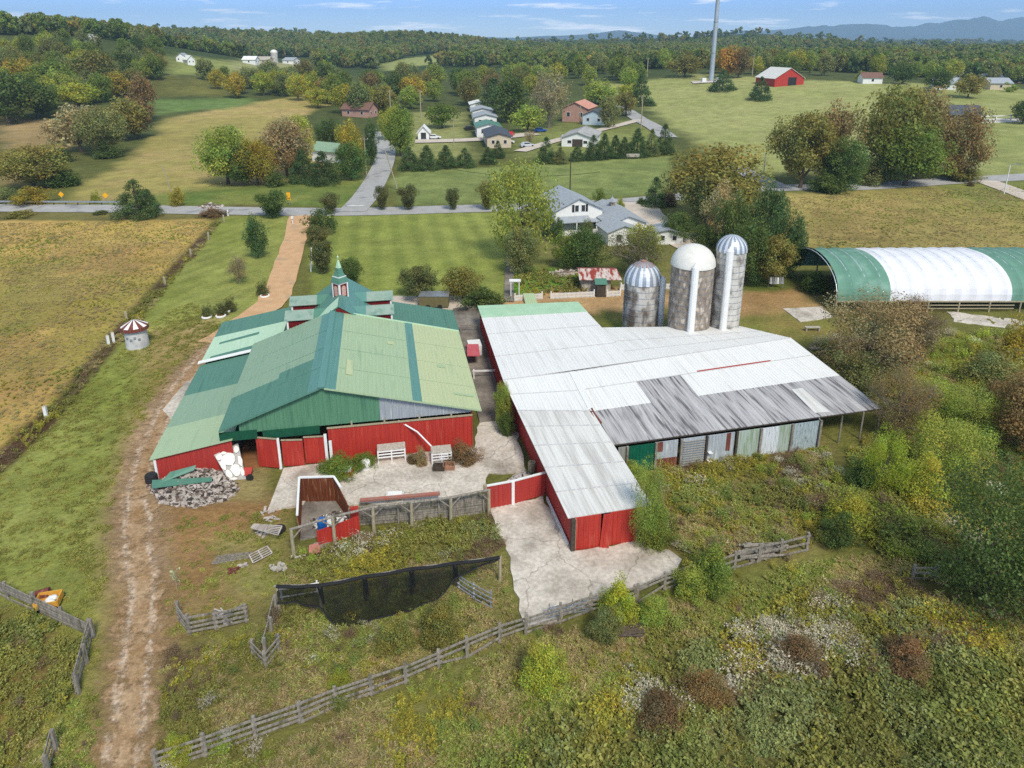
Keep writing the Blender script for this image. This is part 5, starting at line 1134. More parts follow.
for s in (-1, 1): mb.box(a + X_ * (s * Lx / 2) + Vector((0, 0, .42)), (.06, Ly, hh_), rz); mb.box(a + Y_ * (s * Ly / 2) + Vector((0, 0, .42)), (Lx, .06, hh_), rz)
mb.box(a + Vector((0, 0, .25)), (Lx, Ly, .06), rz); mb.build('box', M['yel'], t)
for s in (-.45, .45):
    for q in (-1, 1): mb = MB(); c_ = a + X_ * s + Y_ * (q * .5) + Vector((0, 0, .15)); mb.tube(c_ - Y_ * .04, c_ + Y_ * .04, .16, .16, 12); mb.build('wheel', M['black'], t)
t2 = thing('plastic_sacks', 'white sacks heaped inside the yellow cart', 'sacks', a + Vector((0, 0, .3))); mb = MB()
for i in range(5): c_ = a + Vector((rnd.uniform(-.25, .3), rnd.uniform(-.2, .2), .36)); mb.lathe(c_, [(.02, -.08), (.2, .0), (.24, .1), (.15, .2), (.03, .23)], 9)
mb.build('sack', M['white'], t2, True)
t = thing('barrel', 'rusty brown drum tipped beside the yellow cart', 'barrel', at(42, 602)); mb = MB(); a = at(42, 602); mb.tube(a + Vector((-.35, .1, .3)), a + Vector((.3, .35, .36)), .3, .3, 16); mb.build('drum', M['rust'], t)
for px, py, lab in ((146, 600, 'pale green leafless sapling stake beside the track'),):
    a = at(px + 31, py - 10); t = thing('sapling', 'pale sapling standing at the edge of the dirt track', 'sapling', a); mb = MB(); mb.tube(a, a + Vector((.05, 0, 1.2)), .02, .012, 5); mb.build('stem', M['wood_light'], t)
    mb = MB()
    for i in range(60): c_ = a + Vector((rnd.gauss(0, .14), rnd.gauss(0, .14), rnd.uniform(.6, 1.3))); mb.face(c_, c_ + Vector((rnd.uniform(-.1, .1), .05, .08)), c_ + Vector((.03, rnd.uniform(-.1, .1), .12)))
    mb.build('leaves', surf('pale_leaf', srgb(176, 190, 150), srgb(150, 172, 128), 3, .8), t)
# striped tower (old milk house) by the hay field
a = at(138, 346); t = thing('round_tower', 'small round white tower with red and white striped cone roof', 'tower', a)
mb = MB(); mb.lathe(a, [(1.1, 0), (1.05, 1.95)], 28); mb.build('wall', surf('whitewashed_block', srgb(206, 206, 204), srgb(184, 184, 184), 1.5, .9, c3=srgb(160, 160, 160), s3=1), t)
mb = MB()
for k in range(16): mb.m(k % 2); mb.lathe(a, [(1.28, 2.3), (.3, 2.85), (.02, 2.9)], 1, 2 * math.pi * k / 16, 2 * math.pi * (k + 1) / 16, False)
mb.build('cone_roof', [M['rust'], M['white']], t); mb = MB(); mb.lathe(a, [(1.2, 1.93), (1.32, 1.95), (1.3, 2.3), (1.2, 2.3)], 28, cap=False); mb.build('valance', M['rust'], t)
mb = MB()
for k in range(4): an = -1.9 + k * .35; d_ = Vector((math.cos(an), math.sin(an), 0)); mb.box(a + d_ * 1.09 + Vector((0, 0, 1.3 - .2 * (k % 2))), (.1, .22, .22), an)
mb.build('vent_hole', M['steel'], t)
# tyre planters on the lawn
for px, py, lab in ((207, 318, 'white tyre planter with dark shrub, leftmost of the group on the lawn'), (221, 317, 'white tyre planter with dark shrub, front right of the group on the lawn'), (226, 312, 'smaller white tyre planter behind the other two on the lawn'), (265, 297, 'white tub planter by itself beside the dirt drive')):
    a = at(px, py); t = thing('tyre_planter', lab, 'planter', a, 'white planters on the lawn'); mb = MB(); mb.lathe(a, [(.4, .02), (.55, .04), (.6, .16), (.55, .26), (.42, .26)], 20, cap=False); mb.build('rim', M['white'], t)
    mb = MB(); mb.lathe(a, [(.43, .2), (.02, .22)], 16, cap=False); mb.build('soil', M['earth'], t)
# laundry rail, picnic table, benches near the hoop house
a = at(775, 288); t = thing('clothes_rack', 'rack of pale laundry at the edge of the trees left of the shelter', 'clothes rack', a); mb = MB()
for x in (-.9, .9): mb = MB(); mb.tube(a + Vector((x, 0, 0)), a + Vector((x, 0, 1.5)), .04, .04, 6); mb.build('post', M['wood'], t)
mb = MB(); mb.tube(a + Vector((-.9, 0, 1.45)), a + Vector((.9, 0, 1.45)), .03, .03, 6); mb.build('rail', M['wood'], t)
for i in range(6): x = -.75 + i * .3; mb = MB(); mb.slab([a + Vector((x, -.02, 1.42)), a + Vector((x + .22, .04, 1.42)), a + Vector((x + .25, -.06, .55)), a + Vector((x - .02, .02, .6))], .02, (0, 1, 0)); mb.build('cloth', [M['white'], M['steel'], M['shingle']][i % 3], t)
def bench(lab, px, py, w, rz, mat, back=False):
    a = at(px, py); t = thing('bench', lab, 'bench', a); mb = MB(); mb.box(a + Vector((0, 0, .46)), (w, .45, .06), rz); mb.build('seat', mat, t)
    for s in (-.42, .42): mb = MB(); mb.box(a + Vector((s * w * math.cos(rz), s * w * math.sin(rz), .22)), (.1, .4, .44), rz); mb.build('leg', mat, t)
    if back: mb = MB(); mb.box(a + Vector((0, .25, .8)), (w, .05, .1), rz); mb.box(a + Vector((0, .25, .62)), (w, .05, .1), rz); mb.build('backrest', mat, t)
bench('long cream bench in front of the brown bush', 812, 331, 1.6, 0, M['cream']); bench('grey wooden bench behind the barn roof corner', 816, 352, 1.5, 0, M['wood'], True)
bench('bare wooden bench frame in weeds below the shelter', 931, 338, 1.8, 0, M['wood_light'], True)
bench('dark picnic bench under the open shelter end', 808, 289, 2.6, 0, M['wood_dark'])
# ------------------------------------------------------------------ poles, wires, signs, tower
def pole(lab, px, py, top, mat=None, cross=True, r=.14, lamp=False, lean=0, cat='utility pole', name='utility_pole'):
    a = at(px, py); h_ = zat(a.x, a.y, top) - a.z; t = thing(name, lab, cat, a); tp = a + Vector((lean, 0, h_))
    mb = MB(); mb.tube(a - Vector((0, 0, .3)), tp, r, r * .75, 8); mb.build('pole_shaft', mat or M['wood_light'], t)
    if cross: mb = MB(); mb.bar(tp + Vector((-.9, 0, -.5)), tp + Vector((.9, 0, -.5)), .1, .12); mb.build('cross_arm', M['wood'], t)
    if cross:
        mb = MB()
        for x in (-.8, 0, .8): mb.lathe(tp + Vector((x, 0, -.42)), [(.04, 0), (.06, .1), (.03, .18)], 6)
        mb.build('insulator', M['white'], t)
    if lamp: mb = MB(); mb.path([tp + Vector((0, 0, -.1)), tp + Vector((.4, -.3, .25)), tp + Vector((1.0, -.7, .25))], .06, 6); mb.box(tp + Vector((1.15, -.8, .2)), (.5, .25, .14), -.6); mb.build('lamp_arm', M['steel'], t)
    return tp
tp1 = pole('utility pole on the left verge of the side road', 366.5, 175, 137, r=.16); tp2 = pole('utility pole behind trees at the far bend of the side road', 375, 150, 128, r=.16)
tp3 = pole('leaning utility pole right of the side road junction', 398, 190, 151, lean=-2.2, cross=False); tp4 = pole('pale thin utility pole standing in the tan field at left', 176, 204, 165, lean=-1.6, cross=False, r=.12)
pole('dark lamp pole behind the white farmhouse', 570, 190, 153, M['wood_dark'], False, r=.13); pole('pale utility pole with no arm by the road junction right of the olive tree', 763, 178, 153, M['conc'], False, r=.16)
pole('cross armed utility pole at the top of the hillside pasture', 647, 77, 58, r=.3); pole('utility pole near the orange tree on the hilltop', 961, 95, 75, r=.25) if False else None
pole('cross armed pole right of the orange hilltop tree', 752, 76, 55, r=.3); pole('pole above the house on the grass by the drive', 641, 128, 95, r=.2); pole('utility pole beside the red roofed house', 580, 124, 106, r=.2, cross=False)
pole('short pole at the centre woodland lane', 391, 120, 90, r=.25); pole('utility pole before the centre woods', 421, 118, 90, r=.25); pole('thin lamp pole near the trailers', 454, 146, 119, r=.15, cross=False)
pole('white utility pole rising among the brown roadside trees', 875, 172, 91, M['conc'], False, r=.22)
pole('white street lamp on the roadside at far right', 1004, 194, 165, M['white'], False, r=.1, lamp=True, cat='street lamp', name='street_lamp')
a = at(711, 81.5); h_ = 75; t = thing('radio_mast', 'tall grey steel monopole mast reaching above the top of the picture', 'mast', a)
mb = MB(); mb.tube(a - Vector((0, 0, .5)), a + Vector((0, 0, h_)), 1.25, .75, 20); mb.build('mast_shaft', surf('mast_steel', srgb(176, 184, 192), srgb(160, 168, 176), .4, .5, metal=.3), t)
mb = MB()
for k in range(4): mb.tube(a + Vector((0, 0, 14 + k * 15)), a + Vector((0, 0, 14.4 + k * 15)), 1.28 - k * .1, 1.28 - k * .1, 20)
mb.build('flange', M['steel'], t); mb = MB(); mb.box(a + Vector((3.5, -2, 1)), (3, 2, 2)); mb.build('equipment_cabinet', M['white'], t); mb = MB(); mb.box(a + Vector((-4, -1, .9)), (2, 2, 1.8)); mb.build('equipment_cabinet', M['white'], t)
strip('gravel_pad', [(692, 83), (712, 82), (728, 81)], 9, M['conc'], .4)
# wires along the side road and main road
def wire(lab, a, b, sag):
    mb = MB(); mb.path([a.lerp(b, k / 10) - Vector((0, 0, sag * 4 * (k / 10) * (1 - k / 10))) for k in range(11)], .035, 4); tag(mb.build('power_line', M['black'], origin=a), lab, 'power line')
wire('power line between the two poles left of the side road', tp1, tp2, .8); wire('power line from leaning pole up to the side road pole', tp3, tp1, .5)
wire('long power line over the green field from the leaning pole', tp3, at(600, 172, 8.5), 2.5)
def sign(lab, px, py, w, h_, ph, mat, rz=0, diamond=False):
    a = at(px, py); t = thing('road_sign', lab, 'sign', a); mb = MB(); mb.tube(a, a + Vector((0, 0, ph)), .06, .06, 6); mb.build('sign_post', M['steel'], t)
    mb = MB(); c_ = a + Vector((0, -.1, ph - .1))
    if diamond: mb.slab([c_ + Vector(v) for v in ((0, 0, -h_ * .7), (w * .7, 0, 0), (0, 0, h_ * .7), (-w * .7, 0, 0))], .04, (0, -1, 0))
    else: mb.box(c_, (w, .05, h_), rz)
    mb.build('sign_plate', mat, t)
M['sign_y'] = surf('yellow_sign', srgb(245, 178, 30), srgb(240, 170, 24), 1, .5)
sign('yellow diamond warning sign behind the guard rail, leftmost', 63, 203, .8, .8, 1.8, M['sign_y'], 0, True); sign('yellow diamond warning sign left of the dark cedar', 107, 204, .8, .8, 1.8, M['sign_y'], 0, True)
sign('tall yellow marker sign across the road from the dirt drive', 289.5, 205, .7, 1.5, 1.8, M['sign_y']); sign('small orange marker by the golden bush at far left', 23, 204, .5, .8, 1.1, M['sign_y'])
a = at(293, 224); t = thing('mailbox', 'white mailbox on a post at the end of the dirt drive', 'mailbox', a); mb = MB(); mb.box(a + Vector((0, 0, .5)), (.14, .14, 1.0)); mb.build('post', M['white'], t); mb = MB(); mb.box(a + Vector((0, 0, 1.15)), (.35, .6, .35)); mb.build('box', M['white'], t)
t = fence('split_rail', 'white post and rail leaning beside the dirt drive shrubs', [(311, 272), (312, 255)], h=1.0, rails=2, mat=M['white'])
heap('stone_heap', 'pale stones heaped at the road verge behind the left fence row', 'stones', [(196, 207), (212, 204), (226, 207), (212, 211)], 60, .5, [M['rub1'], M['rub2']], .5, 12)
heap('stone_heap', 'stones lying beside the garden under the leafy trees', 'stones', [(548, 272), (574, 268), (580, 274), (556, 278)], 90, .4, [M['rub1'], M['rub2']], .35, 13)
# ------------------------------------------------------------------ far houses, trailers, cars
def at_w(px, py, wpx): a = at(px, py); return a, wpx * depth(a) / FPX
M['tan'] = surf('tan_siding', srgb(206, 190, 166), srgb(194, 178, 154), 1, .7); M['brick'] = surf('pinkish_brick', srgb(186, 148, 132), srgb(168, 128, 114), 2, .85); M['redroof'] = surf('pale_red_roof', srgb(206, 150, 128), srgb(190, 132, 114), 1.5, .8)
M['bluew'] = surf('pale_blue_siding', srgb(196, 210, 222), srgb(180, 196, 210), 1, .7); M['brownroof'] = surf('brown_roof', srgb(128, 96, 84), srgb(112, 84, 74), 1.5, .85); M['cabin'] = surf('brown_cabin_wood', srgb(104, 66, 52), srgb(86, 54, 44), 1.5, .85); M['charcoal'] = surf('charcoal_shingles', srgb(82, 88, 98), srgb(70, 76, 86), 1.5, .85)
def house(name, lab, cat, px, py, wpx, d_, he, ha, rz, mw, mr, side=2, wins=None, group=None, door=None):
    a, w = at_w(px, py, wpx); return gable_house(name, lab, cat, (a.x, a.y + d_ / 2, a.z), w, d_, he, ha, rz, mw, mr, wins if wins is not None else ((-w * .25, he * .55, w * .12, he * .3), (w * .25, he * .55, w * .12, he * .3)), .5, side_win=side, group=group, door=door)
for (px, py, w, mw, mr, lab) in [(496, 148, 24, 'tan', 'charcoal', 'tan trailer home with blue grey roof, nearest of the row'), (487, 137, 24, 'white', 'g_teal', 'white trailer home with a teal roof, second of the row'), (484, 126, 22, 'white', 'shingle', 'white trailer home with grey roof, third of the row'), (481, 119, 20, 'white', 'shingle', 'pale trailer home with grey roof, fourth of the row'), (478, 112, 18, 'white', 'white', 'farthest trailer home of the row with a white roof')]:
    house('mobile_home', lab, 'trailer home', px, py, w, 18 if py > 140 else 12, 3.2, 4.2, R(6), M[mw], M[mr], 3, group='trailer homes along the lane')
house('house', 'house with pale red roof behind the grassy drive', 'house', 581, 122, 26, 14, 5.0, 7.2, R(-20), M['brick'], M['redroof'])
house('house', 'small pale blue house with slate roof beside the red roofed one', 'house', 598, 125, 22, 10, 3.4, 5.2, R(-20), M['bluew'], M['charcoal'])
house('workshop', 'low grey roofed workshop among parked cars', 'workshop', 584, 147, 32, 16, 2.6, 4.2, R(-14), M['white'], M['asphalt'], door=(0, 3.0, 2.2, M['wood_dark']))
house('garage', 'small white arched shed at the entrance of the trailer lane', 'shed', 423, 140, 11, 6, 2.4, 4.2, R(4), M['white'], M['white'], 0, ((0, 1.3, 1.6, 2.0),))
house('shed', 'small shed with teal roof among trees left of the side road', 'shed', 327, 163, 20, 8, 3, 4.6, R(60), M['white'], M['g_mid'], 1)
house('house', 'brown roofed house half hidden in the woods left of the side road', 'house', 357, 118, 18, 12, 3.2, 5.6, R(70), M['brick'], M['brownroof'])
house('house', 'white house by the bend of the side road', 'house', 386, 130, 10, 8, 3, 5, R(10), M['white'], M['charcoal'])
rb, P = house('red_barn', 'bright red barn with pale roof on the hilltop pasture', 'barn', 785, 86, 33, 16, 3.6, 8.2, R(14), M['red'], M['dome_w'], 0, (), door=(1.5, 4.5, 4.0, M['black']))
house('cabin', 'brown cabin with charcoal roof next to the white paddock fence', 'cabin', 968, 125, 18, 9, 3.4, 6, R(84), M['cabin'], M['charcoal'], 1)
for (px, py, w, mw, mr, rz, lab) in [(874, 84, 14, 'white', 'brownroof', 86, 'white house with brown roof right of the red barn'), (948, 90, 16, 'white', 'shingle', 70, 'white house with grey roof behind the pasture trees'), (962, 80, 14, 'white', 'white', 80, 'white house with white roof among trees at right'), (1001, 90, 22, 'tan', 'shingle', 84, 'long grey roofed house at the far right tree line'), (995, 84, 16, 'bluew', 'charcoal', 84, 'blue grey barn house behind the far right house'), (1016, 83, 12, 'tan', 'shingle', 84, 'tan house at the right edge near the tree line'),
        (88, 43, 10, 'white', 'white', 20, 'white house alone in the trees on the left hilltop'), (180, 62, 9, 'white', 'shingle', 10, 'white farmhouse on the distant left pasture'), (186, 64.5, 7, 'white', 'white', 40, 'small white shed beside the distant left farmhouse'), (249, 64, 10, 'white', 'white', 84, 'long white poultry shed at the distant dairy farm'), (263, 64, 8, 'tan', 'cream', 84, 'cream shed in the middle of the distant dairy farm'), (290, 64, 16, 'white', 'shingle', 80, 'grey roofed barn right of the distant silo')]:
    house('house' if 'shed' not in lab and 'barn' not in lab else 'shed', lab, 'house' if 'shed' not in lab and 'barn' not in lab else 'farm shed', px, py, w, 9, 3.0, 5.0, R(rz), M[mw], M[mr], 1)
a = at(275, 64); rr = 3.4 * depth(a) / FPX; silo((a.x, a.y), rr, zat(a.x, a.y, 52) - a.z, rr * .9, M['stave_l'], 'smooth', None, 'tiny far silo on the distant dairy farm at left')
S.objects['silo.003'].location.z = a.z - .5 if 'silo.003' in S.objects else 0
def car(lab, px, py, rz, mat, cat='car', van=False):
    a = at(px, py); t = thing('parked_car', lab, cat, a, 'cars parked near the trailer homes'); X_ = Vector((math.cos(rz), math.sin(rz), 0)); Y_ = Vector((-X_.y, X_.x, 0)); P = lambda x, y, q: a + X_ * x + Y_ * y + Vector((0, 0, q))
    h2_ = 1.9 if van else 1.45; mb = MB(); prof = [(-2.2, .35), (2.2, .35), (2.25, .75), (1.2, .9), (-2.2, .95)]
    l, r_ = [P(x, -.85, q) for x, q in prof], [P(x, .85, q) for x, q in prof]; n = 5; mb.add(l + r_, [tuple(range(5)), tuple(range(5, 10))[::-1]] + [(i, 5 + i, 5 + (i + 1) % 5, (i + 1) % 5) for i in range(5)])
    cab = [(-2.0 if van else -1.7, .93), (1.1, .9), (.5, h2_), (-1.9 if van else -1.2, h2_)]; l, r_ = [P(x, -.75, q) for x, q in cab], [P(x, .75, q) for x, q in cab]; mb.add(l + r_, [(0, 1, 2, 3), (7, 6, 5, 4)] + [(i, 4 + i, 4 + (i + 1) % 4, (i + 1) % 4) for i in range(4)]); mb.build('body', mat, t)
    mb = MB(); 
    for s in (-1, 1): mb.slab([P(x, s * .77, q) for x, q in ((-1.3, 1.0), (.85, 1.0), (.4, h2_ - .1), (-1.1, h2_ - .1))], .02, Y_ * s)
    mb.build('window', M['glass'], t)
    for x in (-1.4, 1.4):
        for s in (-1, 1): mb = MB(); mb.tube(P(x, s * .7, .33), P(x, s * .9, .33), .33, .33, 12); mb.build('wheel', M['black'], t)
cp_ = lambda n, c_: surf(n, srgb(*c_), srgb(*[max(0, v - 8) for v in c_]), 1, .3, spec=.5)
car('white car on the drive beside the small arched shed', 434, 139, .1, cp_('white_car', (232, 232, 232))); car('red car parked right of the trailer homes', 511, 136, 1.4, cp_('red_car', (196, 40, 44))); car('blue car by the dead tree trunk', 540, 132, .2, cp_('blue_car', (40, 90, 170)))
car('white van among junk in front of the grey workshop', 568, 141, .3, cp_('white_van', (235, 232, 228)), 'van', True); car('dark car beside the nearest tan trailer', 500, 141, 1.2, cp_('dark_car', (46, 50, 60))); car('silver car half hidden behind roadside cedars', 527, 147, .4, cp_('silver_car', (196, 200, 206)))
car('dark car beside the third trailer home', 470, 130, .8, cp_('black_car', (50, 48, 46))); car('white pickup next to the nearest trailer', 507, 143.5, .1, cp_('white_pickup', (226, 226, 226)), 'pickup')
a = at(632, 158); t = thing('signboard', 'long low cream signboard standing before the dark cedars', 'board', a); mb = MB(); mb.box(a + Vector((0, -1.4, .9)), (3.4, .12, .9)); mb.build('board', M['cream'], t); mb = MB(); mb.box(a + Vector((-1.4, -1.35, .3)), (.12, .1, .6)); mb.build('leg', M['wood'], t); mb = MB(); mb.box(a + Vector((1.4, -1.35, .3)), (.12, .1, .6)); mb.build('leg', M['wood'], t)
# ------------------------------------------------------------------ plant prototypes
def leaves_mesh(name, pos, nrm, size, colr, mat, rs, long=1.6):
    """one small folded face per leaf"""
    n = len(pos); ref = rs.normal(size=(n, 3)); u = np.cross(nrm, ref); u /= np.linalg.norm(u, axis=1, keepdims=True) + 1e-9; w = np.cross(nrm, u)
    s = size[:, None]
    v = np.stack([pos - u * s * long * .5, pos + w * s * .5 + nrm * s * .12, pos + u * s * long * .5, pos - w * s * .5 + nrm * s * .12], 1).reshape(-1, 3)
    me = bpy.data.meshes.new(name); me.vertices.add(4 * n); me.vertices.foreach_set('co', v.ravel().astype(np.float32))
    me.loops.add(4 * n); me.loops.foreach_set('vertex_index', np.arange(4 * n)); me.polygons.add(n)
    me.polygons.foreach_set('loop_start', np.arange(0, 4 * n, 4)); me.polygons.foreach_set('loop_total', np.full(n, 4))
    a = me.color_attributes.new('lv', 'FLOAT_COLOR', 'POINT'); c = np.ones((n, 4, 4), np.float32); c[:, :, :3] = colr[:, None, :]; a.data.foreach_set('color', c.ravel())
    me.materials.append(mat); me.update(calc_edges=True); return me
def clumps(kind, rs, n):
    out = []
    while len(out) < n:
        p = rs.uniform(-1, 1, 3); q = np.linalg.norm(p)
        if q > 1: continue
        if kind in ('round', 'oval', 'bare', 'vine'):
            if q < .45 and rs.random() < .75: continue
            lob = 1.06 + .16 * math.sin(3 * math.atan2(p[1], p[0]) + n) + .1 * rs.normal()
            zc, rz = {'round': (.56, .40), 'oval': (.54, .44), 'bare': (.58, .40), 'vine': (.48, .46)}[kind]
            c = [p[0] * .41 * lob, p[1] * .41 * lob, zc + p[2] * rz]
            if c[2] < .12: continue
            out.append((c, rs.uniform(.09, .17)))
        elif kind == 'cone':
            z = rs.uniform(0, 1) ** 1.25; a = rs.uniform(0, 6.283); r = .46 * (1 - z) ** .75 * rs.uniform(.55, 1)
            out.append(([r * math.cos(a), r * math.sin(a), .06 + .9 * z], .06 + .07 * (1 - z)))
        elif kind == 'vase':
            z = rs.uniform(.15, 1); a = rs.uniform(0, 6.283); r = .40 * min(1, (z * 1.3) ** 1.1) * math.sqrt(max(.05, 1 - max(0, (z - .7) / .33) ** 2)) * rs.uniform(.3, 1)
            out.append(([r * math.cos(a), r * math.sin(a), z * .93], rs.uniform(.1, .16)))
        elif kind == 'bush':
            an = math.atan2(p[1], p[0]); lob = .8 + .28 * math.sin(2 * an + n * .7) * .6 + .22 * math.sin(5 * an + n) + .1 * rs.normal()
            c = [p[0] * .44 * lob, p[1] * .44 * lob, (.40 + p[2] * .44) * (.85 + .2 * math.sin(3 * an + 1.3 * n) + .12 * rs.normal())]
            if c[2] < .03 or (q < .5 and rs.random() < .7): continue
            out.append((c, rs.uniform(.07, .18)))
    return out
def crown_mesh(kind, seed, nleaf, leaf, mat, tw=.0):
    rs = np.random.default_rng(seed); k = max(14, int((nleaf / 55) ** .8)) if nleaf < 3000 else 90
    if kind == 'cone': k = int(k * 1.5)
    cl = clumps(kind, rs, k); cen = np.array([c for c, r in cl]); rad = np.array([r for c, r in cl]); 
    wgt = rad ** 2; pick = rs.choice(len(cl), nleaf, p=wgt / wgt.sum())
    d = rs.normal(size=(nleaf, 3)); d /= np.linalg.norm(d, axis=1, keepdims=True); rr = rs.uniform(.25, 1, nleaf) ** .45
    if kind == 'cone': d[:, 2] = d[:, 2] * .7 - .15
    pos = cen[pick] + d * (rad[pick] * rr)[:, None]
    stray = rs.random(nleaf) < .07; pos[stray] += rs.normal(0, .035, (stray.sum(), 3))
    nrm = d * .8 + rs.normal(0, .55, (nleaf, 3)) + [0, 0, .45]; nrm /= np.linalg.norm(nrm, axis=1, keepdims=True)
    tone = rs.uniform(.72, 1.28, len(cl))[pick] * rs.uniform(.75, 1.25, nleaf); hue = rs.normal(0, .10, len(cl))[pick] + rs.normal(0, .07, nleaf)
    colr = np.stack([tone * (1 + hue), tone, tone * (1 - hue * .5)], 1)
    return leaves_mesh(kind + '_crown', pos, nrm, leaf * rs.uniform(.6, 1.3, nleaf), colr, mat, rs), cl
def trunk_mesh(kind, seed, cl, mat, dense=10, r=.03):
    rs = random.Random(seed); mb = MB()
    top = {'round': .5, 'oval': .55, 'bare': .5, 'cone': .95, 'vase': .25, 'bush': .3, 'vine': .4}[kind]
    p = [Vector((rs.gauss(0, .012), rs.gauss(0, .012), top * i / 4)) if i else Vector((0, 0, -.03)) for i in range(5)]
    for i in range(4): mb.tube(p[i], p[i + 1], r * (1 - .15 * i) * (1.3 if i == 0 else 1), r * (1 - .15 * (i + 1)), 7, False)
    for c, q in rs.sample(cl, min(dense, len(cl))):
        c = Vector(c)
        if kind == 'cone': mb.tube(Vector((0, 0, c.z - .02)), c, r * .25, r * .1, 4, False); continue
        s = p[rs.randrange(1, 5)] if kind != 'vase' else p[rs.randrange(0, 2)]; m_ = s.lerp(c, .5) + Vector((rs.gauss(0, .02), rs.gauss(0, .02), .05))
        mb.tube(s, m_, r * .5, r * .3, 5, False); mb.tube(m_, c, r * .3, r * .1, 5, False)
        if kind == 'bare':
            for _ in range(14):
                e = c + Vector((rs.gauss(0, .09), rs.gauss(0, .09), abs(rs.gauss(.03, .08)))); mb.tube(m_.lerp(c, rs.uniform(.5, 1)), e, r * .1, r * .03, 3, False)
    me = bpy.data.meshes.new(kind + '_trunk'); me.from_pydata(mb.v, [], mb.f); me.materials.append(mat); me.update(); return me
KIND = {}   # (kind, lod) -> list of (crown mesh, trunk mesh)
SPEC = {'n': (22000, .0155, 3), 'm': (9500, .023, 3), 'f': (3600, .037, 4)}
def proto(kind, lod, i, mat=None):
    key = (kind, lod, i)
    if key not in KIND:
        n, s, _ = SPEC[lod]
        if kind == 'bare': n, s = int(n * .9), s * .6
        if kind == 'cone': n, s = int(n * 1.1), s * .8
        if kind == 'vine': n, s = int(n * .9), s * .8
        if kind == 'bush': n = int(n * .55); s *= 1.25
        cm, cl = crown_mesh(kind, hash((len(kind) * 31 + ord(kind[0]), ord(lod), i)) % 9999, n, s, M['leaf'])
        KIND[key] = (cm, trunk_mesh(kind, 77 + i, cl, M['bark_pale'] if kind in ('bare', 'vase') else M['bark'], 26 if kind == 'bare' else 12, .028 if kind not in ('bush', 'vase') else .018))
    return KIND[key]
TINT = dict(dk=(.040, .062, .022), md=(.075, .105, .028), yg=(.150, .165, .035), ol=(.105, .105, .038), gold=(.165, .140, .030), org=(.170, .115, .035), rb=(.115, .088, .050), gb=(.150, .128, .088),
            con=(.032, .054, .024), lg=(.130, .165, .045), br=(.085, .062, .042), bri=(.135, .165, .028), dull=(.095, .112, .055), plum=(.056, .062, .030))
TINT = {k_: tuple(c * (1.5 if k_ in ('dk', 'con', 'plum') else 1.28) for c in (v_[0] * 2.25, v_[1] * 2.1, v_[2] * 1.45)) for k_, v_ in TINT.items()}
rt = random.Random(3)
def tree(kind, tint, lab, x, y, z, w, h, group=None, lod=None, cat=None, name=None):
    d = math.hypot(x, y); lod = lod or ('n' if d < 75 else 'm' if d < 230 else 'f')
    cm, tm = proto(kind, lod, rt.randrange(SPEC[lod][2]))
    name = name or {'cone': 'conifer', 'bush': 'bush', 'vase': 'shrub', 'bare': 'bare_tree', 'vine': 'bush'}.get(kind, 'tree')
    t = thing(name, lab, cat or {'bush': 'bush', 'vase': 'shrub', 'vine': 'bush'}.get(kind, 'tree'), (x, y, z), group)
    t.rotation_euler = (0, 0, rt.uniform(0, 6.28)); t.scale = (w * rt.uniform(.95, 1.05), w * rt.uniform(.95, 1.05), h)
    c = TINT[tint]; f = rt.uniform(.85, 1.15); o = bpy.data.objects.new('crown', cm); C.objects.link(o); o.parent = t; o.color = (c[0] * f * rt.uniform(.93, 1.07), c[1] * f, c[2] * f, 1)
    o = bpy.data.objects.new('trunk', tm); C.objects.link(o); o.parent = t
    return t
TREES = []      # (x, y, radius) kept clear by the fill
def T(px, pyb, pyt, w, kind, tint, lab, group=None, **k):
    a = at(px, pyb); hh_ = max(.3, zat(a.x, a.y, pyt) - a.z); ww = w * depth(a) / FPX
    if kind in ('bush', 'round', 'oval', 'vine'): hh_ = max(.3, hh_ - ww * .12)
    if kind == 'cone': ww *= 1.5
    if kind == 'bush': ww *= 1.15; hh_ *= 1.1
    if kind == 'round': ww *= 1.08
    if kind == 'vase': ww *= 1.35
    TREES.append((a.x, a.y, ww / 2)); return tree(kind, tint, lab, a.x, a.y, a.z, ww, hh_, group, **k)
# close to the barns
T(985, 602, 440, 142, 'vine', 'dk', 'large dense dark green leafy tree at the right edge behind the white weeds', cat='tree', name='tree')
T(1022, 452, 366, 74, 'round', 'rb', 'reddish brown tree cut by the right edge above the large dark tree')
T(880, 494, 424, 48, 'vine', 'bri', 'bright yellow green shrubby tree right of the tin barn front')
T(868, 488, 450, 44, 'bush', 'dk', 'dark green bush at the foot of the bright yellow green shrub')
T(868, 378, 280, 106, 'vine', 'gb', 'big tangled brown bush in front of the hoop house', cat='bush', name='bush')
T(905, 372, 300, 62, 'bare', 'br', 'darker brown twiggy bush at the right side of the tangled bush', cat='bush', name='bush')
T(856, 395, 340, 56, 'bush', 'dull', 'grey green low bush at the foot of the tangled brown bush')
T(896, 440, 372, 66, 'bare', 'rb', 'rusty brown shrub right of the barn roof corner', cat='shrub', name='shrub')
T(944, 475, 408, 78, 'vine', 'lg', 'light green sprawling bush above the large dark tree')
T(972, 440, 380, 66, 'vine', 'lg', 'pale green bush between rusty shrub and the right edge tree')
T(920, 500, 450, 50, 'bush', 'yg', 'yellow olive bush left of the large dark tree')
T(930, 420, 372, 60, 'bush', 'lg', 'light green low bush below the hoop house posts')
T(990, 385, 340, 60, 'bush', 'dull', 'grey green bush under the right part of the hoop house')
T(1012, 366, 312, 36, 'bush', 'gold', 'yellow leafed bush by the green end of the hoop house')
T(848, 530, 492, 54, 'bush', 'yg', 'yellow green weed bush below the tin barn front')
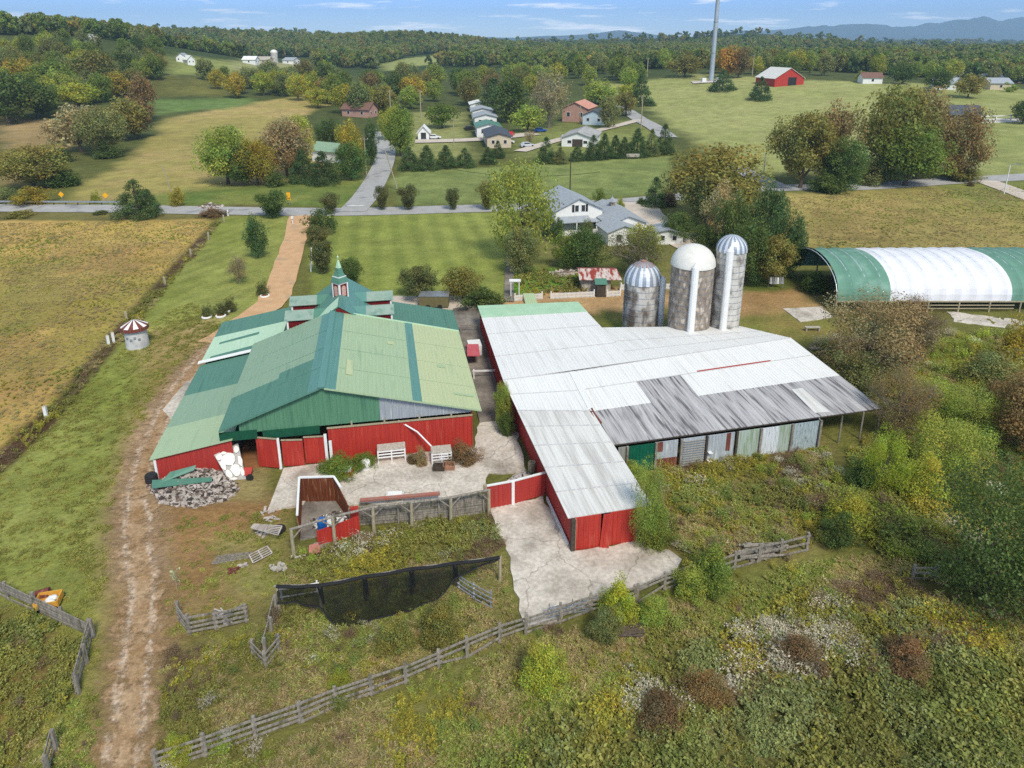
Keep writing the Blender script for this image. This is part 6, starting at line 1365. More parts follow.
T(838, 545, 508, 40, 'bush', 'dk', 'dark low bush right of the stacked timbers')
T(645, 548, 452, 36, 'vine', 'lg', 'tall light green bush against the right wall of the red wing')
T(655, 545, 500, 34, 'bush', 'md', 'darker bush at the foot of the tall light green bush')
T(632, 480, 458, 22, 'bush', 'lg', 'small light green bush before the green sheet door')
T(503, 428, 380, 20, 'oval', 'lg', 'narrow green bush in the alley against the white roofed barn', cat='bush', name='bush')
T(507, 436, 405, 18, 'bush', 'dk', 'dark bush at the alley mouth below the narrow bush')
T(338, 474, 454, 40, 'bush', 'md', 'broad green bush left against the red front wall'); T(362, 468, 450, 32, 'bush', 'md', 'green bush beside the white bucket on the red front wall')
T(421, 466, 444, 14, 'bush', 'gb', 'thin tan weeds between the two hay racks'); T(463, 462, 440, 32, 'bush', 'br', 'dry brown weeds at the right end of the red front wall'); T(414, 464, 450, 14, 'bush', 'br', 'dark dry weed right beside the left hay rack')
T(618, 618, 578, 40, 'bush', 'bri', 'round bright green bush on the corner of the concrete apron')
T(605, 640, 600, 34, 'bush', 'dull', 'grey green bush below the round bright bush'); T(650, 622, 592, 34, 'bush', 'lg', 'light green weed bush right of the round bright bush'); T(690, 596, 560, 36, 'bush', 'lg', 'light green bush between lower fence and apron')
T(710, 590, 540, 46, 'bush', 'md', 'green bush behind the gap in the lower rail fence'); T(540, 688, 636, 46, 'bush', 'yg', 'yellow green arching grass clump below the apron'); T(660, 722, 690, 48, 'bush', 'br', 'dark brown dry bush among white flowers', cat='bush', name='bush')
T(800, 665, 634, 50, 'bush', 'br', 'dark brown dry thicket in the middle of the white weeds', cat='bush', name='bush'); T(905, 668, 636, 48, 'bush', 'br', 'brown dry thicket below the large dark tree', cat='bush', name='bush'); T(706, 700, 668, 46, 'bush', 'rb', 'rusty dry bush right of the dark brown one', cat='bush', name='bush')
T(440, 640, 600, 46, 'bush', 'ol', 'olive weed bush in front of the shade net'); T(398, 650, 615, 40, 'bush', 'ol', 'olive weed bush left of the other net weeds'); T(180, 762, 730, 30, 'bush', 'yg', 'yellow green bush at the lower end of the long rail fence')
T(340, 690, 668, 28, 'bush', 'yg', 'yellow weed clump above the middle of the long rail fence')
for px, py, h_, lab in ((208, 317, 14, 'dark shrub growing in the leftmost white planter'), (222, 315, 14, 'dark shrub growing in the front right white planter'), (231, 311, 16, 'dark twiggy shrub behind the planters'), (263, 295, 16, 'dark shrub in the lone white planter')): T(px, py, py - h_, 14, 'bush', 'plum', lab)
# lawn shrubs and drive row
T(484, 308, 282, 42, 'bush', 'dk', 'wide dark green bush beside the olive trailer'); T(420, 300, 262, 38, 'round', 'plum', 'small round brown green tree left behind the teal roof', ); T(463, 300, 261, 42, 'round', 'ol', 'small round tree between trailer and wide dark bush'); T(350, 286, 254, 28, 'round', 'dk', 'dark round shrub tree right behind the cupola')
T(323, 274, 240, 24, 'vase', 'plum', 'nearest dark shrub of the row along the dirt drive'); T(318, 246, 226, 24, 'vase', 'plum', 'second dark shrub of the drive row'); T(321, 234, 203, 30, 'bush', 'dk', 'biggest round shrub of the drive row'); T(331, 214, 193, 18, 'vase', 'plum', 'farthest shrub of the drive row near the road')
T(274, 218, 191, 28, 'vase', 'dk', 'dark vase shaped shrub left of the drive end'); T(258, 258, 213, 26, 'oval', 'con', 'dark green upright tree on the lawn left of the drive'); T(240, 284, 256, 24, 'bare', 'gb', 'leafless grey shrub on the lawn above the planters')
for px, w, t_, lab in ((382, 14, 186, 'leftmost vase shaped shrub along the road'), (409, 19, 185, 'large vase shaped shrub second along the road'), (453, 14, 188, 'small vase shaped shrub third along the road'), (487, 20, 181, 'pale vase shaped shrub beside the big pale tree')): T(px, 210, t_, w, 'vase', 'plum' if w != 20 else 'ol', lab)
# farmhouse surroundings
T(522, 262, 140, 72, 'vine', 'lg', 'big pale green tree left of the white farmhouse', cat='tree', name='tree'); T(521, 275, 222, 36, 'oval', 'dull', 'smaller grey green tree below the big pale tree'); T(556, 242, 216, 17, 'oval', 'dk', 'clipped columnar evergreen at the farmhouse porch', name='shrub', cat='shrub'); T(546, 236, 214, 13, 'oval', 'con', 'dark upright shrub left of the clipped evergreen', name='shrub', cat='shrub')
T(585, 270, 224, 42, 'oval', 'dk', 'dark green round tree in the farmhouse yard'); T(567, 268, 228, 30, 'oval', 'md', 'green tree left beside the dark yard tree'); T(587, 238, 218, 12, 'oval', 'dull', 'small shrub tree against the farmhouse annex'); T(600, 205, 185, 14, 'bush', 'md', 'round bush behind the gap of house and garage'); T(620, 210, 196, 9, 'bush', 'bri', 'tiny bright bush at the garage far end')
T(638, 276, 226, 62, 'bare', 'plum', 'brown bare branched tree behind the shortest silo', ); T(642, 262, 220, 38, 'oval', 'yg', 'yellow topped tree behind the brown bare one'); T(677, 242, 207, 34, 'round', 'dk', 'small dark tree with spreading trunk beside the driveway')
T(655, 206, 176, 20, 'cone', 'con', 'dark conifer pair member left at the driveway mouth'); T(668, 206, 184, 18, 'bush', 'br', 'brown low bush at the driveway mouth'); T(641, 204, 196, 10, 'bush', 'dk', 'small bush where driveway meets road')
T(712, 222, 134, 96, 'round', 'ol', 'huge olive brown round tree right of the driveway'); T(702, 230, 168, 38, 'round', 'dull', 'grey green tree in front of the huge olive tree'); T(722, 245, 180, 40, 'oval', 'gb', 'thin grey twiggy tree within the right grove'); T(733, 262, 190, 40, 'oval', 'dk', 'dark tree in the grove above the tall silo'); T(764, 262, 178, 40, 'oval', 'con', 'tall dark pine at the right of the grove'); T(785, 276, 208, 34, 'oval', 'con', 'dark green pine at the grove front corner')
T(745, 285, 215, 44, 'oval', 'dk', 'dark leafy tree right beside the tall silo'); T(770, 285, 230, 46, 'round', 'ol', 'olive tree at the foot of the grove'); T(705, 256, 220, 30, 'round', 'dk', 'dark round tree left of the tall silo'); T(812, 292, 268, 24, 'bush', 'dk', 'dark bush within the open hoop house end')
# roadside clump on the right
T(800, 188, 104, 62, 'round', 'ol', 'leftmost tall olive tree of the right roadside clump'); T(826, 184, 98, 52, 'oval', 'rb', 'tall brown tinged tree second in the right roadside clump'); T(842, 190, 132, 46, 'oval', 'dk', 'dark green tree low in the right roadside clump'); T(885, 180, 72, 74, 'round', 'ol', 'tallest brown green tree of the right roadside clump')
T(915, 178, 84, 52, 'oval', 'rb', 'brown tree behind the tallest roadside tree'); T(905, 186, 112, 72, 'round', 'md', 'broad green tree at the front of the right roadside clump'); T(957, 180, 102, 50, 'oval', 'rb', 'purplish brown tree rightmost of the roadside clump'); T(872, 184, 150, 40, 'bush', 'dull', 'grey green undergrowth below the roadside trees'); T(830, 192, 168, 44, 'bush', 'dk', 'dark undergrowth left below the roadside trees'); T(960, 180, 158, 44, 'bush', 'ol', 'olive undergrowth right below the roadside trees')
T(968, 98, 70, 28, 'round', 'ol', 'round tree alone in the far right pasture'); T(938, 92, 66, 24, 'round', 'dk', 'dark round tree left of the lone pasture tree'); T(760, 100, 76, 18, 'cone', 'con', 'dark conifer alone near the red barn'); T(722, 91, 69, 19, 'cone', 'con', 'dark conifer at the foot of the mast'); T(728, 78, 42, 26, 'round', 'org', 'orange topped tree right of the mast'); T(738, 78, 44, 24, 'round', 'rb', 'brown tree next to the orange topped tree'); T(640, 106, 73, 20, 'cone', 'con', 'tall dark conifer left of the hillside pasture'); T(685, 77, 50, 34, 'round', 'ol', 'broad olive tree left of the mast')
T(970, 186, 180, 8, 'bush', 'br', 'tiny weed bush on the right road verge'); T(1022, 124, 98, 22, 'round', 'dk', 'dark tree cut by right edge at the paddock fence'); T(862, 82, 69, 14, 'round', 'lg', 'light green tree right of the red barn'); T(902, 84, 58, 26, 'round', 'dk', 'dark tree behind the roadside clump'); T(1010, 92, 80, 14, 'bush', 'lg', 'light hedge bush at far right house')
# centre
T(442, 128, 99, 32, 'round', 'md', 'round green tree alone on the lawn left of the trailers'); T(400, 156, 100, 34, 'oval', 'md', 'tall green tree at the side road bend'); T(392, 140, 104, 24, 'oval', 'yg', 'yellow green tree behind the tall road bend tree'); T(528, 132, 101, 32, 'round', 'lg', 'yellow green round tree right of the trailers'); T(549, 128, 68, 44, 'bare', 'gb', 'large grey leafless tree in the centre background'); T(511, 122, 72, 42, 'oval', 'dk', 'tall dark green tree behind the trailers'); T(494, 112, 76, 30, 'cone', 'con', 'tall dark pine behind the farthest trailer')
T(608, 128, 94, 22, 'oval', 'dull', 'thin grey green tree in front of the pale blue house'); T(626, 116, 88, 22, 'oval', 'ol', 'olive tree right behind the pale blue house'); T(600, 104, 76, 34, 'oval', 'lg', 'pale green tree behind the red roofed house'); T(630, 100, 80, 26, 'round', 'yg', 'yellow green tree left of the tall dark conifer'); T(530, 144, 130, 12, 'bare', 'gb', 'dead pale shrub near the parked blue car')
CED = [(410, 170, 146, 18, 'first'), (427, 170, 144, 19, 'second'), (446, 168, 144, 17, 'third'), (465, 167, 147, 17, 'fourth'), (488, 164, 146, 14, 'fifth'), (498, 158, 140, 12, 'sixth'), (546, 163, 136, 17, 'seventh'), (560, 164, 146, 13, 'eighth'), (577, 161, 145, 12, 'ninth'), (593, 160, 134, 15, 'tenth'), (604, 159, 132, 14, 'eleventh'), (615, 158, 134, 13, 'twelfth'), (624, 158, 136, 12, 'thirteenth'), (637, 157, 127, 17, 'fourteenth'), (651, 156, 128, 14, 'fifteenth'), (664, 154, 123, 17, 'sixteenth')]
for px, b_, t_, w, o_ in CED: T(px, b_, t_, w, 'cone', 'con' if o_ not in ('eighth', 'fifteenth') else 'dull', 'dark cedar, %s from the left in the row behind the green field' % o_, 'cedars along the green field')
# left clump beyond the road
T(228, 184, 116, 54, 'round', 'lg', 'large green tree at the left of the roadside clump'); T(243, 186, 138, 36, 'oval', 'dk', 'dark lower tree in the left roadside clump'); T(258, 185, 132, 42, 'round', 'gold', 'golden tree at the front of the left roadside clump'); T(288, 178, 110, 52, 'round', 'gb', 'grey green half bare tree in the left roadside clump'); T(300, 170, 108, 36, 'round', 'yg', 'yellow green tree at the back of the left roadside clump'); T(276, 186, 164, 22, 'bush', 'dk', 'dark hedge bush below the golden tree')
T(304, 182, 148, 24, 'cone', 'con', 'dark cedar left of the teal shed'); T(324, 184, 150, 26, 'cone', 'con', 'dark cedar in front of the teal shed'); T(352, 166, 118, 30, 'oval', 'gold', 'golden tree left of the side road'); T(352, 180, 138, 36, 'oval', 'dk', 'dark green tree beside the side road left verge'); T(372, 166, 118, 16, 'oval', 'con', 'narrow dark tree by the side road poles'); T(328, 150, 116, 30, 'oval', 'dk', 'dark tree behind the teal shed'); T(318, 108, 84, 24, 'round', 'yg', 'yellow green round tree at the end of the tan field')
T(138, 217, 178, 33, 'cone', 'con', 'dark bushy cedar beside the road at left'); T(150, 212, 188, 18, 'cone', 'con', 'smaller dark cedar right behind the roadside cedar'); T(33, 204, 181, 36, 'bush', 'gold', 'golden round bush behind the guard rail'); T(34, 188, 138, 62, 'round', 'ol', 'olive yellow spreading tree at the foot of the left hill'); T(60, 186, 158, 40, 'bush', 'dk', 'dark bush right of the olive spreading tree'); T(178, 206, 184, 15, 'bush', 'gold', 'yellow bush next to the thin pole in the tan field'); T(8, 202, 184, 24, 'bush', 'dull', 'green bush at the left edge behind the road'); T(96, 203, 190, 11, 'bush', 'yg', 'small yellow green weed between the two diamond signs')
T(101, 214, 208, 16, 'bush', 'plum', 'low dark bush on the near verge'); T(20, 216, 207, 30, 'bush', 'ol', 'olive weeds on the near verge at left'); T(212, 216, 206, 30, 'bush', 'br', 'brown brush at the field corner by the road')
for px, b_, t_, w, k_, ti, lab in [(82, 152, 98, 52, 'round', 'gb', 'grey brown half bare tree in the tree belt left of the tan field'), (104, 156, 100, 48, 'round', 'dull', 'grey green tree in the belt left of the tan field'), (128, 140, 92, 44, 'round', 'ol', 'olive tree in the belt left of the tan field'), (146, 122, 70, 28, 'oval', 'rb', 'dark reddish tree ending the belt at the field'), (138, 138, 108, 26, 'round', 'br', 'brown tree low in the belt at the field'), (80, 106, 78, 36, 'round', 'yg', 'bright yellow green tree above the belt'), (118, 98, 68, 28, 'round', 'gold', 'yellow autumn tree above the belt'), (60, 162, 140, 30, 'bush', 'dk', 'dark thicket at the belt foot'), (108, 158, 138, 30, 'bush', 'dk', 'dark undergrowth at the belt foot'), (12, 124, 66, 50, 'round', 'dk', 'large dark tree at the left edge on the hill'), (38, 118, 74, 44, 'round', 'dk', 'dark tree second from the left edge on the hill'), (56, 94, 54, 40, 'round', 'md', 'green round tree on the left hill crest'), (24, 92, 54, 34, 'round', 'gold', 'yellowing tree on the left hill crest'), (96, 90, 46, 36, 'round', 'ol', 'olive tree on the left hill slope'), (120, 74, 46, 36, 'round', 'dk', 'dark tree on the right slope of the left hill')]: T(px, b_, t_, w, k_, ti, lab)
# woodland of single trees, by stretches of the picture
def fill(poly, n, kinds, hr, labs, group, seed, gap=.62):
    rs = random.Random(seed); xs = [p[0] for p in poly]; ys = [p[1] for p in poly]; k = 0; tr = 0; A = np.array
    while k < n and tr < n * 60:
        tr += 1; px, py = rs.uniform(min(xs), max(xs)), rs.uniform(min(ys), max(ys))
        if float(sdist(A([px]), A([py]), poly)[0]) < 0: continue
        a = at(px, py); h_ = rs.uniform(*hr); w = h_ * rs.uniform(.7, 1.0)
        if any((a.x - x) ** 2 + (a.y - y) ** 2 < ((r_ + w / 2) * gap) ** 2 for x, y, r_ in TREES): continue
        kd, ti = rs.choice(kinds)
        if kd == 'cone': w *= .6
        TREES.append((a.x, a.y, w / 2)); tree(kd, ti, labs[(kd, ti)] if isinstance(labs, dict) else labs % {'dk': 'dark green', 'md': 'mid green', 'yg': 'yellow green', 'ol': 'olive', 'gold': 'golden', 'org': 'orange', 'rb': 'reddish brown', 'gb': 'grey brown', 'con': 'blackish green', 'lg': 'light green', 'br': 'brown', 'dull': 'grey green'}[ti], a.x, a.y, a.z, w, h_, group + ', ' + ti, cat='tree'); k += 1
mix1 = [('round', 'dk'), ('round', 'md'), ('round', 'ol'), ('round', 'lg'), ('oval', 'dull'), ('round', 'yg'), ('oval', 'md'), ('round', 'dull')]
fill([(-60, 60), (0, 50), (60, 42), (150, 46), (165, 66), (150, 92), (60, 112), (0, 122), (-80, 130)], 120, mix1, (8, 12.5), '%s leafy tree in the wood covering the left hill', 'trees on the left hill', 1, .42)
fill([(205, 78), (300, 82), (300, 92), (240, 100), (200, 92)], 12, mix1 + [('round', 'gold')], (8, 12), '%s tree in the strip beyond the tan field', 'trees beyond the tan field', 2)
fill([(265, 84), (400, 82), (510, 84), (520, 100), (470, 108), (415, 112), (380, 120), (330, 112), (280, 98)], 46, mix1 + [('round', 'gold'), ('round', 'lg'), ('oval', 'rb')], (9, 14), '%s tree in the wood behind the side road', 'trees in the wood behind the side road', 3)
fill([(515, 70), (640, 68), (650, 84), (620, 92), (600, 92), (520, 98)], 26, mix1 + [('round', 'lg'), ('oval', 'dk')], (10, 14), '%s tree in the wood above the red roofed house', 'trees in the wood above the red roofed house', 4)
fill([(645, 70), (700, 66), (800, 68), (1040, 78), (1040, 86), (880, 79), (800, 75), (700, 74)], 40, mix1 + [('round', 'lg')], (9, 13), '%s tree in the line behind the hilltop pasture', 'trees behind the hilltop pasture', 5, .5)
# ------------------------------------------------------------------ scattered cover
def scatter(name, pts, protos, idx, scl, rot, tint, kind='stuff'):
    """one object whose geometry nodes set a small plant on every point"""
    col_ = bpy.data.collections.new(name + ' plants')
    for i, me in enumerate(protos): o = bpy.data.objects.new('plant_%02d' % i, me); col_.objects.link(o)
    me = bpy.data.meshes.new(name); me.vertices.add(len(pts)); me.vertices.foreach_set('co', np.asarray(pts, np.float32).ravel())
    def attr(n, t, v, f): a = me.attributes.new(n, t, 'POINT'); a.data.foreach_set(f, np.asarray(v).ravel())
    attr('pick', 'INT', np.asarray(idx, np.int32), 'value'); attr('size', 'FLOAT_VECTOR', np.asarray(scl, np.float32), 'vector'); attr('turn', 'FLOAT_VECTOR', np.asarray(rot, np.float32), 'vector')
    attr('tint', 'FLOAT_COLOR', np.concatenate([np.asarray(tint, np.float32), np.ones((len(pts), 1), np.float32)], 1), 'color')
    ob = tag(bpy.data.objects.new(name, me), kind=kind); C.objects.link(ob)
    ng = bpy.data.node_groups.new(name, 'GeometryNodeTree'); ng.interface.new_socket('Geometry', in_out='INPUT', socket_type='NodeSocketGeometry'); ng.interface.new_socket('Geometry', in_out='OUTPUT', socket_type='NodeSocketGeometry')
    N_, L_ = ng.nodes.new, ng.links.new; gi, go = N_('NodeGroupInput'), N_('NodeGroupOutput'); ci = N_('GeometryNodeCollectionInfo'); ci.inputs['Collection'].default_value = col_; ci.inputs['Separate Children'].default_value = True; ci.inputs['Reset Children'].default_value = True
    ip = N_('GeometryNodeInstanceOnPoints'); ip.inputs['Pick Instance'].default_value = True
    def na(n, t): q = N_('GeometryNodeInputNamedAttribute'); q.data_type = t; q.inputs['Name'].default_value = n; return [s for s in q.outputs if s.enabled][0]
    L_(gi.outputs[0], ip.inputs['Points']); L_(ci.outputs[0], ip.inputs['Instance']); L_(na('pick', 'INT'), ip.inputs['Instance Index']); L_(na('size', 'FLOAT_VECTOR'), ip.inputs['Scale'])
    er = N_('FunctionNodeEulerToRotation'); L_(na('turn', 'FLOAT_VECTOR'), er.inputs[0]); L_(er.outputs[0], ip.inputs['Rotation']); L_(ip.outputs[0], go.inputs[0])
    md = ob.modifiers.new('scatter', 'NODES'); md.node_group = ng; return ob
# small plants, in metres
def weed(seed, n, h, w, leaf, cols, lo=0.0, tops=None, up=1.1, long=1.8):
    rs = np.random.default_rng(seed); ns = max(3, n // 14); a = rs.uniform(0, 6.28, ns); lean = rs.uniform(.1, 1, ns) * w / 2; hs = h * rs.uniform(.55, 1, ns); k = rs.integers(0, ns, n); t = rs.uniform(lo, 1, n) ** .75
    pos = np.stack([np.cos(a[k]) * lean[k] * t, np.sin(a[k]) * lean[k] * t, hs[k] * t], 1) + rs.normal(0, .05 * w, (n, 3)) * [1, 1, .5]; pos[:, 2] = np.abs(pos[:, 2])
    nrm = rs.normal(0, .6, (n, 3)) + [0, 0, up]; nrm /= np.linalg.norm(nrm, axis=1, keepdims=True); c = np.array(cols)[rs.integers(0, len(cols), n)] * rs.uniform(.7, 1.3, (n, 1))
    sz = leaf * rs.uniform(.6, 1.3, n)
    if tops: q = t > tops[1]; c[q] = np.array(tops[0]) * rs.uniform(.75, 1.15, (q.sum(), 1)); sz[q] *= tops[2]
    return leaves_mesh('weed', pos, nrm, sz, np.minimum(c * np.where(c.max(1) > .3, 1.25, 2.65)[:, None], .8), M['leafi'], rs, long)
def tuft(seed, n, h, w, cols, bw=.02):
    rs = np.random.default_rng(seed); a = rs.uniform(0, 6.28, n); r = rs.uniform(0, w / 2, n); b0 = np.stack([np.cos(a) * r * .5, np.sin(a) * r * .5, np.zeros(n)], 1); hh_ = h * rs.uniform(.5, 1, n); out_ = rs.uniform(.2, 1.1, n) * w * .5
    mid = b0 + np.stack([np.cos(a) * out_ * .4, np.sin(a) * out_ * .4, hh_ * .65], 1); tip = b0 + np.stack([np.cos(a) * out_, np.sin(a) * out_, hh_ * rs.uniform(.7, 1, n)], 1); sd = np.stack([-np.sin(a), np.cos(a), np.zeros(n)], 1) * bw
    v = np.stack([b0 - sd, b0 + sd, mid + sd * .8, tip, mid - sd * .8], 1).reshape(-1, 3); me = bpy.data.meshes.new('tuft'); me.vertices.add(5 * n); me.vertices.foreach_set('co', v.ravel().astype(np.float32)); me.loops.add(5 * n); me.loops.foreach_set('vertex_index', np.arange(5 * n)); me.polygons.add(n); me.polygons.foreach_set('loop_start', np.arange(0, 5 * n, 5)); me.polygons.foreach_set('loop_total', np.full(n, 5))
    at_ = me.color_attributes.new('lv', 'FLOAT_COLOR', 'POINT'); c = np.ones((n, 5, 4), np.float32); c[:, :, :3] = (np.array(cols)[rs.integers(0, len(cols), n)] * rs.uniform(.75, 1.25, (n, 1)))[:, None, :]; c[:, :, :3] *= 2.2; at_.data.foreach_set('color', c.ravel()); me.materials.append(M['leafi']); me.update(calc_edges=True); return me
gr_, gr2_, dry, dry2 = (.125, .150, .033), (.165, .175, .045), (.40, .33, .18), (.30, .245, .12)
PL = {'grass': [weed(1, 150, .34, .9, .045, [gr_, gr2_, gr_, dry2], long=4.5, up=.8), weed(2, 150, .28, 1.0, .045, [gr_, gr2_], long=4.5, up=.8)], 'dry': [weed(3, 150, .36, .9, .04, [dry, dry2, gr2_], long=5, up=.8), weed(4, 150, .30, 1.0, .04, [dry, dry2, dry2], long=5, up=.8)],
      'forb': [weed(5, 110, .5, .9, .07, [(.122, .122, .03), (.145, .14, .04)]), weed(6, 110, .42, .9, .075, [(.125, .125, .034), (.105, .105, .028)])],
      'yell': [weed(7, 130, .6, .8, .055, [(.17, .165, .033), (.13, .135, .03)], tops=((.36, .29, .04), .84, .7)), weed(8, 120, .5, .9, .06, [(.20, .18, .03), (.15, .15, .03)])],
      'brown': [weed(9, 200, .6, .9, .03, [(.10, .07, .042), (.085, .058, .038), (.14, .10, .06)], long=2.6), weed(10, 200, .5, 1.0, .03, [(.12, .08, .045), (.085, .06, .04)], long=2.6)],
      'white': [weed(11, 220, .65, .9, .04, [(.11, .12, .045), (.13, .12, .06)], tops=((.62, .58, .46), .70, 1.0)), weed(12, 220, .6, 1.0, .04, [(.12, .12, .055), (.12, .10, .055)], tops=((.55, .51, .41), .72, 1.0))],
      'dark': [weed(13, 130, .5, 1.0, .075, [(.09, .102, .028), (.105, .114, .032)]), weed(14, 130, .46, 1.0, .075, [(.095, .106, .03), (.115, .12, .036)])],
      'grey': [weed(15, 140, .55, .9, .06, [(.13, .145, .062), (.12, .135, .05)]), weed(16, 140, .5, 1.0, .06, [(.125, .14, .055), (.15, .155, .058)])]}
rsn = np.random.default_rng(5)
NOGO = [[(v.x, v.y) for v in (Lb(-23.2, -.2, 0), Lb(.8, -.2, 0), Lb(1, 24, 0), Lb(-23.2, 25.6, 0))], [(v.x, v.y) for v in (W0, W1, at(612, 466), G1, E1, Rr, Bk, W4, W3)]] + [plan(q) for q in (
    [(330, 464), (474, 449), (480, 420), (512, 418), (522, 452), (526, 474), (488, 474), (484, 492), (420, 504), (356, 506), (318, 480)], [(284, 470), (330, 464), (318, 482), (304, 506), (268, 512)], [(486, 510), (543, 497), (574, 552), (637, 543), (664, 546), (682, 560), (678, 574), (640, 588), (590, 606), (556, 618), (524, 626), (514, 590), (508, 560)], [(452, 303), (478, 303), (500, 392), (514, 420), (480, 424), (468, 380)], [(301, 503), (336, 502), (360, 534), (302, 548)], [(148, 486), (200, 468), (240, 478), (240, 490), (196, 508)])]
TRK = [Vector((*at(*p)[:2], 0)) for p in TRK_PX]
def cover_pts(poly_px, dens, patch=.5, pscale=.25, seed=0, edge=.4):
    poly = plan(poly_px); xs = [p[0] for p in poly]; ys = [p[1] for p in poly]; n = int((max(xs) - min(xs)) * (max(ys) - min(ys)) * dens); x = rsn.uniform(min(xs), max(xs), n); y = rsn.uniform(min(ys), max(ys), n)
    d = sdist(x, y, poly) + (fbm(x, y, .5, 3, 2) - .5) * 2 * edge; k = (d > 0) & (fbm(x, y, pscale, 41 + seed, 3) > patch * rsn.uniform(.4, 1.1, n))
    px, py = proj_np(x, y, hgt(x, y)); k &= (px > -240) & (px < 1280) & (py < 980)
    for q in NOGO:
        if k.any(): k &= sdist(x, y, q) < .12
    tr = np.full(n, 9.)
    for a, b in zip(TRK[:-1], TRK[1:]):
        e = b - a; t = np.clip(((x - a.x) * e.x + (y - a.y) * e.y) / e.length_squared, 0, 1); tr = np.minimum(tr, np.hypot(x - a.x - t * e.x, y - a.y - t * e.y))
    k &= tr > 1.25; return x[k], y[k]
def cover(name, specs, drift=9.0):
    """specs: (polygon, plants per square metre, {plant: share}, size, patchiness)"""
    keys = sorted({q for s in specs for q in s[2]}); protos = [m_ for q in keys for m_ in PL[q]]; off = {q: sum(len(PL[r_]) for r_ in keys[:i]) for i, q in enumerate(keys)}
    P_, I_, S_, R_, T_ = [], [], [], [], []
    for si, (poly, dens, mixd, size, patch) in enumerate(specs):
        x, y = cover_pts(poly, dens, patch, seed=si); n = len(x)
        if not n: continue
        ks = list(mixd); cum = np.zeros((len(ks), n))
        for i, q in enumerate(ks): cum[i] = np.log(mixd[q]) + drift * fbm(x, y, .24, 60 + 7 * (sum(map(ord, q)) % 97), 3) + rsn.gumbel(0, .35, n)
        pk = cum.argmax(0); idx = np.array([off[q] for q in ks])[pk] + rsn.integers(0, 2, n); s = size * rsn.uniform(.65, 1.25, n) * (.45 + 1.1 * fbm(x, y, .3, 9, 3))
        P_.append(np.stack([x, y, hgt(x, y)], 1)); I_.append(idx); S_.append(np.stack([s * rsn.uniform(.85, 1.2, n), s * rsn.uniform(.85, 1.2, n), s], 1)); R_.append(np.stack([rsn.normal(0, .1, n), rsn.normal(0, .1, n), rsn.uniform(0, 6.28, n)], 1))
        f = rsn.uniform(.8, 1.2, n) * (.75 + .5 * fbm(x, y, .12, 77, 3)); T_.append(np.stack([f * rsn.uniform(.95, 1.08, n), f, f * .97], 1))
    return scatter(name, np.concatenate(P_), protos, np.concatenate(I_), np.concatenate(S_), np.concatenate(R_), np.concatenate(T_))
cover('leafy_undergrowth', [([(500, 800), (540, 728), (640, 706), (720, 694), (860, 674), (960, 656), (1060, 650), (1400, 690), (1400, 1000), (400, 1000), (470, 860)], 9.5, {'forb': 1, 'grey': .8, 'dark': .9, 'yell': .25}, 1.2, .02)])
cover('flowering_weeds', [([(560, 730), (640, 670), (720, 640), (800, 596), (880, 575), (960, 610), (1060, 590), (1150, 660), (960, 660), (860, 676), (690, 712), (600, 726)], 12, {'white': .3, 'brown': 1.0, 'yell': .9, 'forb': .6, 'grey': .5, 'dry': .6}, 1.15, .15),
    ([(640, 462), (700, 456), (820, 440), (862, 500), (846, 548), (760, 545), (690, 562), (668, 545), (652, 500)], 12, {'brown': .7, 'white': .4, 'yell': .8, 'dry': 1.2, 'forb': .6, 'grass': .8}, .9, .1),
    ([(290, 556), (335, 552), (372, 534), (412, 526), (452, 522), (494, 516), (506, 552), (420, 566), (300, 578)], 12, {'white': .25, 'brown': .8, 'forb': 1.0, 'yell': .6, 'grey': .5}, 1.0, .1),
    ([(0, 616), (40, 622), (86, 646), (74, 700), (30, 745), (0, 800), (-200, 800), (-200, 600)], 12, {'yell': 1.1, 'forb': .9, 'brown': .5, 'dark': .5}, 1.0, .1)])
cover('tall_grass', [([(150, 790), (330, 722), (500, 652), (600, 622), (720, 588), (850, 556), (900, 560), (870, 590), (760, 622), (640, 672), (560, 730), (480, 800)], 18, {'grass': 1.3, 'dry': 1.2, 'yell': .45, 'forb': .25}, .7, .15),
    ([(290, 560), (505, 556), (512, 612), (520, 636), (440, 672), (330, 712), (156, 768), (150, 700), (170, 650), (260, 640)], 16, {'dry': 1.3, 'grass': 1, 'yell': .5, 'forb': .3, 'brown': .25, 'white': .06}, .68, .25),
    ([(820, 345), (1060, 330), (1100, 600), (900, 580), (850, 530), (850, 450), (880, 420), (830, 380)], 9, {'forb': 1, 'grass': 1.1, 'dark': .2, 'yell': .8, 'dry': .8, 'white': .15}, 1.0, .15),
    ([(216, 222), (222, 222), (170, 286), (120, 344), (54, 424), (0, 474), (-60, 530), (-66, 516), (-4, 456), (40, 416), (108, 338)], 5, {'brown': 1, 'forb': .7, 'dry': .6, 'yell': .4}, .9, .1),
    ([(20, 750), (60, 700), (100, 690), (96, 800), (-40, 830)], 7, {'grass': 1, 'dry': .7, 'brown': .3}, .6, .3)])
cover('hay_field', [([(-200, 226), (205, 221), (214, 226), (150, 288), (106, 344), (40, 422), (0, 462), (-200, 600)], 5, {'dry': 1.7, 'grass': .45, 'yell': .25}, .42, .2)])
cover('pasture_grass', [([(780, 198), (1024, 186), (1140, 196), (1140, 262), (800, 256)], 2.6, {'dry': 1.5, 'grass': .6, 'brown': .08}, .5, .25)])
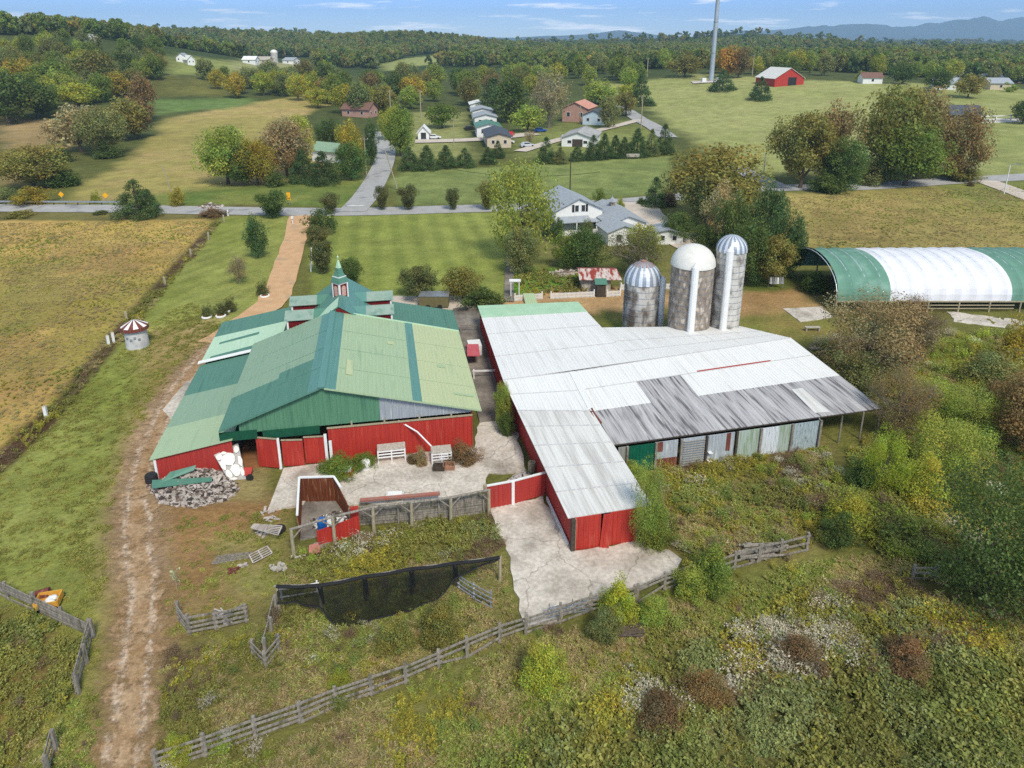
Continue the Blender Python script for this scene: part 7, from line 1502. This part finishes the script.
PL.update({'lawn': [weed(30, 130, .055, .9, .032, [(.14, .145, .034), (.15, .147, .04), (.13, .14, .032)], long=3.5, up=1.3), weed(31, 130, .05, 1.0, .032, [(.14, .145, .034), (.16, .147, .045)], long=3.5, up=1.3)],
  'bwhite': [weed(32, 620, 1.0, 1.2, .036, [(.11, .115, .05), (.13, .11, .06)], tops=((.66, .62, .50), .52, 1.35)), weed(33, 620, .85, 1.5, .036, [(.12, .12, .055), (.13, .10, .06)], tops=((.60, .56, .45), .55, 1.35))], 'bgold': [weed(34, 520, .95, 1.2, .042, [(.15, .15, .035), (.13, .13, .03)], tops=((.36, .29, .05), .8, .8)), weed(35, 520, .8, 1.4, .045, [(.19, .17, .03), (.15, .15, .03)])],
  'bgreen': [weed(36, 560, 1.0, 1.3, .05, [(.09, .115, .03), (.11, .13, .036)]), weed(37, 560, .8, 1.5, .05, [(.115, .14, .034), (.13, .15, .04)])], 'bdry': [weed(38, 640, .95, 1.2, .03, [(.15, .11, .07), (.10, .07, .045)], long=2.8), weed(39, 640, .75, 1.5, .03, [(.085, .055, .038), (.11, .075, .048)], long=2.8)], 'blime': [weed(40, 520, .9, 1.2, .05, [(.16, .20, .03), (.14, .17, .03)]), weed(41, 520, .7, 1.3, .05, [(.15, .185, .03)])]})
cover('lawn_grass', [([(170, 380), (130, 440), (112, 520), (104, 600), (96, 768), (0, 790), (-100, 640), (0, 478), (60, 412), (140, 330), (190, 300), (230, 330)], 4, {'lawn': 1}, 1.0, .0), ([(150, 520), (285, 510), (290, 600), (260, 640), (170, 660), (150, 600)], 3, {'lawn': 1}, 1.0, .4)])
tw = {'bwhite': .3, 'bgold': .8, 'bgreen': 1, 'bdry': .9, 'blime': .5}
cover('tall_weeds', [([(560, 730), (640, 670), (720, 640), (800, 596), (880, 575), (960, 610), (1060, 590), (1150, 660), (960, 660), (860, 676), (690, 712), (600, 726)], 1.1, {'bwhite': .55, 'bgold': .9, 'bgreen': .7, 'bdry': 1.1}, .9, .2), ([(640, 462), (700, 456), (820, 440), (862, 500), (846, 548), (760, 545), (690, 562), (668, 545), (652, 500)], .6, tw, .9, .25), ([(290, 556), (335, 552), (372, 534), (412, 526), (452, 522), (494, 516), (506, 552), (420, 566), (300, 578)], .9, tw, .75, .2),
  ([(0, 616), (40, 622), (86, 646), (74, 700), (30, 745), (0, 800), (-200, 800), (-200, 600)], .9, {'bgold': 1, 'bgreen': .8, 'blime': .7, 'bdry': .6, 'bwhite': .4}, .8, .2), ([(150, 790), (330, 722), (500, 652), (600, 622), (720, 588), (850, 556), (900, 560), (870, 590), (760, 622), (640, 672), (560, 730), (480, 800)], .28, tw, .7, .3), ([(290, 580), (505, 570), (512, 612), (520, 632), (440, 668), (330, 708), (156, 765), (160, 690), (170, 650), (262, 640)], .35, tw, .7, .3),
  ([(820, 345), (1060, 330), (1100, 600), (900, 580), (850, 530), (850, 450), (880, 420), (830, 380)], .8, {'bgreen': 1.4, 'bgold': .8, 'bdry': .8, 'blime': .6, 'bwhite': .4}, 1.3, .2), ([(500, 800), (540, 728), (640, 706), (720, 694), (860, 674), (960, 656), (1060, 650), (1400, 690), (1400, 1000), (400, 1000), (470, 860)], .35, {'bgreen': 1.5, 'bgold': .4, 'blime': .5}, .7, .2),
  ([(150, 760), (300, 725), (440, 672), (520, 640), (600, 615), (700, 582), (800, 552), (806, 560), (700, 592), (600, 625), (500, 660), (300, 738), (160, 775)], .8, tw, .7, .2)], 4.0)
cover('garden_plants', [([(514, 270), (578, 270), (592, 292), (516, 298)], 4, {'forb': 1, 'grass': .7, 'yell': .3}, 1.0, .1)])
for o_ in (bpy.data.objects['garden_plants'],): pass
# far woods: every tree beyond the single ones, one mass
wp = [crown_mesh(k_, 500 + i, 800, .075, M['leafi'])[0] for i, k_ in enumerate(['round', 'round', 'oval', 'round', 'oval'])]
OPEN = [[(60, 100), (235, 95), (330, 92), (210, 135), (190, 196), (60, 190)], [(164, 64), (190, 57), (248, 65), (300, 66), (306, 72), (240, 76), (170, 76)], [(376, 66), (410, 56), (448, 52), (454, 62), (420, 70), (385, 76)], [(228, 60), (314, 57), (316, 72), (228, 76)], [(600, 110), (620, 84), (690, 76), (800, 82), (1100, 90), (1100, 400), (600, 400)], [(400, 105), (660, 100), (660, 180), (400, 180)]]
n = 205000; lr = rsn.uniform(math.log(420), math.log(4600), n); an = rsn.uniform(-.86, .86, n); rr = np.exp(lr); x = rr * np.sin(an); y = rr * np.cos(an); zt = hgt(x, y); px, py = proj_np(x, y, zt)
k = (px > -260) & (px < 1290) & (py < np.where((px < 0) | (px > 1024), 104, 100)) & (py > 20); side = np.zeros(n, bool)
k &= (rr > np.where(px < 160, 560, np.where(px < 520, 640, 520)) * rsn.uniform(.95, 1.1, n)) 
for q in OPEN: k &= sdist(px, py, q) < 0
k &= (fbm(x, y, .0035, 21, 3) > .33) | (rr < 900)
x, y, zt, rr = x[k], y[k], zt[k], rr[k]; cell = {}; keep = []
for i in rsn.permutation(len(x)):
    g_ = max(6.5, rr[i] * .0056); c_ = (int(x[i] / g_), int(y[i] / g_), int(math.log(g_) * 3))
    if c_ not in cell: cell[c_] = 1; keep.append(i)
x, y, zt, rr = x[keep], y[keep], zt[keep], rr[keep]; n = len(x)
sc_h = rsn.uniform(9, 14, n); sc_w = np.maximum(sc_h * rsn.uniform(.7, 1.05, n), rr * .009)
pal = np.array([TINT['dk'], TINT['md'], TINT['dk'], TINT['dull'], TINT['dk'], TINT['md'], TINT['ol'], TINT['md'], TINT['dull']]); pk = (fbm(x, y, .006, 31, 3) * 7 + rsn.uniform(0, 5, n)).astype(int) % len(pal)
tint = pal[pk] * 1.0 * rsn.uniform(.8, 1.2, (n, 1))
scatter('far_woods', np.stack([x, y, zt - .5], 1), wp, rsn.integers(0, len(wp), n), np.stack([sc_w, sc_w, sc_h], 1), np.stack([np.zeros(n), np.zeros(n), rsn.uniform(0, 6.28, n)], 1), tint)
print('far trees', n)
# ------------------------------------------------------------------ distant hills
def range_(name, y0, prof, dep, seed):
    """a ridge line far away: height along x, falling both ways"""
    mb = MB(); xs = np.linspace(prof[0][0], prof[-1][0], 260); hs_ = np.interp(xs, [p[0] for p in prof], [p[1] for p in prof]); hs_ = hs_ + (fbm(xs, xs * 0 + seed, .0026, seed, 5) - .5) * .62 * hs_
    rows = []
    for j, (f, s) in enumerate([(-1, 0), (-.7, .22), (-.45, .5), (-.2, .84), (0, 1), (.3, .7), (1, 0)]):
        yy = y0 + f * dep; rows.append([Vector((x, yy + 90 * math.sin(x * .004 + j), max(-14, -12 + h_ * s * (1 + .16 * (vnoise(np.array(x * .003), np.array(j * 1.7 + seed), seed) - .5))))) for x, h_ in zip(xs, hs_)])
    for a, b in zip(rows[:-1], rows[1:]):
        for i in range(len(a) - 1): mb.face(a[i], a[i + 1], b[i + 1], b[i])
    return tag(mb.build(name, M['mtn'], smooth=True), kind='structure')
M['mtn'] = surf('wooded_mountain', (.038, .055, .028, 1), (.052, .068, .034, 1), .004, .95, c3=(.03, .045, .025, 1), s3=.01, bump=.0)
range_('mountains', 8200, [(1600, 60), (2600, 100), (3300, 190), (3900, 230), (4300, 190), (4700, 250), (5000, 300), (5400, 235), (5700, 290), (6100, 320), (6500, 350), (7200, 330), (8000, 250)], 900, 3)
range_('distant_hills', 7400, [(-7500, 60), (-5200, 95), (-3000, 70), (-900, 62), (300, 70), (1100, 112), (1800, 70), (2400, 128), (3100, 90), (4200, 80), (6500, 100)], 800, 8)
# ------------------------------------------------------------------ air
hz_ = MB(); hz_.box((0, 4000, 190), (17800, 11600, 440)); hz = tag(hz_.build('haze', []), kind='stuff')
hz.data.materials.clear(); m, nt, N, L = nmat('haze_air'); out = N('ShaderNodeOutputMaterial'); pv = N('ShaderNodeVolumePrincipled'); pv.inputs['Density'].default_value = HAZE; pv.inputs['Color'].default_value = (.46, .68, .97, 1); pv.inputs['Anisotropy'].default_value = .0
L(pv.outputs[0], out.inputs['Volume']); hz.data.materials.append(m)
# ------------------------------------------------------------------ daylight
EL, AZ = R(50), R(158)         # high sun behind the camera, a little to the right
sv = Vector((math.sin(AZ) * math.cos(EL), math.cos(AZ) * math.cos(EL), math.sin(EL)))
sl = bpy.data.lights.new('sun', 'SUN'); sl.energy = 2.6; sl.angle = R(14); sl.color = (1, .94, .83); so = bpy.data.objects.new('sun', sl); C.objects.link(so); so.rotation_euler = sv.to_track_quat('Z', 'Y').to_euler(); so.location = (0, 0, 100)
w = bpy.data.worlds.new('World'); S.world = w; w.use_nodes = True; nt = w.node_tree; nt.nodes.clear(); N, L = nt.nodes.new, nt.links.new
out = N('ShaderNodeOutputWorld'); bg = N('ShaderNodeBackground'); sky = N('ShaderNodeTexSky'); sky.sky_type = 'NISHITA'; sky.sun_disc = False; sky.sun_elevation = EL; sky.sun_rotation = AZ; sky.altitude = 300; sky.air_density = 1.0; sky.dust_density = .3; sky.ozone_density = 2.5
bg.inputs['Strength'].default_value = .15
tc = N('ShaderNodeTexCoord'); mp = N('ShaderNodeMapping'); mp.inputs['Scale'].default_value = (5.5, 5.5, 60); L(tc.outputs['Generated'], mp.inputs[0]); nz = N('ShaderNodeTexNoise'); nz.inputs['Scale'].default_value = 1.6; nz.inputs['Detail'].default_value = 7; nz.inputs['Roughness'].default_value = .62; L(mp.outputs[0], nz.inputs['Vector'])
mr = N('ShaderNodeMapRange'); mr.inputs[1].default_value = .55; mr.inputs[2].default_value = .68; mr.clamp = True; L(nz.outputs['Fac'], mr.inputs[0])
tint = N('ShaderNodeMix'); tint.data_type = 'RGBA'; tint.blend_type = 'MULTIPLY'; tint.inputs[0].default_value = 1; L(sky.outputs[0], tint.inputs[6]); sx = N('ShaderNodeSeparateXYZ'); L(tc.outputs['Generated'], sx.inputs[0]); rp = N('ShaderNodeValToRGB'); L(sx.outputs[2], rp.inputs[0]); e_ = rp.color_ramp.elements; e_[0].position = 0.0; e_[0].color = SKY0; e_[1].position = .07; e_[1].color = SKY1; q_ = rp.color_ramp.elements.new(.35); q_.color = (1.12, 1.0, .74, 1); L(rp.outputs[0], tint.inputs[7])
mx = N('ShaderNodeMix'); mx.data_type = 'RGBA'; L(mr.outputs[0], mx.inputs[0]); L(tint.outputs[2], mx.inputs[6]); mx.inputs[7].default_value = (8.2, 8.3, 8.5, 1); L(mx.outputs[2], bg.inputs[0]); L(bg.outputs[0], out.inputs[0])
vs = S.view_settings; vs.view_transform = 'Standard'; vs.look = 'None'; vs.exposure = EXPO; vs.gamma = 1; vs.use_curve_mapping = False
cy = S.cycles; cy.max_bounces = 6; cy.diffuse_bounces = 3; cy.glossy_bounces = 2; cy.transmission_bounces = 3; cy.transparent_max_bounces = 8; cy.volume_bounces = 1; cy.use_denoising = False; cy.caustics_reflective = False; cy.caustics_refractive = False
try: cy.denoiser = 'OPENIMAGEDENOISE'; cy.denoising_input_passes = 'RGB_ALBEDO_NORMAL'
except Exception: pass
